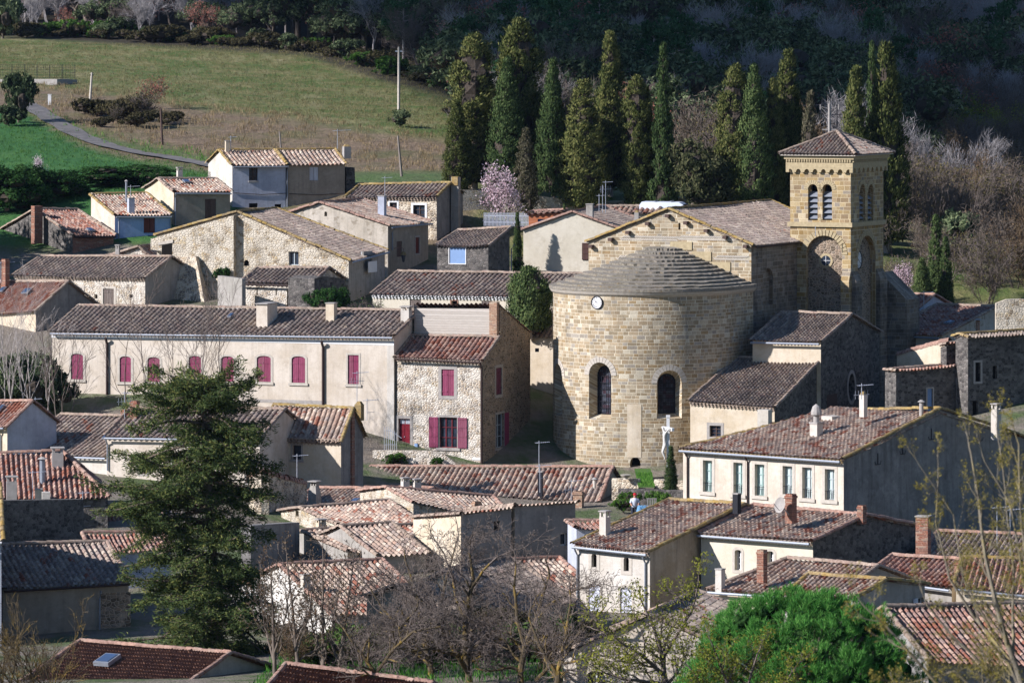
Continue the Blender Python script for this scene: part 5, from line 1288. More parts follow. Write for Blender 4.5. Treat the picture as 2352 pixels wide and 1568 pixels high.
# ---- bell tower
TQ = P(1846, 560, 348.1); T0 = along(TQ, d, 1815); T1 = along(TQ, d, 1954); TL = (T1-T0).length; TD = (along(T1, n, 2029)-T1).dot(n)
Zs, Zc, Zt = zat(517, 346.5), zat(397, 346.5), zat(356, 346.5)
def twall(O, ud, L): return Wall(Vector((O.x, O.y, 0)), ud, Vector((ud.y, -ud.x, 0)), [(0, -30), (L, -30), (L, Zt), (0, Zt)])
tw = dict(front=twall(T0, d, TL), right=twall(T1, n, TD), back=twall(T1+n*TD, -d, TL), left=twall(T0+n*TD, -n, TD))
tow = M(); bells = []
for nm, rs in (('front', ((1856, 1878), (1889, 1911))), ('right', ((1974, 1987), (1993, 2006))), ('left', ()), ('back', ())):
    w = tw[nm]
    if nm in ('left', 'back'):
        L = TL if nm == 'back' else TD; zz = zat(506, 346.5)
        for c_ in (.36, .64): bells.append((w, L*c_-.36, L*c_+.36, zz, zat(423, 346.5)-.36))
    for x0, x1 in rs:
        u0, u1, v0, v1 = w.rect(x0, 423, x1, 506); bells.append((w, u0, u1, v0, v1-(u1-u0)/2))
for w, u0, u1, v0, v1 in bells: w.holes.append((outline(u0, u1, v0, v1, (u1-u0)/2, 11), .55, 0))
blind = []
for nm, x0, x1, y0, y1 in (('front', 1852, 1934, 541, 745), ('right', 1970, 2011, 541, 790)):
    w = tw[nm]; u0, u1, v0, v1 = w.rect(x0, y0, x1, y1); r_ = (u1-u0)/2; ol = outline(u0, u1, v0, v1-r_, r_, 17); w.holes.append((ol, .38, 0)); blind.append((w, ol, u0, u1, v0, v1-r_))
for w in tw.values(): w.build(tow)
to = tow.obj('bell_tower', ASHLAR_TOWER, CR)
m = M()
for w, ol, *_ in blind: m.poly([w.at(u, z, -.38) for u, z in ol], ol)
m.obj('recess_panel', RUBBLE_SIDE, to)
m = M()
def vous(w, uc, zs, r0, wd, nseg):
    th = np.linspace(0, math.pi, nseg+1)
    for k in range(nseg):
        a, b = th[k]+.02, th[k+1]-.02
        m.prism([(uc+r*math.cos(t), zs+r*math.sin(t)) for r, t in ((r0, a), (r0+wd, a), (r0+wd, b), (r0, b))], w.O, w.ud, UP, w.nd, .04)
for w, ol, u0, u1, v0, zs in blind[:1]: vous(w, (u0+u1)/2, zs, (u1-u0)/2, .42, 19)
m.obj('voussoirs', STONE_TRIM, to); m = M()
for w, ol, u0, u1, v0, zs in blind[1:]: vous(w, (u0+u1)/2, zs, (u1-u0)/2, .42, 19)
m.obj('voussoirs', STONE_TRIM, to)
for w, u0, u1, v0, zs in bells[:4]: m = M(); vous(w, (u0+u1)/2, zs, (u1-u0)/2, .3, 11); m.obj('voussoirs', STONE_TRIM, to)
for i, (w, u0, u1, v0, zs) in enumerate(bells):
    g = M(); plate(g, w, outline(u0, u1, v0, zs, (u1-u0)/2, 11), -.95, .02); g.obj('belfry_opening', BLACK_HOLE, to)
    if i < 4:
        g = M(); zb = zs-.1; k = 5; hgt = (zb-v0-.15)/k
        for j in range(k):
            z0 = v0+.15+j*hgt; q = [w.at(u0-.02, z0, -.12), w.at(u1+.02, z0, -.12), w.at(u1+.02, z0+hgt*.85, -.5), w.at(u0-.02, z0+hgt*.85, -.5)]
            g.quad(*q, [(0, 0), (1, 0), (1, .4), (0, .4)]); g.quad(*[v+Vector((0, 0, -.04)) for v in q][::-1]); g.quad(q[0], q[1], q[1]+Vector((0, 0, -.04)), q[0]+Vector((0, 0, -.04)))
        g.obj('louvres', ZINC, to)
for w, (b0, b1) in ((tw['front'], bells[0:2]), (tw['right'], bells[2:4])):
    uc = (b0[2]+b1[1])/2; g = M(); v0, zs = b0[3], b0[4]; rr_ = .12
    g.tube([w.at(uc, v0, -.15), w.at(uc, v0+.18, -.15), w.at(uc, v0+.22, -.15), w.at(uc, zs-.32, -.15), w.at(uc, zs-.28, -.15), w.at(uc, zs, -.15)], [.19, .19, rr_, rr_, .15, .24], 10)
    g.obj('colonnette', STONE_TRIM, to)
def ringbox(z0, z1, o, mt, nm, m=None):
    own = m is None; m = m or M()
    c = T0+d*TL/2+n*TD/2; m.box((c.x, c.y, z0), d*(TL+2*o), n*(TD+2*o), Vector((0, 0, z1-z0)))
    if own: return m.obj(nm, mt, to)
ringbox(Zs-.16, Zs+.16, .16, STONE_TRIM, 'string_course')
m = M(); ringbox(zat(386, 346.5), zat(374, 346.5), .24, None, '', m); ringbox(zat(366, 346.5)-.02, zat(358, 346.5), .34, None, '', m); ringbox(zat(374, 346.5)-.01, zat(366, 346.5), .2, None, '', m)
m.obj('cornice', STONE_TRIM, to)
m = M()   # corbel table: band with a row of little arches cut from its lower edge, dentils above
for w, L, k in ((tw['front'], TL, 8), (tw['right'], TD, 8), (tw['back'], TL, 8), (tw['left'], TD, 8)):
    z0, z1 = zat(397, 346.5), zat(385, 346.5); e = .24; pts = [(-e, z0)]; st = (L+2*e)/k
    for i in range(k):
        a = -e+i*st; r_ = st*.30; c_ = a+st/2
        pts += [(c_-r_+0, z0)]+[(c_-r_*math.cos(t), z0+.0+r_*1.25*math.sin(t)) for t in np.linspace(.15, math.pi-.15, 7)]+[(c_+r_, z0)]
    pts += [(L+e, z0), (L+e, z1), (-e, z1)]
    m.prism(pts, w.O, w.ud, UP, w.nd, .235)
    kd = 26
    for i in range(kd):
        a = -.2+(L+.4)*i/kd; plate(m, w, [(a, zat(373, 346.5)), (a+.1, zat(373, 346.5)), (a+.1, zat(366.5, 346.5)), (a, zat(366.5, 346.5))], .19, .12)
m.obj('corbel_table', STONE_TRIM, to)
m = M(); o = .62; c4 = [T0-d*o-n*o, T1+d*o-n*o, T1+d*o+n*(TD+o), T0-d*o+n*(TD+o)]
for q in c4: q.z = Zt+.02
ap = T0+d*TL/2+n*TD/2; ap.z = zat(303, 349)
for i in range(4):
    a, b = c4[i], c4[(i+1) % 4]; roof_sheet(m, a, b, ap, ap, .27, clip=True, seed=900+i, sag=.02); caps(m, a, ap, seed=920+i)
m.obj('tower_roof', [TILE_BROWN, CAP_PALE], to)
m = M(); m.box((ap.x, ap.y, Zt-.08), d*(TL+1.1), n*(TD+1.1), Vector((0, 0, .06))); m.obj('soffit', STONE_PALE, to)
m = M(); m.tube([ap, ap+UP*1.9], .045, 5); m.tube([ap+UP*1.2-d*.4, ap+UP*1.2+d*.4], .03, 4); m.obj('lightning_rod', IRON, to)
# round window in the blind arch, tower clock, slit
w, ol, u0, u1, v0, zs = blind[0]; u, z = w.hit(1893, 599)
m = M(); cir = [(u+.36*math.cos(t), z+.36*math.sin(t)) for t in np.linspace(0, 2*math.pi, 21)[:-1]]
plate(m, w, cir, -.375, .03); fo = m.obj('round_window', GLASS, to)
m = M(); frame_ring(m, w, cir, .16, -.33, .05); m.obj('surround', STONE_TRIM, fo)
m = M(); m.tube([w.at(u-.34, z, -.33), w.at(u+.34, z, -.33)], .022, 4); m.tube([w.at(u, z-.34, -.33), w.at(u, z+.34, -.33)], .022, 4); m.obj('glazing_bar', WHITE_PAINT, fo)
w, ol, u0, u1, v0, zs = blind[1]; u, z = w.hit(1981.5, 597); clock(w.at(u, z, -.37), w.nd, .58, 4, 22)
m = M(); uu0, uu1, vv0, vv1 = w.rect(1975, 660, 1986, 738); plate(m, w, outline(uu0, uu1, vv0, vv1-.3, .3), -.375, .03); m.obj('slit_window', BLACK_HOLE, to)
def buttress(x0, x1, wn, ytop, proud, slope=.7):
    w = tw[wn]; u0 = w.hit(x0, ytop)[0]; u1 = w.hit(x1, ytop)[0]; zt = zat(ytop, 346.5); m = M()
    a = [w.at(u0, -30), w.at(u1, -30), w.at(u1, -30, proud), w.at(u0, -30, proud)]
    b = [w.at(u0, zt+slope), w.at(u1, zt+slope), w.at(u1, zt, proud), w.at(u0, zt, proud)]
    def qd(p, q, r_, s_): m.quad(p, q, r_, s_, [(0, p.z), ((q-p).length, q.z), ((q-p).length, r_.z), (0, s_.z)])
    qd(a[3], a[2], b[2], b[3]); qd(a[0], a[3], b[3], b[0]); qd(a[2], a[1], b[1], b[2]); qd(b[3], b[2], b[1], b[0])
    m.obj('buttress', ASHLAR_TOWER if wn == 'front' else ASHLAR_DARK_SHADE, to)
buttress(1934.5, 1953.5, 'front', 647, .32); buttress(1956, 1969.5, 'right', 647, .34); buttress(2012, 2028, 'right', 647, .34)
m = M(); q = T1+n*(TD+.1)+d*.2
def corner(u, v, z): p = q+d*u+n*v; return Vector((p.x, p.y, z))
zt1, zt2 = zat(628, 351), zat(690, 351)
b = [corner(-.5, 0, -30), corner(1.55, 0, -30), corner(1.55, 2.6, -30), corner(-.5, 2.6, -30)]
t = [corner(-.5, 0, zt1), corner(1.55, 0, zt2), corner(1.55, 2.6, zt2), corner(-.5, 2.6, zt1)]
for i in range(4): j = (i+1) % 4; e = (b[j]-b[i]).length; m.quad(b[i], b[j], t[j], t[i], [(i*3, b[i].z), (i*3+e, b[i].z), (i*3+e, t[j].z), (i*3, t[i].z)])
m.quad(t[0], t[1], t[2], t[3], [(0, 0), (2, 0), (2, 2.6), (0, 2.6)]); m.obj('corner_buttress', ASHLAR_DARK_SHADE, to)
# ---- side chapels
def adopt(h, prefix):
    q = worldloc(h.root)-worldloc(CR)
    for c in list(h.root.children):
        c.parent = CR; c.location = q; b = c.name.split('.')[0]
        if b in ('wall', 'roof', 'gutter', 'tile_cornice'): c.name = prefix+'_'+b
    bpy.data.objects.remove(h.root)
c1_ = House('chapel', '', wall=PLASTER_CREAM, sides=dict(right=RUBBLE_DARK), roof=TILE_MOSS, cap=CAP_PALE, sp=.25)
c1_.gable_u((1722, 783), (1885, 786), 334.6, 25, rx=1957, ryl=717, ryr=722, zb=-30)
w = c1_.walls['right']; u, z = w.hit(1956, 889); w.holes.append(([(u+.62*math.cos(t), z+.95*math.sin(t)) for t in np.linspace(0, 2*math.pi, 25)[:-1]], .4, w.mi)); ocl = w.holes[-1][0]
c1_.build().gutter(ZINC)
m = M(); plate(m, w, ocl, -.42, .03); oo = m.obj('oculus', GLASS, c1_.root); m = M(); frame_ring(m, w, ocl, .25, .02, .05); m.obj('surround', STONE_GREY, oo)
m = M(); plate(m, w, outline(*w.rect(1899, 905, 1922, 985)[:3], w.rect(1899, 905, 1922, 985)[3]), .0, .02); m.obj('side_door', FRAME_BROWN, c1_.root)
adopt(c1_, 'chapel')
c2_ = House('chapel', '', wall=PLASTER_CREAM, sides=dict(right=RUBBLE_DARK), roof=TILE_MOSS, cap=CAP_PALE, sp=.25)
c2_.shed((1579, 922), (1779, 936), 327.8, 25, rx=1889, ryl=822, ryr=823, zb=-30)
c2_.win('front', 1630, 977, 1656, 1003, 'glass', fm=FRAME_BROWN, sur=.2, sm=STONE_GREY, bars=False)
c2_.build().cornice(2, CAP_PALE)
adopt(c2_, 'aisle')
part_box(CR, 'vent_stack', 1740, 941, 1764, 1010, 326.5, .7, PLASTER_WHITE, 25)
part_box(CR, 'lamp_bracket', 1229, 800, 1238, 808, 338, .25, IRON, 0)
# ---------------------------------------------------------------- small things round the church
def skin_figure(name, nodes, edges, mt, parent=None, root=0, sub=2):
    me = bpy.data.meshes.new(name); me.from_pydata([p for p, r in nodes], edges, []); me.materials.append(mt)
    o = link(name, me, parent); sk = o.modifiers.new('skin', 'SKIN'); sk.use_smooth_shade = True
    for i, (p, r) in enumerate(nodes):
        me.skin_vertices[0].data[i].radius = (r, r) if not isinstance(r, tuple) else r
        me.skin_vertices[0].data[i].use_root = i == root
    sb = o.modifiers.new('subdivision', 'SUBSURF'); sb.levels = sub; sb.render_levels = sub
    return o
STONE_CARVED = mat('carved_white_stone', m_plain, '#c4c0b6', .8, .35, 5.0)
q = P(1534.5, 1105, 325); q.z = float(terrain(q.x, q.y)); cross = thing('wayside_cross', 'tall white stone crucifix in front of the right apse window', 'cross', tuple(q))
zt = zat(953, 325); m = M(); m.box(q, Vector((.2, 0, 0)), Vector((0, .2, 0)), Vector((0, 0, zt-q.z-.12)), 0); m.box((q.x, q.y, zt-.14), Vector((.26, 0, 0)), Vector((0, .26, 0)), Vector((0, 0, .14)))
m.box(q-Vector((0, 0, .4)), Vector((.9, 0, 0)), Vector((0, .9, 0)), Vector((0, 0, .9)))
m.obj('post', WHITE_PAINT, cross)
za = zat(984, 325); ad = Vector((.36, -.93, 0)); m = M(); c_ = Vector((q.x, q.y, za)); m.bar(c_-ad*.85, c_+ad*.85, .17, .2); m.obj('cross_arm', WHITE_PAINT, cross)
fwd = Vector((-.93, -.36, 0)); b0 = Vector((0, 0, za-q.z))+fwd*.16
def L(f, s, z): return tuple(b0+fwd*f+ad*s+UP*z)
nodes = [(L(.06, 0, -1.02), .17), (L(.10, 0, -.72), .15), (L(.07, 0, -.38), .19), (L(.09, 0, -.18), .12), (L(.14, 0, -.08), .08), (L(.18, 0, .05), .12), (L(.18, 0, .14), .10),
         (L(.06, .2, -.22), .09), (L(.03, .45, -.06), .06), (L(.0, .72, .08), .045), (L(.06, -.2, -.22), .09), (L(.03, -.45, -.06), .06), (L(.0, -.72, .08), .045),
         (L(.10, .09, -1.12), .12), (L(.26, .07, -1.5), .085), (L(.08, .05, -1.9), .055), (L(.14, .04, -2.04), .05), (L(.10, -.09, -1.12), .12), (L(.24, -.06, -1.52), .085), (L(.07, -.04, -1.92), .055)]
ed = [(0, 1), (1, 2), (2, 3), (3, 4), (4, 5), (5, 6), (2, 7), (7, 8), (8, 9), (2, 10), (10, 11), (11, 12), (0, 13), (13, 14), (14, 15), (15, 16), (0, 17), (17, 18), (18, 19)]
nodes = [(p_, r_*.8) for p_, r_ in nodes]
skin_figure('carved_figure', nodes, ed, STONE_CARVED, cross)
# the person below the apse
q = P(1457, 1210, 312); q.z = max(zat(1145, 312)-1.72, float(terrain(q.x, q.y))); per = thing('person', 'person in a red cap and pale grey shirt bending below the apse wall', 'person', tuple(q))
nodes = [((0, 0, .92), (.17, .13)), ((.02, -.05, 1.15), (.16, .12)), ((.03, -.10, 1.36), (.19, .13)), ((.03, -.12, 1.47), (.07, .07)), ((.03, -.15, 1.56), (.09, .10)), ((.03, -.16, 1.67), (.085, .095)),
         ((.22, -.10, 1.37), .07), ((.28, -.16, 1.10), .05), ((.24, -.38, .98), .04), ((.23, -.46, .97), .035), ((-.16, -.10, 1.37), .07), ((-.24, -.16, 1.10), .05), ((-.18, -.38, .98), .04), ((-.17, -.46, .97), .035),
         ((.10, 0, .82), .11), ((.11, -.03, .46), .08), ((.11, .02, .08), .05), ((.11, -.14, .04), .045), ((-.10, 0, .82), .11), ((-.11, -.03, .46), .08), ((-.11, .02, .08), .05), ((-.11, -.14, .04), .045)]
ed = [(0, 1), (1, 2), (2, 3), (3, 4), (4, 5), (2, 6), (6, 7), (7, 8), (8, 9), (2, 10), (10, 11), (11, 12), (12, 13), (0, 14), (14, 15), (15, 16), (16, 17), (0, 18), (18, 19), (19, 20), (20, 21)]
SHIRT = mat('pale_grey_shirt', m_plain, '#b9bcc4', .9, .1); REDCAP = mat('red_cap_cloth', m_plain, '#a8252c', .8, .1); TROUS = mat('dark_trousers', m_plain, '#33363f', .9, .1); SKIN = mat('skin', m_plain, '#b98468', .7, .1)
skin_figure('body', nodes, ed, SKIN, per)
m = M(); o = Vector(q)
m.tube([o+Vector((.0, 0, .9)), o+Vector((.02, -.05, 1.15)), o+Vector((.03, -.1, 1.36)), o+Vector((.03, -.12, 1.46))], [.215, .2, .24, .11], 12)
for sx in (1, -1): m.tube([o+Vector((.03+sx*.17, -.10, 1.38)), o+Vector((.02+sx*.26, -.16, 1.12))], [.1, .08], 8)
m.obj('shirt', SHIRT, per, True)
m = M()
for sx in (1, -1): m.tube([o+Vector((sx*.09, 0, .95)), o+Vector((sx*.11, -.03, .46)), o+Vector((sx*.11, .02, .1))], [.14, .105, .085], 8)
m.obj('trousers', TROUS, per, True)
m = M(); m.tube([o+Vector((.03, -.15, 1.63)), o+Vector((.03, -.15, 1.72)), o+Vector((.03, -.15, 1.77))], [.118, .11, .03], 12); m.box(o+Vector((.03, -.30, 1.64)), Vector((.16, 0, 0)), Vector((0, .16, 0)), Vector((0, 0, .02))); m.obj('cap', REDCAP, per, True)
TARP = mat('blue_tarpaulin', m_plain, '#6a94b4', .6, .5, 9.0)
q = P(1477, 1176, 311); q.z = zat(1178, 311); m = M(); rr = np.random.default_rng(4)
V = []; nx, ny = 12, 8
for j in range(ny):
    for i in range(nx):
        e = min(i, nx-1-i, j, ny-1-j); V.append(q+Vector(((i/(nx-1)-.5)*.85, (j/(ny-1)-.5)*.7, min(1, e/1.5)*.42+rr.normal(0, .05)+.05)))
m.add(V, [[j*nx+i, j*nx+i+1, (j+1)*nx+i+1, (j+1)*nx+i] for j in range(ny-1) for i in range(nx-1)]); V2 = [v-UP*.5 for v in (V[0], V[nx-1], V[-1], V[-nx])]
m.quad(V[0], V[nx-1], V2[1], V2[0]); m.quad(V[nx-1], V[-1], V2[2], V2[1]); tag(m.obj('tarpaulin', TARP, None, True, at=q), 'crumpled blue tarpaulin beside the person in the red cap', 'tarpaulin')
q = P(1497, 1162, 311); be = thing('bench', 'grey slatted bench right of the blue tarpaulin', 'bench', tuple(q))
m = M()
for i in range(4): m.box(q+Vector((0, .1*i-.15, 0)), Vector((.62, 0, 0)), Vector((0, .07, 0)), Vector((0, 0, .03)))
m.obj('seat', CONCRETE, be); m = M()
for i in range(6): m.box(q+Vector((-.27+.108*i, .25, .05)), Vector((.05, 0, 0)), Vector((0, .03, 0)), Vector((0, 0, .42)))
m.box(q+Vector((0, .25, .44)), Vector((.64, 0, 0)), Vector((0, .05, 0)), Vector((0, 0, .04))); m.obj('backrest', CONCRETE, be)
for sx in (-1, 1): m = M(); m.box(q+Vector((sx*.27, 0, -.42)), Vector((.05, 0, 0)), Vector((0, .4, 0)), Vector((0, 0, .42))); m.obj('leg', IRON, be)
wall_run('garden_wall', 'low mossy stone wall left of the little lawn below the apse', 'wall', [(1405, 1098, 322), (1466, 1100, 321.4)], RUBBLE_PLASTER, .45)
wall_run('garden_wall', 'low mossy stone wall behind the slim garden cypress', 'wall', [(1502, 1100, 321), (1578, 1104, 320.2)], RUBBLE_PLASTER, .45)
wall_run('garden_wall', 'stone retaining wall under the little lawn', 'wall', [(1420, 1122, 319.5), (1575, 1126, 318)], RUBBLE_DARK, .4)
for x, lb in ((1437, 'pale stone bowl planter on the wall left of the lawn'), (1548, 'pale stone bowl planter on the wall behind the slim garden cypress')):
    q = P(x, 1100, 321.3); m = M(); m.tube([q, q+UP*.06, q+UP*.12, q+UP*.26, q+UP*.30], [.16, .12, .2, .34, .36], 12); tag(m.obj('planter', STONE_PALE, None, True, at=q), lb, 'planter', 'stone bowl planters')
wall_run('curved_wall', 'rubble terrace wall curving down beside the red front door', 'wall', [(856, 1034, 331.0), (990, 1035, 330.3), (1022, 1044, 330.2), (1045, 1062, 330.2), (1060, 1080, 330.3)], RUBBLE, .4)
q = P(897, 1031, 331.3); rl = thing('railing', 'grey iron railing at the head of the steps by the red front door', 'railing', tuple(q)); m = M(); zt = zat(980, 331.3)
for i in range(7): x = q.x-.42+.14*i; m.tube([(x, q.y, q.z-.2), (x, q.y, zt-(.0 if i < 4 else .12*(i-3)))], .016, 4)
m.tube([(q.x-.42, q.y, zt-.25), (q.x, q.y, zt-.25), (q.x+.75, q.y-.1, zt-.75)], .022, 5); m.tube([(q.x-.42, q.y, q.z+.3), (q.x+.42, q.y, q.z+.3)], .018, 4); m.obj('bars', ALU, rl)
# street lamp on the flaking house
w = b7.walls['right']; u, z = w.hit(905, 571); q = w.at(u, z); la = thing('street_lamp', 'wall lantern with an orange iron bracket and ochre hood on the flaking house', 'street lamp', tuple(q))
m = M(); cvs = [w.at(u, z, .02), w.at(u, z+.1, .35), w.at(u, z+.12, .6), w.at(u, z+.0, .78), w.at(u, z-.18, .78)]; m.tube(cvs, .03, 5); m.obj('bracket', CAP_RED, la)
b = w.at(u, z-.2, .78); m = M(); m.tube([b, b-UP*.08, b-UP*.26, b-UP*.28], [.06, .17, .23, .24], 8); m.obj('hood', CAP_OCHRE, la); m = M(); m.tube([b-UP*.29, b-UP*.75, b-UP*.82], [.2, .1, .06], 6); m.obj('lantern_glass', GLASS, la)
# ---------------------------------------------------------------- upper village edge
wall_run('cemetery_wall', 'long ochre stone wall under the cypresses left of the straw house', 'wall', [(1062, 436, 399), (1140, 440, 400), (1335, 462, 401)], RUBBLE_RUIN, .6)
wall_run('cemetery_wall', 'shaded stone wall under the cypresses beyond the nave roof', 'wall', [(1335, 466, 403), (1600, 452, 404), (1830, 448, 404)], RUBBLE_RUIN, .6)
q0, q1 = P(1112, 516, 386), P(1216, 517, 384); fn = thing('picket_fence', 'pale picket fence in front of the almond blossom', 'fence', tuple((q0+q1)/2)); m = M(); hz = .95
for i in range(34): p = q0.lerp(q1, i/33); m.box(p-UP*.1, Vector((.06, 0, 0)), Vector((0, .025, 0)), UP*(hz+.1))
m.obj('pickets', PLASTER_BLUE, fn); m = M()
for zz in (.2, .7): m.bar(q0+UP*zz+Vector((0, .04, 0)), q1+UP*zz+Vector((0, .04, 0)), .04, .06)
m.obj('rail', PLASTER_BLUE, fn)
ORANGE = mat('orange_varnished_boards', m_boards, '#b8672c', '#7a3f1c', .13, True, .25); BLUEW = mat('blue_window_paint', m_plain, '#4470a8', .5, .1)
hut = House('wooden_hut', 'orange wooden garden hut with a bright blue window', 'hut', wall=ORANGE, roof=CAP_RED, cap=CAP_RED, sp=.5)
hut.shed((1210, 492), (1290, 488), 383, 12, w=2.2, ryl=486, ryr=482)
hut.win('front', 1235, 503, 1252, 520, 'glass', fm=BLUEW, back=BLUEW, cols=2, rows=2)
hut.build()
# white van
q = on_ground(1541, 394); q.z = zat(463, 394)-2.35; van = thing('van', 'white van parked under the cypresses, only its roof showing over the nave', 'van', tuple(q)); m = M()
prof = [(-2.4, .35), (2.35, .35), (2.45, .8), (2.3, 1.15), (1.75, 1.3), (1.1, 2.15), (.8, 2.32), (-2.2, 2.35), (-2.4, 2.1)]
VANP = mat('white_van_paint', m_plain, '#d4d8de', .3, .05)
ux = Vector((.98, -.2, 0)); uy = Vector((.2, .98, 0)); m.prism(prof, q-uy*.95, ux, UP, uy, 1.9); m.obj('body', VANP, van)
for sy in (-1, 1):
    m = M(); m.prism([(1.0, 1.35), (1.62, 1.35), (1.15, 2.0), (1.0, 2.0)], q+uy*(.952*sy if sy > 0 else -.965), ux, UP, uy, .013); m.obj('side_window', GLASS, van)
m = M(); m.quad(q+ux*1.72+UP*1.36-uy*.8, q+ux*1.72+UP*1.36+uy*.8, q+ux*1.12+UP*2.15+uy*.75, q+ux*1.12+UP*2.15-uy*.75); m.obj('windscreen', GLASS, van)
for sx in (-1.5, 1.5):
    for sy in (-1, 1):
        m = M(); c_ = q+ux*sx+uy*(.82*sy)+UP*.33; m.tube([c_-uy*.1, c_+uy*.1], .33, 16); m.obj('wheel', IRON, van)
m = M()
for sx in (-1.2, .1): m.box(q+ux*sx+UP*2.35, ux*.08, uy*1.5, UP*.08)
m.obj('roof_bar', ZINC, van)
# poles
def pole(name, label, x, y0, x1, y1, D, r=.13, mt=None, cat='pole'):
    a = P(x1, y1, D); b = P(x, y0, D); a.z = min(a.z, float(terrain(a.x, a.y)))-.2; t = thing(name, label, cat, tuple(a)); m = M(); m.tube([a, b], [r, r*.7], 8); m.obj('post', mt or STONE_GREY, t); return t, b
WOODP = mat('grey_pole_wood', m_bark, '#6b6258', '#8a8076')
g1 = ground(916, 262); t, top1 = pole('telegraph_pole', 'tall pale concrete pole standing in the upper field', 916, 108, 916, 262, g1.y, .16, STONE_PALE)
m = M(); m.box(top1-UP*.5, Vector((.7, 0, 0)), Vector((0, .1, 0)), UP*.12); m.obj('insulator_bar', ALU, t)
g2 = ground(372, 334); t, b = pole('telegraph_pole', 'dark wooden pole in the rough grass above the lane', 369, 248, 373, 334, g2.y, .13, FRAME_BROWN)
g3 = ground(206, 240); t, b = pole('telegraph_pole', 'short pale pole by the lane bend', 211, 167, 206, 240, g3.y, .14, STONE_PALE); m = M(); m.box(b-UP*.3, Vector((.4, 0, 0)), Vector((0, .1, 0)), UP*.1); m.obj('insulator_bar', IRON, t)
g4 = ground(923, 405); pole('telegraph_pole', 'slim leaning wooden pole in the field behind the stone house', 914, 312, 923, 405, g4.y, .12, WOODP)
g5 = ground(649, 362); pole('telegraph_pole', 'slim leaning wooden pole behind the farmhouse roof', 642, 302, 650, 350, 425, .1, WOODP)
a = P(1905, 420, 420); b = P(1905, 252, 420); t = thing('power_pole', 'white power pole with braced cross arms behind the tower roof', 'pole', (a.x, a.y, float(terrain(a.x, a.y)))); m = M(); m.tube([(a.x, a.y, float(terrain(a.x, a.y))-.3), b+UP*.5], [.17, .11], 8); m.obj('post', CONCRETE, t)
m = M()
for s_ in (-1, 1):
    e = b+Vector((s_*.78, -.1, .25)); m.bar(b+Vector((0, 0, -.55)), e, .045); m.bar(b+UP*.1, e, .045); m.tube([e-UP*.25, e+UP*.2], .045, 6)
m.bar(b+Vector((-.6, 0, -1.7)), b+Vector((.6, 0, -1.7)), .1); m.tube([b, b+UP*.75], .06, 6); m.obj('cross_arm', CONCRETE, t)
m = M(); p1 = P(916, 113, g1.y); p2 = P(1900, 240, 420)
for off in (0,):
    pts = [p1.lerp(p2, i/40)-UP*(4*2.2*(i/40)*(1-i/40)) for i in range(41)]; m.tube(pts, .022, 4, cap=False)
tag(m.obj('power_line', IRON, None, at=p1), 'thin sagging cable strung from the concrete pole to the power pole', 'cable')
# concrete water tank in the field, with wire fence
wall_run('concrete_tank', 'grey concrete tank wall in the upper field, half hidden by a bush', 'tank', [(-40, 183, 520), (131, 182, 517), (177, 183, 521)], CONCRETE, 3.0)
q0, q1 = P(-30, 180, 523), P(172, 181, 523); fn = thing('wire_fence', 'wire mesh fence on top of the concrete tank', 'fence', tuple(q0)); m = M()
for i in range(8): p = q0.lerp(q1, i/7); m.tube([p, p+UP*1.5], .03, 4)
m.obj('post', IRON, fn); m = M()
for j in range(6): m.tube([q0+UP*(.1+.27*j), q1+UP*(.1+.27*j)], .011, 3, cap=False)
for i in range(40): p = q0.lerp(q1, i/39); m.tube([p, p+UP*1.45], .009, 3, cap=False)
m.obj('mesh', IRON, fn)
gq = ground(114, 240); q = Vector(gq); m = M(); m.box(q-UP*.2, Vector((.32, 0, 0)), Vector((0, .3, 0)), UP*1.15); m.box(q+UP*.95, Vector((.38, 0, 0)), Vector((0, .36, 0)), UP*.06); tag(m.obj('meter_box', WHITE_PAINT, None, at=q), 'small white meter box beside the lane bend', 'utility box')
# ---------------------------------------------------------------- ground
def axis(parts): return np.unique(np.concatenate([np.arange(a, b, s) for a, b, s in parts]))
gx = axis([(-700, -300, 50), (-300, -90, 10), (-90, 90, 1.25), (90, 300, 10), (300, 701, 50)])
gy = axis([(-60, 60, 10), (60, 360, 5), (360, 640, 1.6), (640, 1000, 8), (1000, 1401, 50)])
GX, GY = np.meshgrid(gx, gy); GZ = terrain(GX, GY)
rn = np.random.default_rng(1)
GZ = GZ+rn.normal(0, .05, GZ.shape)*((GY > 400) & (GY < 640))
ix = CX+F*GX/np.maximum(GY, 1); iy = YH-F*GZ/np.maximum(GY, 1)
def sm(v, a, b): return np.clip((v-a)/(b-a), 0, 1)
road_img = [(60, 240), (78, 252), (110, 272), (150, 296), (192, 318), (250, 338), (318, 354), (390, 364), (470, 379), (540, 392)]
rx_, ry_ = np.array(road_img, float).T
road_y = np.interp(ix, rx_, ry_)
back = (GY > 385) & (GY < 700)
green = sm(iy-road_y, 6, 22)*(ix < 560)*(GY > 380)*(GY < 520)
green = np.maximum(green, .75*sm(iy, 385, 400)*sm(-iy, -450, -425)*(ix > 700)*(ix < 1060)*(GY > 385))
strip = np.exp(-((iy-road_y+14)/12)**2)*(ix > 150)*(ix < 560)*back; green = np.maximum(green, .7*strip)
edge = np.interp(ix, [-600, 0, 460, 700, 870, 1040, 1100], [84, 88, 116, 131, 187, 228, 260])
rough_top = np.interp(ix, [0, 200, 420, 700, 930, 1060], [190, 200, 236, 268, 305, 318])
rough = sm(iy-rough_top, 0, 18)*(1-green)*(ix < 1100)*back
wood = sm(edge-iy, -2, 8)*(GY > 480)+((ix > 1080)*(GY > 440)); wood = np.clip(wood, 0, 1)
town = (GY < 385)*1.0
me_chunks = []
nxg, nyg = len(gx), len(gy); idx = np.arange(nxg*nyg).reshape(nyg, nxg)
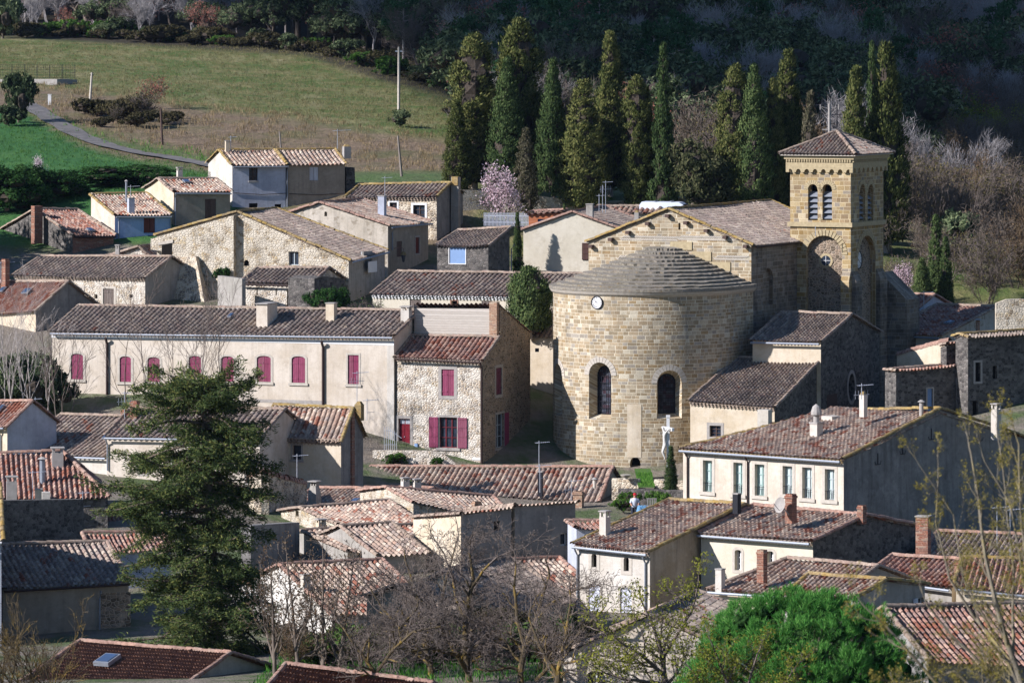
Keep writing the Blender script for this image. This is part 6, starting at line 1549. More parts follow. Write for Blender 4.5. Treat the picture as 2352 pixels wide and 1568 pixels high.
Fq = np.stack([idx[:-1, :-1], idx[:-1, 1:], idx[1:, 1:], idx[1:, :-1]], -1).reshape(-1, 4)
V = np.stack([GX, GY, GZ], -1).reshape(-1, 3)
T = NT('ground_cover'); at = T.n('ShaderNodeVertexColor', layer_name='cover').outputs[0]; at2 = T.n('ShaderNodeVertexColor', layer_name='cover_two').outputs[0]
s = T.n('ShaderNodeSeparateColor', {0: at}).outputs; s2 = T.n('ShaderNodeSeparateColor', {0: at2}).outputs
pos = T.pos(); n1 = T.noise(pos, .16, 6, .7); n2 = T.noise(T.mapv(pos, (1, .5, 1)), 1.6, 6, .75); n3 = T.noise(T.mapv(pos, (.7, .12, 1)), .5, 5, .65)
field = T.mix(T.ramp(n2, [(.35, 0.0), (.65, 1.0)]), '#565930', '#847c50'); field = T.mix(T.ramp(n1, [(.42, 0.0), (.58, .9)]), field, '#4a5c28'); field = T.mix(T.ramp(n3, [(.5, 0.0), (.72, .55)]), field, '#958a66')
meadow = T.mix(T.ramp(n2, [(.3, 0.0), (.7, 1.0)]), '#2f5228', '#426a33'); meadow = T.mix(T.ramp(n1, [(.5, 0.0), (.75, .5)]), meadow, '#5f7a3a')
roughc = T.mix(T.ramp(n2, [(.3, 0.0), (.7, 1.0)]), '#5a4c3a', '#8b7860'); roughc = T.mix(T.ramp(n1, [(.45, 0.0), (.65, .7)]), roughc, '#565a32')
woodc = T.mix(T.ramp(n2, [(.3, 0.0), (.7, 1.0)]), '#2e2a20', '#474030')
townc = T.mix(T.ramp(n2, [(.3, 0.0), (.7, 1.0)]), '#6b6255', '#857b6c'); townc = T.mix(T.ramp(n1, [(.45, 0.0), (.6, .9)]), townc, '#4a5a30')
c = T.mix(s[0], field, meadow); c = T.mix(s[1], c, roughc); c = T.mix(s[2], c, woodc); c = T.mix(s2[0], c, townc)
T.col(c); T.bump(n2, .9, .35); GROUND = T.m
me = mesh_from('ground', [(V, Fq, None, 0)], [GROUND], True)
for nm, arr in (('cover', (green, rough, wood)), ('cover_two', (town, town*0, town*0))):
    ca = me.color_attributes.new(nm, 'FLOAT_COLOR', 'POINT'); buf = np.ones((len(V), 4), np.float32)
    for k in range(3): buf[:, k] = np.asarray(arr[k], float).ravel()
    ca.data.foreach_set('color', buf.ravel())
tag(link('ground', me), kind='structure')
# lane up to the field
rp = []
for x, y in road_img:
    q = ground(x, y, 380)
    if q is not None: rp.append(q)
pts = []
for a, b in zip(rp[:-1], rp[1:]):
    k = max(2, int((b-a).length/1.5)); pts += [a.lerp(b, i/k) for i in range(k)]
pts.append(rp[-1])
V, U, Fa = [], [], []
for i, p in enumerate(pts):
    t = (pts[min(i+1, len(pts)-1)]-pts[max(i-1, 0)]); t.z = 0; t.normalize(); o = Vector((-t.y, t.x, 0))
    for j in range(5):
        q = p+o*(-1.05+.525*j+.12*math.sin(i*.9+j)); V.append((q.x, q.y, float(terrain(q.x, q.y))+.16)); U.append((j*.6, i*1.5))
for i in range(len(pts)-1):
    for j in range(4): Fa.append([i*5+j, i*5+j+1, i*5+6+j, i*5+5+j])
T = NT('lane_surface'); a = T.noise(T.pos(), .9, 5, .7); T.col(T.mix(T.ramp(a, [(.35, 0.0), (.65, 1.0)]), '#55524e', '#75706a')); LANE = T.m
m = M(); m.add(V, Fa, U); tag(m.obj('lane', LANE, None), kind='structure')
# ---------------------------------------------------------------- light, sky, camera
SUN_B, SUN_E = 67.0, 30.0
sv = Vector((-math.sin(R(SUN_B))*math.cos(R(SUN_E)), -math.cos(R(SUN_B))*math.cos(R(SUN_E)), math.sin(R(SUN_E))))
ld = bpy.data.lights.new('sun', 'SUN'); ld.energy = 5.0; ld.angle = R(.53); ld.color = (1.0, .93, .81)
lo = bpy.data.objects.new('sun', ld); C.objects.link(lo); lo.rotation_euler = sv.to_track_quat('Z', 'Y').to_euler(); lo.location = (-80, 0, 60)
wd = bpy.data.worlds.new('World'); bpy.context.scene.world = wd; wd.use_nodes = True; nt = wd.node_tree
sk = nt.nodes.new('ShaderNodeTexSky'); sk.sky_type = 'NISHITA'; sk.sun_disc = False; sk.air_density = 1.3; sk.dust_density = .1; sk.ozone_density = 5.0; sk.sun_elevation = R(SUN_E); sk.sun_rotation = math.atan2(sv.x, sv.y)
nt.links.new(sk.outputs[0], nt.nodes['Background'].inputs[0]); nt.nodes['Background'].inputs[1].default_value = .06
cam = bpy.data.cameras.new('camera'); co = bpy.data.objects.new('camera', cam); C.objects.link(co); co.rotation_euler = (R(90), 0, 0)
cam.sensor_width = 36; cam.lens = F/W*36; cam.shift_y = -(H/2-YH)/W; cam.clip_start = 1; cam.clip_end = 6000
cam.dof.use_dof = True; cam.dof.focus_distance = 330; cam.dof.aperture_fstop = 3.2
sc = bpy.context.scene; sc.camera = co
sc.view_settings.view_transform = 'Standard'; sc.view_settings.look = 'None'; sc.view_settings.exposure = .8; sc.view_settings.gamma = 1
sc.view_settings.use_white_balance = True; sc.view_settings.white_balance_temperature = 5600; sc.view_settings.white_balance_tint = 18
sc.cycles.max_bounces = 6; sc.cycles.diffuse_bounces = 2; sc.cycles.glossy_bounces = 2; sc.cycles.transmission_bounces = 3
sc.cycles.use_denoising = True

# an unseen cumulus mesh, added out of frame to cast shade on the hillside wood
def added_shade_cloud():
    r = np.random.default_rng(77); ch = []
    for X, Yc, a, b in ((29, 545, 28, 105), (62, 642, 85, 108), (26, 672, 54, 96), (130, 630, 85, 105), (-36, 775, 66, 92), (-95, 785, 70, 90), (60, 800, 130, 120)):
        c = np.array([X, Yc, 2.0])+np.array(sv)*620.0
        for k in range(1):
            pr = [(math.sin(t)*26, math.cos(t)) for t in np.linspace(-1.5, 1.5, 11)]; V, Fa = lathe(pr, 22, r, .05); V = V*np.array([a, b, 1.0]); ch.append((V+c, Fa, None, 0))
    return tag(link('added_shade_cloud', mesh_from('added_shade_cloud', ch, [mat('shade_cloud_white', m_plain, '#e8e8ea', 1.0, .0)], True)), kind='structure')

def air():
    m = M(); m.box((0, 670, -45), Vector((1500, 0, 0)), Vector((0, 1600, 0)), Vector((0, 0, 45+HAZE_TOP)))
    hz = bpy.data.materials.new('thin_air'); hz.use_nodes = True; t = hz.node_tree; t.nodes.clear(); o = t.nodes.new('ShaderNodeOutputMaterial'); v = t.nodes.new('ShaderNodeVolumePrincipled')
    v.inputs['Color'].default_value = (.55, .72, 1.0, 1); v.inputs['Density'].default_value = HAZE_D; v.inputs['Anisotropy'].default_value = .2; t.links.new(v.outputs[0], o.inputs['Volume'])
    tag(m.obj('haze', hz, None), kind='stuff')
HAZE_TOP, HAZE_D = 140.0, .00002
# ---------------------------------------------------------------- vegetation
LEAF_CYP = mat('cypress_foliage', m_leaf, [(.15, '#283019'), (.5, '#4e562e'), (.9, '#7f7d48')], .1, .5)
LEAF_CYPG = mat('cypress_foliage_green', m_leaf, [(.15, '#25321d'), (.5, '#455631'), (.9, '#707c4a')], .1, .5)
LEAF_CYPD = mat('cypress_foliage_dry', m_leaf, [(.15, '#2b2a1e'), (.5, '#4d4b35'), (.9, '#77705a')], .12, .5)
LEAF_OAK = mat('holm_oak_foliage', m_leaf, [(.1, '#1c261a'), (.5, '#434f34'), (.9, '#818a62')], .15, .25)
LEAF_PINE = mat('pine_needles', m_leaf, [(.15, '#1c331f'), (.5, '#345432'), (.9, '#587850')], .2, .3)
LEAF_STONE = mat('stone_pine_needles', m_leaf, [(.12, '#26501f'), (.5, '#427a2f'), (.9, '#7cab52')], .25, .5)
LEAF_DKPINE = mat('dark_pine_needles', m_leaf, [(.15, '#182a15'), (.5, '#2c4722'), (.9, '#4c6836')], .2, .4)
LEAF_FIR = mat('fir_needles', m_leaf, [(.12, '#28351f'), (.42, '#435230'), (.7, '#626c3c'), (.95, '#928c4a')], .18, .45)
LEAF_RUST = mat('dead_oak_leaves', m_leaf, [(.15, '#6e4436'), (.5, '#9c6452'), (.9, '#c08e7a')], .3, .4)
LEAF_BROWN = mat('dry_brown_leaves', m_leaf, [(.15, '#4a3b2c'), (.5, '#6c5843'), (.9, '#8f7a5e')], .3, .4)
LEAF_BUD = mat('budding_leaves', m_leaf, [(.15, '#5c5526'), (.5, '#7f7636'), (.9, '#a39548')], .35, .4)
LEAF_WILLOW = mat('willow_leaves', m_leaf, [(.15, '#4c5420'), (.5, '#74782e'), (.9, '#9a983f')], .35, .4)
LEAF_YG = mat('yellow_green_leaves', m_leaf, [(.15, '#46501c'), (.5, '#6c742a'), (.9, '#959640')], .3, .4)
LEAF_BUSH = mat('shrub_leaves', m_leaf, [(.15, '#1d3014'), (.5, '#3c5a22'), (.9, '#66823a')], .25, .5)
LEAF_BRIAR = mat('bramble_leaves', m_leaf, [(.15, '#242518'), (.5, '#403d28'), (.9, '#625a40')], .2, .5)
PETAL = mat('almond_petals', m_leaf, [(.15, '#c9a8ae'), (.5, '#dcc4c6'), (.9, '#eadcdc')], .3, .6)
DRYGRASS = mat('dry_grass_blades', m_leaf, [(.15, '#6b5c42'), (.5, '#8f7d5c'), (.9, '#b5a27c')], .3, .2)
GRASSM = mat('green_grass_blades', m_leaf, [(.15, '#2f5a20'), (.5, '#4d7d2e'), (.9, '#7a9c44')], .3, .3)
BARK = mat('bark_grey_brown', m_bark, '#4a4138', '#7a6e60')
BARK_DK = mat('bark_dark', m_bark, '#2e2820', '#4d443a')
BARK_PALE = mat('bark_pale_grey', m_bark, '#8a8078', '#b5aca2')
BARK_LICH = mat('bark_ochre_lichen', m_bark, '#3d352a', '#64573f', '#94792c', .6)
BARK_TWIG = mat('twig_brown', m_bark, '#4e443c', '#756a60')
BARK_WOOD = mat('bark_wood_trees', m_bark, '#6e6862', '#a8a29e')
BARK_FIR = mat('bark_fir', m_bark, '#3b332a', '#857565')
class Plant:
    """geometry of one plant in its own coordinates, base at the origin"""
    def __init__(s, name): s.name, s.parts = name, []
    def part(s, name, chunks, mt, smooth=False): s.parts.append((name, mesh_from(name, [(V, Fa, None, 0) for V, Fa in chunks], [mt], smooth))); return s
    def place(s, label, cat, loc, rz=0.0, sc=(1, 1, 1), group=None):
        t = thing(s.name, label, cat, tuple(loc), group); t.rotation_euler = (0, 0, rz); t.scale = sc
        for nm, me in s.parts: link(nm, me, t)
        return t
def nrand(r, n): v = r.normal(size=(n, 3)); return v/np.linalg.norm(v, axis=1, keepdims=True)
def clumps(r, cen, rad, out, per, ln, wd, up=.5, jit=.5):
    """leaf clumps: cen (n,3), outward directions out (n,3)"""
    n = len(cen); c = np.repeat(cen, per, 0); o = np.repeat(out, per, 0); rd = np.repeat(np.broadcast_to(rad, (n,)), per)
    off = nrand(r, n*per)*(rd*r.random(n*per)**.4)[:, None]
    d = o*.35+nrand(r, n*per)*jit+np.array([0, 0, up]); nrm = o+off/np.maximum(rd, 1e-3)[:, None]*.6+nrand(r, n*per)*.45
    l = ln*(.6+.8*r.random(n*per)); return cards(c+off, d, l, wd*(.7+.6*r.random(n*per)), r, nrm=nrm)
def lathe(prof, k=9, r=None, rough=.0):
    z = np.array([p[0] for p in prof]); rad = np.array([p[1] for p in prof]); t = np.arange(k)*2*np.pi/k
    rr = rad[:, None]*(1+(r.normal(0, rough, (len(z), k)) if r is not None else 0))
    V = np.stack([rr*np.cos(t), rr*np.sin(t), np.repeat(z[:, None], k, 1)], -1).reshape(-1, 3)
    i = np.arange(len(z)-1)[:, None]*k; j = np.arange(k)[None]; jn = (j+1) % k
    return V, np.stack([i+j, i+jn, i+k+jn, i+k+j], -1).reshape(-1, 4)
def cyp(name, seed, h, r, kind, mt, n=300, per=34, bare=.06):
    g = np.random.default_rng(seed)
    def prof(u):
        u = np.asarray(u, float)
        if kind == 'flame': return r*np.where(u < .28, .62+.38*np.sqrt(np.maximum(u, 0)/.28), np.maximum(0, 1-((u-.28)/.72)**1.45)**.95)+.06
        if kind == 'column': return r*np.where(u < .2, .72+.28*u/.2, np.where(u < .72, 1.0, np.maximum(0, 1-((u-.72)/.28)**1.8)**.8))+.05
        return r*np.maximum(0, 1-u)**.75*1.08+.05
    # several vertical leaders make the outline uneven
    nl = 9; la = g.random(nl)*6.28; lt = .5+.5*g.random(nl)
    u = g.random(n)**.9; t = g.random(n)*6.28
    near = np.abs((t[:, None]-la[None]+np.pi) % (2*np.pi)-np.pi)
    lead = lt[np.argmin(near, 1)]; uu = bare+(1-bare)*u*np.clip(lead+(g.random(n) < .35)*.5, 0, 1)
    w = prof(uu)*(.74+.36*g.random(n)**1.5)*(1-.28*np.min(near, 1)); 
    cen = np.stack([w*np.cos(t), w*np.sin(t), uu*h], -1); out = np.stack([np.cos(t), np.sin(t), t*0+.25], -1)
    V, Fa = clumps(g, cen, .17+.19*r*(.5+.5*g.random(n)), out, per, .26, .10, .8, .5)
    core = lathe([(h*q, float(prof(q))*.6*(1 if q < .95 else .4)) for q in np.linspace(bare, .98, 14)], 9, g, .12)  # solid dark core blocks light and stands in for shade inside the crown
    p = Plant(name); p.part('crown', [(V, Fa)], mt); p.part('inner_branches', [core], BARK_DK)
    S = np.array([[0, 0, -.6, 0, 0, h*.5, r*.16, r*.08]]); p.part('trunk', [tubes_np(S, 7)], BARK_PALE, True); p.h, p.r = h, r; return p
def grow(r, p, d, L, rad, lev, segs, tips, gn=.18, up=.06, nch=5, spread=.9, ratio=.62, seg=.35, minr=.006, start=.25):
    n = max(3, int(L/seg)); p = np.array(p, float); d = np.array(d, float); d /= np.linalg.norm(d); st = L/n; r1 = rad
    for i in range(n):
        d = d+r.normal(0, gn, 3)+np.array([0, 0, up]); d /= np.linalg.norm(d)
        q = p+d*st; r2 = max(minr, rad*(1-.72*(i+1)/n)); segs.append([*p, *q, r1, r2]); p, r1 = q, r2
        f = (i+1)/n
        if lev > 0 and f >= start and r.random() < nch/n/(1-start+.01):
            a = r.normal(size=3); a -= d*(a@d); a /= np.linalg.norm(a)
            grow(r, p, d*math.cos(spread)+a*math.sin(spread), L*ratio*(1.15-.6*f)*(.7+.6*r.random()), max(minr, r2*.68), lev-1, segs, tips, gn*1.15, up, max(3, nch*.85), spread*.95, ratio, seg*.8, minr, .15)
    tips.append((*p, *d))
    if lev <= 1: tips.append((*(p-d*L*.35), *d))
def limb(r, pts, segs, tips, lev=3, nch=7, spread=.9, gn=.2, up=.05, Lc=2.2, ratio=.6, minr=.007, seg=.28, start=.15):
    """a limb through given points (x, y, z, radius) with random side branches"""
    pts = np.array(pts, float); dense = []
    for a, b in zip(pts[:-1], pts[1:]):
        k = max(2, int(np.linalg.norm(b[:3]-a[:3])/.35))
        for i in range(k): dense.append(a+(b-a)*i/k)
    dense.append(pts[-1]); dense = np.array(dense); wob = np.cumsum(r.normal(0, .012, (len(dense), 3)), 0); wob -= np.linspace(0, 1, len(dense))[:, None]*wob[-1]; dense[:, :3] += wob
    n = len(dense)
    for i in range(n-1):
        a, b = dense[i], dense[i+1]; segs.append([*a[:3], *b[:3], a[3], b[3]])
        f = i/n
        if f > start and r.random() < nch/n/(1-start):
            d = b[:3]-a[:3]; d /= np.linalg.norm(d); v = r.normal(size=3); v -= d*(v@d); v /= np.linalg.norm(v)
            grow(r, a[:3], d*math.cos(spread)+v*math.sin(spread), Lc*(1.1-.6*f)*(.6+.8*r.random()), a[3]*.6, lev-1, segs, tips, gn, up, nch*.7, spread, ratio, seg, minr)
    d = dense[-1, :3]-dense[-2, :3]; grow(r, dense[-1, :3], d, Lc*.7, dense[-1, 3], lev-1, segs, tips, gn, up, nch*.7, spread*.8, ratio, seg, minr)
def bare_tree(name, seed, h, rad, mt, lev=3, stems=1, leaves=None, nleaf=0, ls=.22, spread=.75, gn=.16, up=.07, nch=7, k=4, minr=.012, lean=.1, twigs=0):
    r = np.random.default_rng(seed); segs, tips = [], []
    for i in range(stems):
        a = r.random()*6.28; ln = lean*(1 if stems == 1 else 2.2)
        grow(r, (math.cos(a)*.1*stems*.5, math.sin(a)*.1*stems*.5, -.3), (math.cos(a)*ln, math.sin(a)*ln, 1), h*(.75+.3*r.random()), rad*(1 if stems == 1 else .6), lev, segs, tips, gn, up, nch, spread, .55, h/14, minr, .25)
    p = Plant(name); ch = [tubes_np(np.array(segs), k)]; tp = np.array(tips)
    if twigs:
        i = r.integers(0, len(tp), twigs); c = tp[i, :3]+r.normal(0, .28, (twigs, 3)); d = tp[i, 3:]+nrand(r, twigs)*.6+np.array([0, 0, .25]); ch.append(cards(c, d, .9*h/7, .035, r))
    p.part('branches', ch, mt)
    if leaves is not None and nleaf:
        i = r.integers(0, len(tp), nleaf); c = tp[i, :3]+r.normal(0, ls*1.5, (nleaf, 3)); p.part('crown', [cards(c, nrand(r, nleaf)+np.array([0, 0, .2]), ls*(.6+.8*r.random(nleaf)), ls*.55, r)], leaves)
    p.h = h; return p
def oak(name, seed, h, w, mt, lobes=9, per=26, n=150, ls=.42, zc=.58, hz=.42, low=.12):
    r = np.random.default_rng(seed); L = nrand(r, lobes)*np.array([w*.5, w*.5, h*hz*.55])+np.array([0, 0, h*zc]); L[0] = (0, 0, h*zc)
    i = r.integers(0, lobes, n); o = nrand(r, n); o[:, 2] = np.abs(o[:, 2])*.9-.2+.1*r.random(n); rad = (w*.36)*(.72+.4*r.random(n))
    cen = L[i]+o*rad[:, None]*np.array([1, 1, .85]); cen[:, 2] = np.maximum(cen[:, 2], h*low)
    V, Fa = clumps(r, cen, w*.10, o, per, ls, ls*.5, .35, .8)
    ch = []  # dark solids, one per lobe, fill in for shade within the crown
    for q in L:
        a = lathe([(math.sin(t)*w*.16, math.cos(t)*w*.18) for t in np.linspace(-1.45, 1.45, 7)], 8, r, .12); ch.append((a[0]+q, a[1]))
    p = Plant(name); p.part('crown', [(V, Fa)], mt); p.part('inner_branches', ch, BARK_DK)
    segs = [[0, 0, -.4, 0, 0, h*.4, w*.05, w*.035]]+[[0, 0, h*.3, *(q*.9), w*.03, w*.012] for q in L]
    p.part('trunk', [tubes_np(np.array(segs), 5)], BARK, True); p.h = h; return p
def pine(name, seed, h, w, mt, pads=26):
    r = np.random.default_rng(seed); segs = [[0, 0, -.4, 0, 0, h*.95, .16, .05]]; C_, O_ = [], []
    for i in range(pads):
        u = .38+.6*(i+.5)/pads; a = r.random()*6.28; L = w*.5*(1.15-u)*1.6*(.6+.5*r.random()); e = np.array([math.cos(a)*L, math.sin(a)*L, h*u+.15*L])
        segs.append([0, 0, h*u-.1, *e, .05, .015]); k = 9
        for j in range(k): C_.append(e*np.array([1, 1, 1])*(1)+r.normal(0, 1, 3)*np.array([.34, .34, .14])*w*.22-np.array([e[0], e[1], 0])*.5*r.random()); O_.append((math.cos(a)*.5, math.sin(a)*.5, .6))
    V, Fa = clumps(r, np.array(C_), w*.06, np.array(O_), 16, .38, .13, .5, .7)
    p = Plant(name); p.part('crown', [(V, Fa)], mt); p.part('trunk', [tubes_np(np.array(segs), 5)], BARK_PALE, True); p.h = h; return p
# prototypes
CY = [cyp('cypress_tree', 11, 13, 1.55, 'flame', LEAF_CYP, 400, 54), cyp('cypress_tree', 12, 13, 1.35, 'column', LEAF_CYP, 400, 54), cyp('cypress_tree', 13, 13, 1.2, 'spire', LEAF_CYPG, 340, 52), cyp('cypress_tree', 14, 12, 1.5, 'flame', LEAF_CYPG, 380, 54, .12), cyp('cypress_tree', 15, 9, 1.1, 'flame', LEAF_CYPD, 260, 30)]
def put_cyp(x, top, base, hw, D, k, label, group='cypress trees along the cemetery wall'):
    p = CY[k]; q = P(x, base, D); q.z = min(float(terrain(q.x, q.y)), q.z+.3); h = zat(top, D)-q.z; r_ = hw/F*D
    return p.place(label, 'cypress', q, float(rng.random()*6.28), (r_/p.r*1.06, r_/p.r*1.06, h/p.h), group)
for a in ((1090, 82, 440, 50, 406, 1, 'broad olive cypress with a blunt top, leftmost tall one above the almond blossom'),
          (1050, 228, 432, 34, 403, 0, 'shorter olive cypress at the left end of the row, against the field edge'),
          (1192, 48, 436, 50, 410, 1, 'tallest blunt double-headed cypress rising behind the almond tree'),
          (1165, 140, 432, 43, 403, 3, 'green cypress standing just in front of the tallest one'),
          (1208, 298, 442, 28, 399, 4, 'small half-dead greyish cypress beside the almond blossom'),
          (1271, 142, 462, 38, 402, 3, 'feathery green cypress with a loose outline above the orange hut'),
          (1340, 178, 470, 52, 401, 0, 'wide-bottomed green cypress showing forked pale trunks'),
          (1402, 68, 452, 42, 408, 0, 'very tall olive flame-shaped cypress in the middle of the row'),
          (1462, 178, 472, 32, 402, 1, 'cypress with a blunt top and dry grey patch, left of the thin spire'),
          (1486, 196, 472, 22, 403, 0, 'narrow cypress tip leaning on the one with the dry grey patch'),
          (1524, 106, 472, 29, 401, 2, 'thin sharp spire-shaped cypress over the white van'),
          (1690, 152, 478, 42, 402, 1, 'many-stemmed cypress over the right end of the nave roof'),
          (1732, 156, 478, 42, 401, 3, 'bright green cypress next to the many-stemmed one over the nave roof'),
          (1776, 176, 478, 34, 403, 0, 'shaded cypress tucked behind the left edge of the bell tower'),
          (1810, 108, 470, 42, 405, 0, 'tall olive cypress just left of the bell tower'),
          (1860, 215, 470, 26, 400, 4, 'thin grey dying cypress directly beside the white power pole'),
          (1966, 148, 470, 44, 398, 0, 'olive-brown cypress behind the tower roof, right of the white power pole'),
          (2003, 104, 470, 22, 402, 2, 'narrow green cypress between the two behind the tower roof'),
          (2036, 90, 470, 48, 399, 0, 'tall ragged-topped cypress right of the tower roof')): put_cyp(*a)
put_cyp(2150, 498, 712, 28, 372, 2, 'dark green spire cypress above the little red tiled house', 'cypresses right of the tower')
put_cyp(2172, 548, 712, 22, 371, 2, 'short dark cypress hugging the spire above the little red tiled house', 'cypresses right of the tower')
put_cyp(2118, 596, 705, 30, 370, 3, 'low bushy cypress between the buttress and the dark green spire', 'cypresses right of the tower')
put_cyp(1188, 490, 640, 13, 377, 2, 'slim cypress beside the drainpipe of the straw coloured house', 'slim garden cypresses')
put_cyp(1541, 1026, 1164, 17, 319, 2, 'slim dark cypress in front of the crucifix', 'slim garden cypresses')
put_cyp(1246, 1405, 1520, 22, 238, 3, 'dark cypress behind the forked lichened branches', 'slim garden cypresses')
put_cyp(1312, 1390, 1510, 26, 237, 3, 'dark cypress at the corner of the white wing', 'slim garden cypresses')
put_cyp(1296, 470, 530, 10, 384, 2, 'tiny cypress right of the orange hut', 'slim garden cypresses')
# thuja beside the apse, dark conifer over the van
th = cyp('thuja_tree', 31, 4.6, 1.45, 'column', LEAF_CYPG, 420, 34)
q = P(1216, 748, 347); q.z = zat(760, 347); th.place('broad olive-green thuja between the long barn and the apse', 'tree', q, .4, (1, 1, (zat(617, 347)-q.z)/4.6))
cd = oak('conifer_tree', 33, 6.0, 4.6, mat('conifer_needles_dull', m_leaf, [(.15, '#20261a'), (.5, '#3b4028'), (.9, '#6a6848')], .15, .5), 9, 26, 260, .34, .5, .5, .05)
q = on_ground(1592, 399); cd.place('bushy dull conifer over the white van', 'tree', q, 0, (1, 1, (zat(310, 399)-q.z)/6.0))
# almond blossom
r = np.random.default_rng(8); al = bare_tree('almond_tree', 21, 3.4, .11, BARK_DK, 3, 3, PETAL, 2600, .15, .7, .15, .08, 8, 4, .012, .16)
q = on_ground(1150, 392); al.place('almond tree in pale pink blossom below the cypresses', 'tree', q, 0, (1.1, 1.0, (zat(405, 392)-q.z)/3.6))
q = on_ground(92, 404); al.place('small white blossoming tree between the two dark pines', 'tree', q, 2, (.45, .45, .75))
q = on_ground(232, 640); al.place('white blossom bush in the brush above the field', 'tree', q, 1, (.9, .9, .8))
q = P(2068, 690, 380); q.z = float(terrain(q.x, q.y)); al.place('pinkish blossom bush right of the corner buttress', 'tree', q, 3, (.7, .7, .9))
# dark pines on the left
dp = oak('pine_tree', 41, 5.2, 4.6, LEAF_DKPINE, 12, 30, 330, .36, .5, .8, .05)
for x, D, top, w_, lb in ((18, 398, 378, 1.0, 'dark round pine at the left edge of the meadow'), (125, 402, 390, .8, 'dark round pine right of the small white blossom tree'), (285, 408, 380, 1.2, 'wide dark pine above the blue-shaded house'), (352, 406, 392, .55, 'small pine right of the wide dark one above the blue-shaded house')):
    q = on_ground(x, D); dp.place(lb, 'pine', q, x, (w_, w_, (zat(top, D)-q.z)/5.3), 'dark pines below the green meadow')
# field bushes
TH0 = bare_tree('bush', 56, 2.2, .05, BARK_TWIG, 3, 4, LEAF_BRIAR, 700, .2, .65, .18, .05, 8, 3, .012, .25, 500)
bs = oak('bush', 51, 2.2, 2.8, LEAF_BRIAR, 7, 22, 110, .34, .45, .5, .03); bg = oak('bush', 52, 2.4, 2.6, LEAF_OAK, 7, 24, 120, .32, .5, .5, .03); bgr = oak('bush', 53, 2.0, 2.6, LEAF_BUSH, 7, 24, 110, .28, .45, .5, .03)
q = ground(918, 292); bg.place('round dark bush at the foot of the tall concrete pole', 'bush', q, 0, (.62, .62, .68))
q = ground(42, 282); bg.place('tall dark bush in front of the concrete tank', 'bush', q, 1, (1.0, 1.0, 1.9))
q = ground(20, 290); bg.place('lower dark bush beside the tall one at the lane bend', 'bush', q, 2, (.8, .8, .8))
for i, (x, y, s_) in enumerate(((222, 268, .9), (254, 284, .7), (286, 276, 1.05), (318, 292, .8), (352, 280, 1.15), (384, 286, .6), (262, 258, .6), (308, 256, .75), (196, 262, .5), (232, 292, .5), (340, 262, .6), (402, 274, .4))):
    q = ground(x, y); (bs, TH0, bs)[i % 3].place('dark bramble bush in the thicket above the lane', 'bush', q, i, (s_*1.1, s_, s_), 'brambles above the lane')
ru_ = bare_tree('oak_sapling', 55, 2.6, .07, BARK, 3, 2, LEAF_RUST, 500, .2, .7, .15, .08, 7, 4, .012, .15)
q = ground(352, 250); ru_.place('rust-leaved sapling above the brambles in the field', 'tree', q, 0, (1.1, 1.1, 1.0))
# ---- hillside wood: countable trees, a few prototypes of each kind
EV = [oak('holm_oak', 61, 9, 7.5, LEAF_OAK, 9, 26, 170, .5), oak('holm_oak', 62, 7.5, 7, LEAF_OAK, 8, 26, 150, .48), oak('holm_oak', 63, 8.5, 5.5, LEAF_OAK, 8, 26, 140, .48)]
BT = [bare_tree('bare_tree', 71+i, 8.5, .16, BARK_WOOD if i < 2 else BARK_TWIG, 3, 1+(i == 2), None, 0, .2, .6, .14, .07, 9, 3, .016, .12, 1500) for i in range(3)]
RT = [bare_tree('rust_oak', 81+i, 7.0, .15, BARK, 3, 1, LEAF_RUST, 1100, .3, .75, .16, .06, 8, 3, .016, .12, 600) for i in range(2)]
PT = [pine('forest_pine', 91+i, 10, 4.6, LEAF_PINE) for i in range(2)]
def edgeD(x): return float(np.interp(x, [-80, 0, 460, 700, 870, 1040, 1090, 2030, 2080, 2400], [625, 622, 602, 592, 565, 540, 440, 440, 505, 512]))
g = np.random.default_rng(99); cnt = 0
LBL = {'E': ('evergreen oak in the shaded hillside wood', 'evergreen oak', 'evergreen oaks of the hillside wood'), 'B': ('leafless grey tree in the shaded hillside wood', 'bare tree', 'bare trees of the hillside wood'),
       'R': ('oak holding rust-brown leaves in the shaded hillside wood', 'oak', 'rust oaks of the hillside wood'), 'N': ('dark green pine in the shaded hillside wood', 'pine', 'pines of the hillside wood')}
Y = 446.0
while Y < 735:
    step = 5.2+max(0, Y-500)*.008; X = -76.0+g.random()*step
    while X < 82:
        xx, yy = X+g.normal(0, 1.4), Y+g.normal(0, 1.4); X += step*(.9+.3*g.random())
        ximg = CX+F*xx/yy
        if ximg < -60 or ximg > 2420 or yy < edgeD(ximg)+6: continue
        if ximg > 2060 and yy < 520 and g.random() < .5: continue
        zz = float(terrain(xx, yy)); u = g.random()
        kind = 'E' if u < .40 else ('B' if u < .76 else ('R' if u < .85 else 'N'))
        if ximg > 1040 and yy < 600: kind = 'E' if u < .40 else ('N' if u < .55 else ('B' if u < .88 else 'R'))
        if ximg < 620 and yy < 650: kind = 'B' if u < .62 else ('E' if u < .8 else 'R')
        pr = {'E': EV, 'B': BT, 'R': RT, 'N': PT}[kind]; p = pr[int(g.integers(0, len(pr)))]; s_ = .75+.45*g.random()
        if ximg < 640 and yy < 640: s_ *= .6
        lb = LBL[kind]; p.place(lb[0], lb[1], (xx, yy, zz), g.random()*6.28, (s_*1.1, s_*1.1, s_), lb[2]); cnt += 1
    Y += step*.88
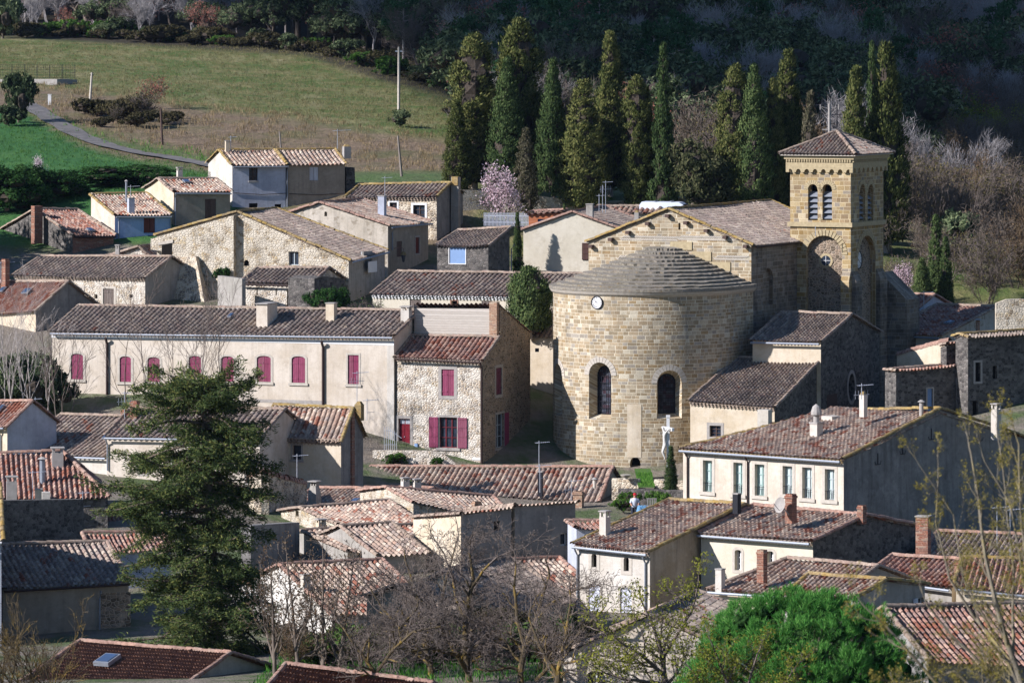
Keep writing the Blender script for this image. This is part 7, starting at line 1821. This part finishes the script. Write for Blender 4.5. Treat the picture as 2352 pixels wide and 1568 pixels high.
# two big oaks at the top of the field, brush along its edge
for x, D, sx, sz, lb in ((735, 603, 1.25, 1.35, 'huge round evergreen oak at the top edge of the field'), (820, 600, 1.15, 1.15, 'big evergreen oak right of the huge round one'), (790, 590, .7, .6, 'small evergreen oak in front of the two big ones'), (905, 582, .85, .85, 'evergreen oak behind the tall concrete pole'), (960, 572, .8, .75, 'evergreen oak in front of the dark wood above the field corner')):
    q = on_ground(x, D); EV[0].place(lb, 'evergreen oak', q, x, (sx, sx, sz), 'oaks at the top of the field')
for x, D, sz, lb in ((1285, 520, 1.15, 'green pine with pale trunk behind the feathery cypress'), (1320, 512, .8, 'lower green pine between the feathery and the wide cypress'), (1258, 530, 1.2, 'green pine with two pale trunks left of the feathery cypress'), (1035, 535, .7, 'young green pine at the right corner of the field'), (1690, 470, .78, 'spreading green pine above the many-stemmed cypress'), (1610, 520, .9, 'green pine behind the willow thicket')):
    q = on_ground(x, D); PT[x % 2].place(lb, 'pine', q, x, (sz*1.1, sz*1.1, sz), 'pines behind the cypresses')
for i in range(64):
    x = -20+1080*i/63+g.normal(0, 6); D = edgeD(x)+g.normal(2.5, 3.0); q = on_ground(x, D); k = int(g.integers(0, 4)); s_ = .45+.8*g.random()
    (bs, bs, bg, bgr)[k].place(('brown-green brush', 'brown-green brush', 'dark leafy bush', 'green leafy bush')[k]+' in the hedge line along the top of the field', 'bush', q, i, (s_*1.25, s_, s_*.9), ('brown', 'brown', 'dark', 'green')[k]+' bushes in the field hedge')
q = on_ground(6, 612); bg.place('dark bush cut by the left edge at the top of the field', 'bush', q, 1, (1.6, 1.4, 2.2))
# thicket right of the tower
LEAF_OLIVE = mat('olive_dry_leaves', m_leaf, [(.15, '#3e3a22'), (.5, '#5f5a36'), (.9, '#85784a')], .3, .4)
BARK_THK = mat('bark_thicket', m_bark, '#4a3d2e', '#6d5c46', '#75622e', .4)
TH = [bare_tree('thicket_shrub', 101+i, 4.6, .09, (BARK_THK, BARK_TWIG, BARK)[i], 3, 4, (LEAF_BROWN, LEAF_OLIVE, LEAF_BROWN)[i], (1500, 1000, 400)[i], .17, .6, .16, .08, 8, 3, .012, .2, 900) for i in range(3)]
n_ = 0
for yy in np.arange(384, 545, 5.0):
    for xx in np.arange(24, 78, 3.6):
        xx2, yy2 = xx+g.normal(0, 1.1), yy+g.normal(0, 1.1); xi = CX+F*xx2/yy2
        if xi < 2030 or xi > 2440: continue
        if xi < 2075 and yy2 < 395: continue
        if g.random() < .13: BT[int(g.integers(0, 3))].place('taller bare tree standing in the thicket right of the tower', 'bare tree', (xx2, yy2, float(terrain(xx2, yy2))), g.random()*6.28, (.8, .8, .85), 'bare trees in the thicket'); continue
        if g.random() < .10: bg.place('evergreen bush buried in the thicket right of the tower', 'bush', (xx2, yy2, float(terrain(xx2, yy2))), g.random()*6.28, (1.5, 1.5, 1.6), 'evergreen bushes in the thicket'); continue
        k = int(g.integers(0, 3)); s_ = .6+.7*g.random()
        TH[k].place('leafless brown-twigged shrub in the thicket right of the tower', 'shrub', (xx2, yy2, float(terrain(xx2, yy2))), g.random()*6.28, (s_, s_, s_), 'shrubs of the thicket'); n_ += 1
for i in range(14):
    x = 1560+g.random()*300; D = 425+60*g.random(); q = on_ground(x, D); TH[i % 3].place('leafless willow shrub behind the cypresses', 'shrub', q, i, (1.3, 1.3, 1.5), 'willow shrubs behind the cypresses')
for x, y, s_ in ((2120, 420, 1.2), (2080, 330, 1.0), (2200, 600, .8), (2330, 640, .8), (2240, 660, .7), (2090, 560, 1.0)):
    q = P(x, y, 430); q = on_ground(x, 430+ (600-y)*.2); bgr.place('green bush among the brown thicket right of the tower', 'bush', q, x, (s_*1.2, s_, s_*1.1), 'green bushes in the thicket')
yg = bare_tree('willow_tree', 111, 7.5, .22, BARK, 4, 2, LEAF_YG, 5200, .2, .75, .16, .05, 7, 4, .014, .2)
for x, D, s_, lb in ((2225, 500, .9, 'spreading tree in yellow-green new leaf at the foot of the dark wood'), (2345, 495, .85, 'second yellow-green tree cut by the right edge')):
    q = on_ground(x, D); yg.place(lb, 'tree', q, x, (s_*1.25, s_*1.25, s_*.95))
# dry grass in the rough field, green tufts: uncountable
def tufts(name, n, test, mt, hgt, seed):
    r = np.random.default_rng(seed); X = r.uniform(-75, 5, n*3); Yv = r.uniform(388, 600, n*3); Z = terrain(X, Yv); xi = CX+F*X/Yv; yi = YH-F*Z/Yv; k = np.nonzero(test(xi, yi, Yv))[0][:n]
    c = np.stack([X[k], Yv[k], Z[k]], -1); c = np.repeat(c, 5, 0)+r.normal(0, .14, (len(k)*5, 3))*np.array([1, 1, 0]); hh = hgt*(.5+r.random(len(c)))
    V, Fa = cards(c+np.array([0, 0, 1])*hh[:, None]*.45, np.array([0, 0, 1.])+r.normal(0, .25, (len(c), 3)), hh, .05, r)
    return tag(link(name, mesh_from(name, [(V, Fa, None, 0)], [mt])), kind='stuff')
ryf = lambda xi: np.interp(xi, rx_, ry_)
rt = lambda xi: np.interp(xi, [0, 200, 420, 700, 930, 1060], [190, 200, 236, 268, 305, 318])
tufts('dry_grass', 9000, lambda xi, yi, D: (yi > rt(xi)) & (yi < 395) & ((yi < ryf(xi)-18) | (xi > 560)) & (xi < 1090) & (xi > -20) & (np.sin(xi*.045+yi*.11)+np.sin(xi*.021-yi*.17+2)+np.sin(xi*.09+1) > -.5), DRYGRASS, .42, 3)
tufts('field_grass', 9000, lambda xi, yi, D: (yi < rt(xi)+6) & (yi > 80) & (xi < 1080) & (xi > -20), mat('field_grass_blades', m_leaf, [(.15, '#4c4e2c'), (.5, '#6c6a42'), (.9, '#918661')], .3, .2), .22, 4)
tufts('meadow_grass', 9000, lambda xi, yi, D: (yi > ryf(xi)+8) & (yi < 470) & (xi < 480) & (xi > -20), mat('meadow_grass_blades', m_leaf, [(.15, '#2a4a20'), (.5, '#44692f'), (.9, '#6f8a45')], .3, .15), .22, 6)
tufts('verge_grass', 3500, lambda xi, yi, D: (np.abs(yi-ryf(xi)+16) < 14) & (xi > 100) & (xi < 560), GRASSM, .4, 5)
# ---------------------------------------------------------------- foreground trees
def img(x, y, D, r=0.0): p = P(x, y, D); return (p.x, p.y, p.z, r)
def finish(name, label, cat, base, segs, mt, k=5, leaves=None, part='branches', bark='trunk', one=False, thin=None):
    t = thing(name, label, cat, tuple(base)); b = np.array(base); S = np.array(segs); S[:, 0:3] -= b; S[:, 3:6] -= b
    big = S[:, 6] > .05
    if big.any() and (~big).any() and not one:
        link(bark, mesh_from(bark, [(*tubes_np(S[big], 8), None, 0)], [mt], True), t); link(part, mesh_from(part, [(*tubes_np(S[~big], 4), None, 0)], [thin or mt], False), t)
    else:
        wood = S[:, 6] > .03; link(part, mesh_from(part, [(*tubes_np(S[wood], 7), None, 0), (*tubes_np(S[~wood], 4), None, 1)] if wood.any() else [(*tubes_np(S, k), None, 1)], [mt, thin or mt], False), t)
    for nm, V, Fa, m_ in (leaves or []): link(nm, mesh_from(nm, [(V-b, Fa, None, 0)], [m_]), t)
    return t
# the great fir
r = np.random.default_rng(42); FD = 250.0; k_ = F/FD
ys = [868, 896, 922, 962, 1010, 1060, 1100, 1150, 1200, 1260, 1320, 1400, 1480, 1568, 1700]
le = [70, 180, 195, 220, 195, 210, 265, 280, 215, 190, 200, 215, 230, 235, 230]
ri = [70, 165, 180, 170, 175, 180, 170, 140, 130, 130, 140, 175, 205, 225, 225]
tx = lambda y: float(np.interp(y, [850, 1150, 1568, 2000], [462, 482, 505, 512]))
base = P(512, 1650, FD); base.z = float(terrain(base.x, base.y))
segs = []; py = [float(v) for v in np.linspace(888, 1660, 40)]
tp_ = [np.array(img(tx(y), y, FD)[:3]) for y in py]; rad = [max(.05, .05+.36*(i/39)) for i in range(40)]
for i in range(39): segs.append([*tp_[i], *tp_[i+1], rad[i], rad[i+1]])
segs.append([*tp_[-1], *base-Vector((0, 0, .3)), rad[-1], .5])
C_, D_, Ln = [], [], []
nb = 270
for i in range(nb):
    y = 884+(1640-884)*((i+.5)/nb)**1.12+r.normal(0, 6); a = r.random()*6.283; ca, sa = math.cos(a), math.sin(a)
    l, q = np.interp(y, ys, le), np.interp(y, ys, ri); ext = (l if ca < 0 else q); L = (abs(ca)*ext+(1-abs(ca))*(l+q)*.42)*(.5+.62*r.random())/k_
    st = np.array(img(tx(y), y, FD)[:3]); upper = y < 960
    dr = (.02 if upper else -.27)+r.normal(0, .13); n = max(4, int(L/.22)); p = st; pr_ = .028+.016*L
    d = np.array([ca, sa, r.normal(.22, .2) if upper else r.normal(.12, .2)]); d /= np.linalg.norm(d)
    for j in range(n):
        f = (j+1)/n; d = d+np.array([r.normal(0, .06), r.normal(0, .06), (dr*2.2/n if f < .75 else .05)]); d /= np.linalg.norm(d)
        p2 = p+d*L/n; segs.append([*p, *p2, pr_*(1-.8*(f-1/n)), pr_*(1-.8*f)])
        if f > .22 and r.random() < .74:
            hang = r.random()*1.6; side = np.cross(d, [0, 0, 1.]); side /= np.linalg.norm(side)
            for s_ in (-1, 1):
                tl = (.22+.75*(1-abs(f-.55)*1.1))*(.5+.7*r.random())*min(1, L/3)
                m_ = max(2, int(tl/.13))
                for u in range(m_):
                    c = p2+side*s_*tl*(u+.5)/m_+d*tl*.45*(u+.5)/m_+np.array([0, 0, -.55*tl*(u/m_)**1.5*hang])
                    for v in range(8): C_.append(c+r.normal(0, .11, 3)+np.array([0, 0, -.16*r.random()**2])); D_.append(side*s_*.7+d*.6+r.normal(0, .55, 3)+np.array([0, 0, .12])); Ln.append(.17+.13*r.random())
                if r.random() < .25: segs.append([*p2, *(p2+side*s_*tl*.8+d*tl*.3), .014, .006])
        p = p2
    for v in range(14): C_.append(p+r.normal(0, .13, 3)); D_.append(d+r.normal(0, .5, 3)); Ln.append(.34)
V, Fa = cards(np.array(C_), np.array(D_), np.array(Ln), .062, r, nrm=nrand(r, len(C_))*.8+np.array([-.35, -.3, .75]))
finish('fir_tree', 'huge dark fir with drooping boughs and a flat forked top in front of the priory', 'fir', base, segs, BARK_FIR, 5, [('needles', V, Fa, LEAF_FIR)])
# the round green pine
r = np.random.default_rng(17); PD = 200.0; k_ = F/PD; base = P(1845, 1640, PD); base.z = float(terrain(base.x, base.y)); top = zat(1336, PD); cz = zat(1560, PD); cx = P(1842, 0, PD).x
lob = []
for i in range(120):
    o = nrand(r, 1)[0]; o[2] = abs(o[2])
    lob.append((np.array([cx, PD, cz])+o*np.array([4.5, 3.9, 3.3])*(.86+.1*r.random()), .46+.26*r.random()))
for i in range(60): a = r.random()*6.28; lob.append((np.array([cx+math.cos(a)*4.75, PD+math.sin(a)*4.1, cz-.2-1.9*r.random()]), .45+.3*r.random()))
C_, D_, Ln = [], [], []; SB = []
ctr = np.array([cx, PD, cz-1.2])
for c, rr_ in lob:
    SB.append([*ctr, *c, .10, .03])
    for t in range(34):
        o = nrand(r, 1)[0]; o[2] = o[2]*.8+.35; o /= np.linalg.norm(o); p = c+o*rr_*(.75+.3*r.random()); dd = o*.55+np.array([0, 0, .9]); dd /= np.linalg.norm(dd)
        for v in range(22):
            q = dd+r.normal(0, .42, 3); q /= np.linalg.norm(q); ln = .24+.10*r.random(); C_.append(p+dd*.06*v/15*2+q*ln*.5); D_.append(q); Ln.append(ln)
V, Fa = cards(np.array(C_), np.array(D_), np.array(Ln), .022, r)
core = []  # darker solids fill in for the shade between the needle tufts
for c, rr_ in lob:
    a = lathe([(math.sin(t)*rr_*.5, math.cos(t)*rr_*.5) for t in np.linspace(-1.45, 1.45, 7)], 8, r, .1); core.append((a[0]+c, a[1]))
SB += [[base.x, base.y, base.z-.3, *ctr, .28, .2]]
t = finish('stone_pine', 'vivid green round-headed pine with upright needle tufts before the rooftops', 'pine', base, SB, BARK, 5, [('needles', V, Fa, LEAF_STONE)])
link('dark_needle_core', mesh_from('dark_needle_core', [(a-np.array(base), b, None, 0) for a, b in core], [LEAF_DKPINE]), t)
# lichened oaks
def oaktree(label, seed, base, limbs, mt, lev=3, nch=8, Lc=2.4, minr=.011, leaves=None, name='oak_tree', up=.04, gn=.24, spread=.85, ratio=.62, seg=.24):
    r = np.random.default_rng(seed); segs, tips = [], []
    for pts in limbs: limb(r, [img(*p) for p in pts], segs, tips, lev, nch, spread, gn, up, Lc, ratio, minr, seg)
    lv = []
    tp = np.array(tips)
    for nm, n, ls, m_, jit in (leaves or []):
        i = r.integers(0, len(tp), n); c = tp[i, :3]+r.normal(0, jit, (n, 3)); V, Fa = cards(c, nrand(r, n)+np.array([0, 0, .3]), ls*(.6+.8*r.random(n)), ls*.5, r); lv.append((nm, V, Fa, m_))
    b = P(*base); b.z = min(b.z, float(terrain(b.x, b.y))); first = limbs[0][0]; f = img(*first); segs.append([b.x, b.y, b.z-.3, f[0], f[1], f[2], first[3]*1.25, first[3]])
    return finish(name, label, 'tree', b, segs, mt, 5, lv, one=seed in (302, 303, 304, 305), thin=BARK_TWIG if 300 < seed < 306 else None)
D0 = 226
oaktree('leafless oak with ochre lichen on twisting limbs, low in the middle', 301, (1082, 1640, D0),
        [[(1080, 1600, D0, 0.177), (1076, 1540, D0, 0.163), (1070, 1480, D0, 0.143), (1068, 1420, D0, 0.129), (1078, 1370, D0, 0.109), (1088, 1330, D0, 0.082), (1080, 1280, D0, 0.054)],
         [(1076, 1545, D0, 0.136), (1048, 1500, D0-1, 0.116), (1018, 1450, D0-1, 0.095), (990, 1400, D0-2, 0.075), (950, 1362, D0-2, 0.054), (915, 1345, D0-3, 0.034)],
         [(1072, 1440, D0, 0.088), (1050, 1385, D0+1, 0.068), (1040, 1330, D0+1, 0.048), (1020, 1270, D0+1, 0.034)],
         [(1086, 1345, D0, 0.075), (1110, 1310, D0-1, 0.054), (1140, 1280, D0-1, 0.041), (1180, 1262, D0-1, 0.027)],
         [(1068, 1430, D0, 0.068), (1040, 1412, D0-2, 0.061), (1005, 1408, D0-3, 0.041)],
         [(1050, 1505, D0-1, 0.082), (990, 1490, D0-3, 0.061), (930, 1500, D0-4, 0.048), (880, 1530, D0-4, 0.034)]], BARK_LICH, 4, 12, 2.4, .008)
oaktree('second leafless lichened oak with a forked trunk, right of the twisting one', 302, (1200, 1650, D0-3),
        [[(1198, 1600, D0-3, 0.163), (1194, 1540, D0-3, 0.143), (1205, 1480, D0-3, 0.122), (1232, 1420, D0-3, 0.102), (1245, 1370, D0-3, 0.082), (1262, 1320, D0-3, 0.054)],
         [(1205, 1480, D0-3, 0.102), (1188, 1420, D0-3, 0.082), (1180, 1350, D0-3, 0.054), (1185, 1300, D0-3, 0.034)],
         [(1240, 1400, D0-3, 0.075), (1290, 1370, D0-4, 0.061), (1325, 1352, D0-4, 0.041), (1368, 1345, D0-4, 0.027)],
         [(1232, 1560, D0-4, 0.095), (1265, 1525, D0-5, 0.082), (1310, 1520, D0-5, 0.061), (1350, 1508, D0-6, 0.041)]], BARK_LICH, 4, 11, 2.1, .008)
oaktree('low twisting branchwork of a leafless oak above the garden grass', 303, (880, 1640, D0-6),
        [[(882, 1600, D0-6, 0.122), (860, 1540, D0-6, 0.095), (830, 1500, D0-6, 0.068), (800, 1460, D0-6, 0.041)],
         [(862, 1545, D0-6, 0.088), (905, 1490, D0-7, 0.068), (950, 1450, D0-7, 0.054), (1000, 1440, D0-7, 0.034)],
         [(900, 1495, D0-6, 0.068), (925, 1435, D0-6, 0.054), (955, 1400, D0-6, 0.041)]], BARK_LICH, 4, 11, 2.1, .008)
for i, (x, tx_, ty, lb, n_) in enumerate(((632, 622, 1270, 'bare sapling nearest the fir with a few brown leaves', 500), (690, 660, 1250, 'bare sapling second from the fir with dry brown leaves at its top', 700), (742, 742, 1230, 'pale-trunked bare sapling in front of the white gable', 400), (770, 810, 1262, 'bare sapling leaning right in front of the rust-brown roof', 500))):
    oaktree(lb, 310+i, (x, 1640, 232), [[(x, 1600, 232, .12), (x+(tx_-x)*.3, 1500, 232, .09), (x+(tx_-x)*.6, 1400, 232, .06), (tx_, ty+40, 232, .03)], [(x+(tx_-x)*.3, 1500, 232, .06), (x+(tx_-x)*.3+26, 1420, 231, .04), (x+(tx_-x)*.3+40, 1330, 231, .02)], [(x+(tx_-x)*.2, 1520, 232, .06), (x-24, 1440, 233, .04), (x-34, 1350, 233, .02)]],
            BARK, 3, 9, 1.5, .008, [('leaves', n_, .15, LEAF_BROWN, .12)], 'sapling', .09, .2, .65)
# budding willow left of the pine
oaktree('slender tree in thin yellow-green leaf before the pinkish cream gable', 330, (1532, 1660, 212),
        [[(1532, 1640, 212, .16), (1526, 1560, 212, .13), (1518, 1500, 212, .10), (1500, 1440, 212, .07), (1478, 1390, 212, .04)], [(1526, 1550, 212, .10), (1470, 1500, 211, .07), (1420, 1470, 211, .05), (1380, 1440, 211, .03)], [(1520, 1510, 212, .09), (1560, 1450, 211, .07), (1590, 1400, 211, .05), (1602, 1350, 211, .03)], [(1526, 1570, 212, .09), (1450, 1560, 210, .06), (1390, 1545, 210, .04)], [(1530, 1580, 212, .09), (1600, 1540, 209, .06), (1660, 1500, 209, .04)]],
        BARK_TWIG, 4, 9, 1.6, .007, [('leaves', 5200, .15, LEAF_WILLOW, .16)], 'willow_tree', .05, .2, .7)
oaktree('feathery bush of yellow-green twigs in front of the round pine', 331, (1690, 1680, 190), [[(1690, 1670, 190, .1), (1680, 1600, 190, .07), (1660, 1540, 190, .05), (1640, 1490, 190, .03)], [(1690, 1650, 190, .08), (1720, 1570, 190, .05), (1740, 1500, 190, .03)], [(1692, 1660, 190, .07), (1620, 1590, 189, .04), (1590, 1540, 189, .03)], [(1694, 1660, 190, .07), (1790, 1600, 189, .04), (1820, 1540, 189, .03)]],
        BARK_TWIG, 4, 9, 1.2, .006, [('leaves', 4200, .13, LEAF_WILLOW, .16)], 'willow_bush', .06, .2, .7)
# out-of-focus budding tree on the right, close to the viewpoint
ND = 96.0
BARK_BUD = mat('bark_olive_grey', m_bark, '#5f574a', '#857c68', '#8a7a34', .5)
oaktree('close out-of-focus tree with ochre buds along pale twigs at the right edge', 340, (2480, 3200, ND),
        [[(2440, 2100, ND, 0.1120), (2400, 1800, ND, 0.0910), (2350, 1580, ND, 0.0665), (2300, 1430, ND, 0.0525), (2262, 1280, ND, 0.0385), (2246, 1150, ND, 0.0280), (2230, 1040, ND, 0.0175)],
         [(2400, 1800, ND, 0.0700), (2280, 1660, ND-1, 0.0420), (2150, 1565, ND-1, 0.0315), (2085, 1490, ND-1, 0.0245), (2030, 1430, ND-1, 0.0175), (1985, 1392, ND-1, 0.0112)],
         [(2330, 1530, ND, 0.0420), (2240, 1420, ND+1, 0.0315), (2180, 1330, ND+1, 0.0210), (2150, 1200, ND+1, 0.0140), (2155, 1090, ND+1, 0.0098)],
         [(2370, 1650, ND, 0.0420), (2270, 1540, ND-2, 0.0315), (2190, 1460, ND-2, 0.0210), (2130, 1390, ND-2, 0.0140)],
         [(2330, 1500, ND, 0.0350), (2330, 1300, ND+1, 0.0245), (2310, 1120, ND+1, 0.0168), (2290, 990, ND+1, 0.0112)],
         [(2380, 1660, ND, 0.0420), (2370, 1400, ND-1, 0.0280), (2345, 1180, ND-1, 0.0210), (2340, 1020, ND-1, 0.0126)],
         [(2390, 1700, ND, .035), (2300, 1480, ND+1, .025), (2215, 1330, ND+1, .018), (2190, 1180, ND+1, .012), (2120, 1080, ND+1, .008)],
         [(2380, 1720, ND, .035), (2260, 1600, ND-1, .025), (2190, 1540, ND-1, .018), (2080, 1570, ND-1, .01)],
         [(2400, 1650, ND, .035), (2352, 1350, ND, .025), (2322, 1160, ND, .018), (2262, 1060, ND, .01)],
         [(2400, 1700, ND, 0.0350), (2320, 1640, ND-2, 0.0245), (2230, 1590, ND-2, 0.0175), (2120, 1600, ND-2, 0.0126)]],
        BARK_BUD, 3, 15, .9, .003, [('buds', 14000, .05, LEAF_BUD, .032)], 'budding_tree', .12, .13, .62, .6, .12)
# bare tall saplings before the priory and the cream house
for i, (xs, y1, y0, D, lb) in enumerate((((300, 345, 395, 440, 470, 520), 905, 690, 329, 'clump of bare reddish-twigged saplings in front of the priory shutters'), ((20, 45, 66, 90), 935, 705, 333, 'clump of bare pale saplings at the left end of the priory'), ((118, 150), 930, 760, 331, 'thin bare saplings against the left corner of the priory'))):
    r = np.random.default_rng(350+i); segs, tips = [], []; b = P(sum(xs)/len(xs), y1+40, D); b.z = float(terrain(b.x, b.y))
    for x in xs:
        for s_ in range(1 if i == 0 else 2):
            p0 = P(x+r.normal(0, 6), y1, D+r.normal(0, .6)); p0.z = float(terrain(p0.x, p0.y))-.2; hh = zat(y0, D)-p0.z
            grow(r, p0, (r.normal(0, .2), r.normal(0, .2), 1), hh*(.75+.3*r.random()), .05, 3, segs, tips, .08, .06, 7 if i == 0 else 4.5, .5, .5, .45, .007, .3)
    finish('sapling_clump', lb, 'saplings', b, segs, BARK_TWIG if i != 1 else BARK_PALE, 4)
r = np.random.default_rng(360); segs, tips = [], []; b = P(60, 1600, 222); b.z = float(terrain(b.x, b.y))
for i in range(12): grow(r, P(-20+15*i, 1640, 222+r.normal(0, 1)), (r.normal(.1, .3), 0, 1), 2.6+1.6*r.random(), .05, 3, segs, tips, .13, .04, 8, .6, .55, .3, .007, .15)
finish('bare_shrub', 'tangle of bare twigs in the bottom left corner', 'shrub', b, segs, BARK_LICH, 4)
q = P(830, 706, 352); q.z = float(terrain(q.x, q.y)); sb_ = bare_tree('garden_shrub', 370, 2.4, .06, BARK_TWIG, 3, 6, LEAF_BUSH, 500, .14, .7, .16, .06, 8, 4, .009, .25); sb_.place('half-bare shrub in the courtyard before the long barn', 'shrub', q, 0, (1.1, 1, 1))
ivy = oak('ivy_mass', 380, 2.6, 2.2, LEAF_DKPINE, 8, 26, 120, .2, .5, .5, .02)
q = P(752, 712, 355); q.z = float(terrain(q.x, q.y)); ivy.place('dark ivy smothering the rubble wall end beside the small barn', 'ivy', q, 0, (1, .6, (zat(628, 355)-q.z)/2.7))
q = ru.walls['front'].at(*ru.walls['front'].hit(516, 625), .8); ivy.place('small ivy bush growing on the ruin beside its buttress', 'ivy', q-UP*1.0, 1, (.45, .4, .75))
for x, y, D, s_, lb in ((905, 1066, 330, .62, 'grassy green shrub at the foot of the curved terrace wall'), (1000, 1068, 329.6, .55, 'small green shrub at the low end of the curved terrace wall'), (1345, 1078, 326, .75, 'leafy green shrub at the foot of the apse'), (1450, 1140, 317, .7, 'dark green shrub under the lawn wall'), (1510, 1150, 316.5, .7, 'dark green shrub beside the slim garden cypress'), (1432, 1160, 315, .6, 'low green shrub next to the person in the red cap')):
    q = P(x, y, D); q.z = min(q.z, float(terrain(q.x, q.y))+.3)-.1; bgr.place(lb, 'shrub', q, x, (s_*.8, s_*.6, s_*.7))
for i, (x, y, s_) in enumerate(((735, 1540, .9), (790, 1560, 1.0), (850, 1570, .8), (960, 1570, 1.0), (1030, 1575, 1.1), (1130, 1570, 1.2), (1190, 1560, 1.1), (1250, 1560, 1.0), (1150, 1530, .9), (760, 1480, .9), (905, 1560, .9), (1310, 1540, .8), (1000, 1530, .9), (1080, 1520, .8))):
    q = on_ground(x, 240+(i % 3)*3); (bgr, bgr, bs)[i % 3].place(('fresh green garden shrub under the lichened oaks', 'fresh green garden shrub under the lichened oaks', 'brown garden shrub under the lichened oaks')[i % 3], 'shrub', q, i, (s_, s_, s_*.9), ('green garden shrubs', 'green garden shrubs', 'brown garden shrubs')[i % 3])
r = np.random.default_rng(5); n = 6000; X = r.uniform(-12, 3, n); Yv = r.uniform(225, 256, n); c = np.stack([X, Yv, terrain(X, Yv)], -1); hh = .35*(.5+r.random(n))
V, Fa = cards(c+np.array([0, 0, 1])*hh[:, None]*.4, np.array([0, 0, 1.])+r.normal(0, .3, (n, 3)), hh, .05, r); tag(link('garden_grass', mesh_from('garden_grass', [(V, Fa, None, 0)], [GRASSM])), kind='stuff')
q0, q1 = P(1464, 1098, 322), P(1503, 1099, 321.3); n = 1500; X = r.uniform(q0.x, q1.x, n); Yv = r.uniform(320, 327, n); zt = zat(1101, 321.5); m = M(); m.quad((q0.x, 319.8, zt-.35), (q1.x, 319.8, zt-.35), (q1.x, 330, zt-.02), (q0.x, 330, zt-.02)); 
LAWN = mat('lawn_soil', m_plain, '#4a6a2a', .9, .3); tag(m.obj('lawn', LAWN, None), kind='structure')
hh = .16*(.5+r.random(n)); c = np.stack([X, Yv, zt-.33+.033*(Yv-319.8)], -1); V, Fa = cards(c+np.array([0, 0, 1])*hh[:, None]*.4, np.array([0, 0, 1.])+r.normal(0, .3, (n, 3)), hh, .03, r); tag(link('lawn_grass', mesh_from('lawn_grass', [(V, Fa, None, 0)], [GRASSM])), kind='stuff')

for i, (X, Y_, s_) in enumerate(((-50, 374, 1.35), (-55, 381, 1.3), (-47.5, 368, 1.05))):  # oaks added out of frame to throw shade on the left gable
    EV[i % 3].place('evergreen oak added out of view at left to shade the dark rubble gable', 'evergreen oak', (X, Y_, float(terrain(X, Y_))), i, (s_, s_, s_), 'unseen oaks added to shade the dark rubble gable')

for i, (x, y, s_) in enumerate(((10, 900, 1.2), (60, 905, 1.4), (105, 915, 1.1))):
    q = P(x, y, 339); q.z = float(terrain(q.x, q.y)); bg.place('dark green bush behind the pale bare saplings left of the priory', 'bush', q, i, (s_, s_, s_*1.25), 'dark bushes left of the priory')
# brown brushwood and bare trees filling the gardens at the bottom
for i, (x, D, s_, k) in enumerate(((650, 236, .8, 0), (835, 236, .85, 1), (965, 238, .9, 1), (1105, 236, .85, 0), (1225, 232, .8, 0), (1345, 230, .7, 2))):
    q = on_ground(x, D); TH[k].place('brown leafless garden thicket below the sunlit stone gable', 'shrub', q, i*1.3, (s_*.85, s_*.85, s_*.55), 'brown garden thickets')
oaktree('tall spreading leafless oak crossing in front of the low tiled roofs', 304, (985, 1640, D0+4),
        [[(985, 1610, D0+4, .17), (990, 1540, D0+4, .15), (975, 1470, D0+4, .12), (960, 1390, D0+4, .09), (940, 1310, D0+4, .05)], [(978, 1480, D0+4, .10), (1010, 1400, D0+4, .08), (1025, 1320, D0+4, .05), (1050, 1240, D0+4, .03)], [(985, 1520, D0+4, .10), (930, 1450, D0+4, .08), (880, 1400, D0+4, .05), (850, 1350, D0+4, .03)]], BARK_LICH, 4, 11, 2.2, .008)
oaktree('leafless tree with fine twigs between the white wing and the forked oak', 305, (1275, 1640, D0-8),
        [[(1275, 1620, D0-8, .14), (1282, 1540, D0-8, .11), (1300, 1460, D0-8, .08), (1310, 1390, D0-8, .05)], [(1280, 1550, D0-8, .09), (1240, 1480, D0-8, .07), (1215, 1420, D0-8, .04)], [(1290, 1500, D0-8, .07), (1345, 1440, D0-8, .05), (1385, 1400, D0-8, .03)]], BARK_LICH, 4, 10, 1.9, .008)
added_shade_cloud()
air()
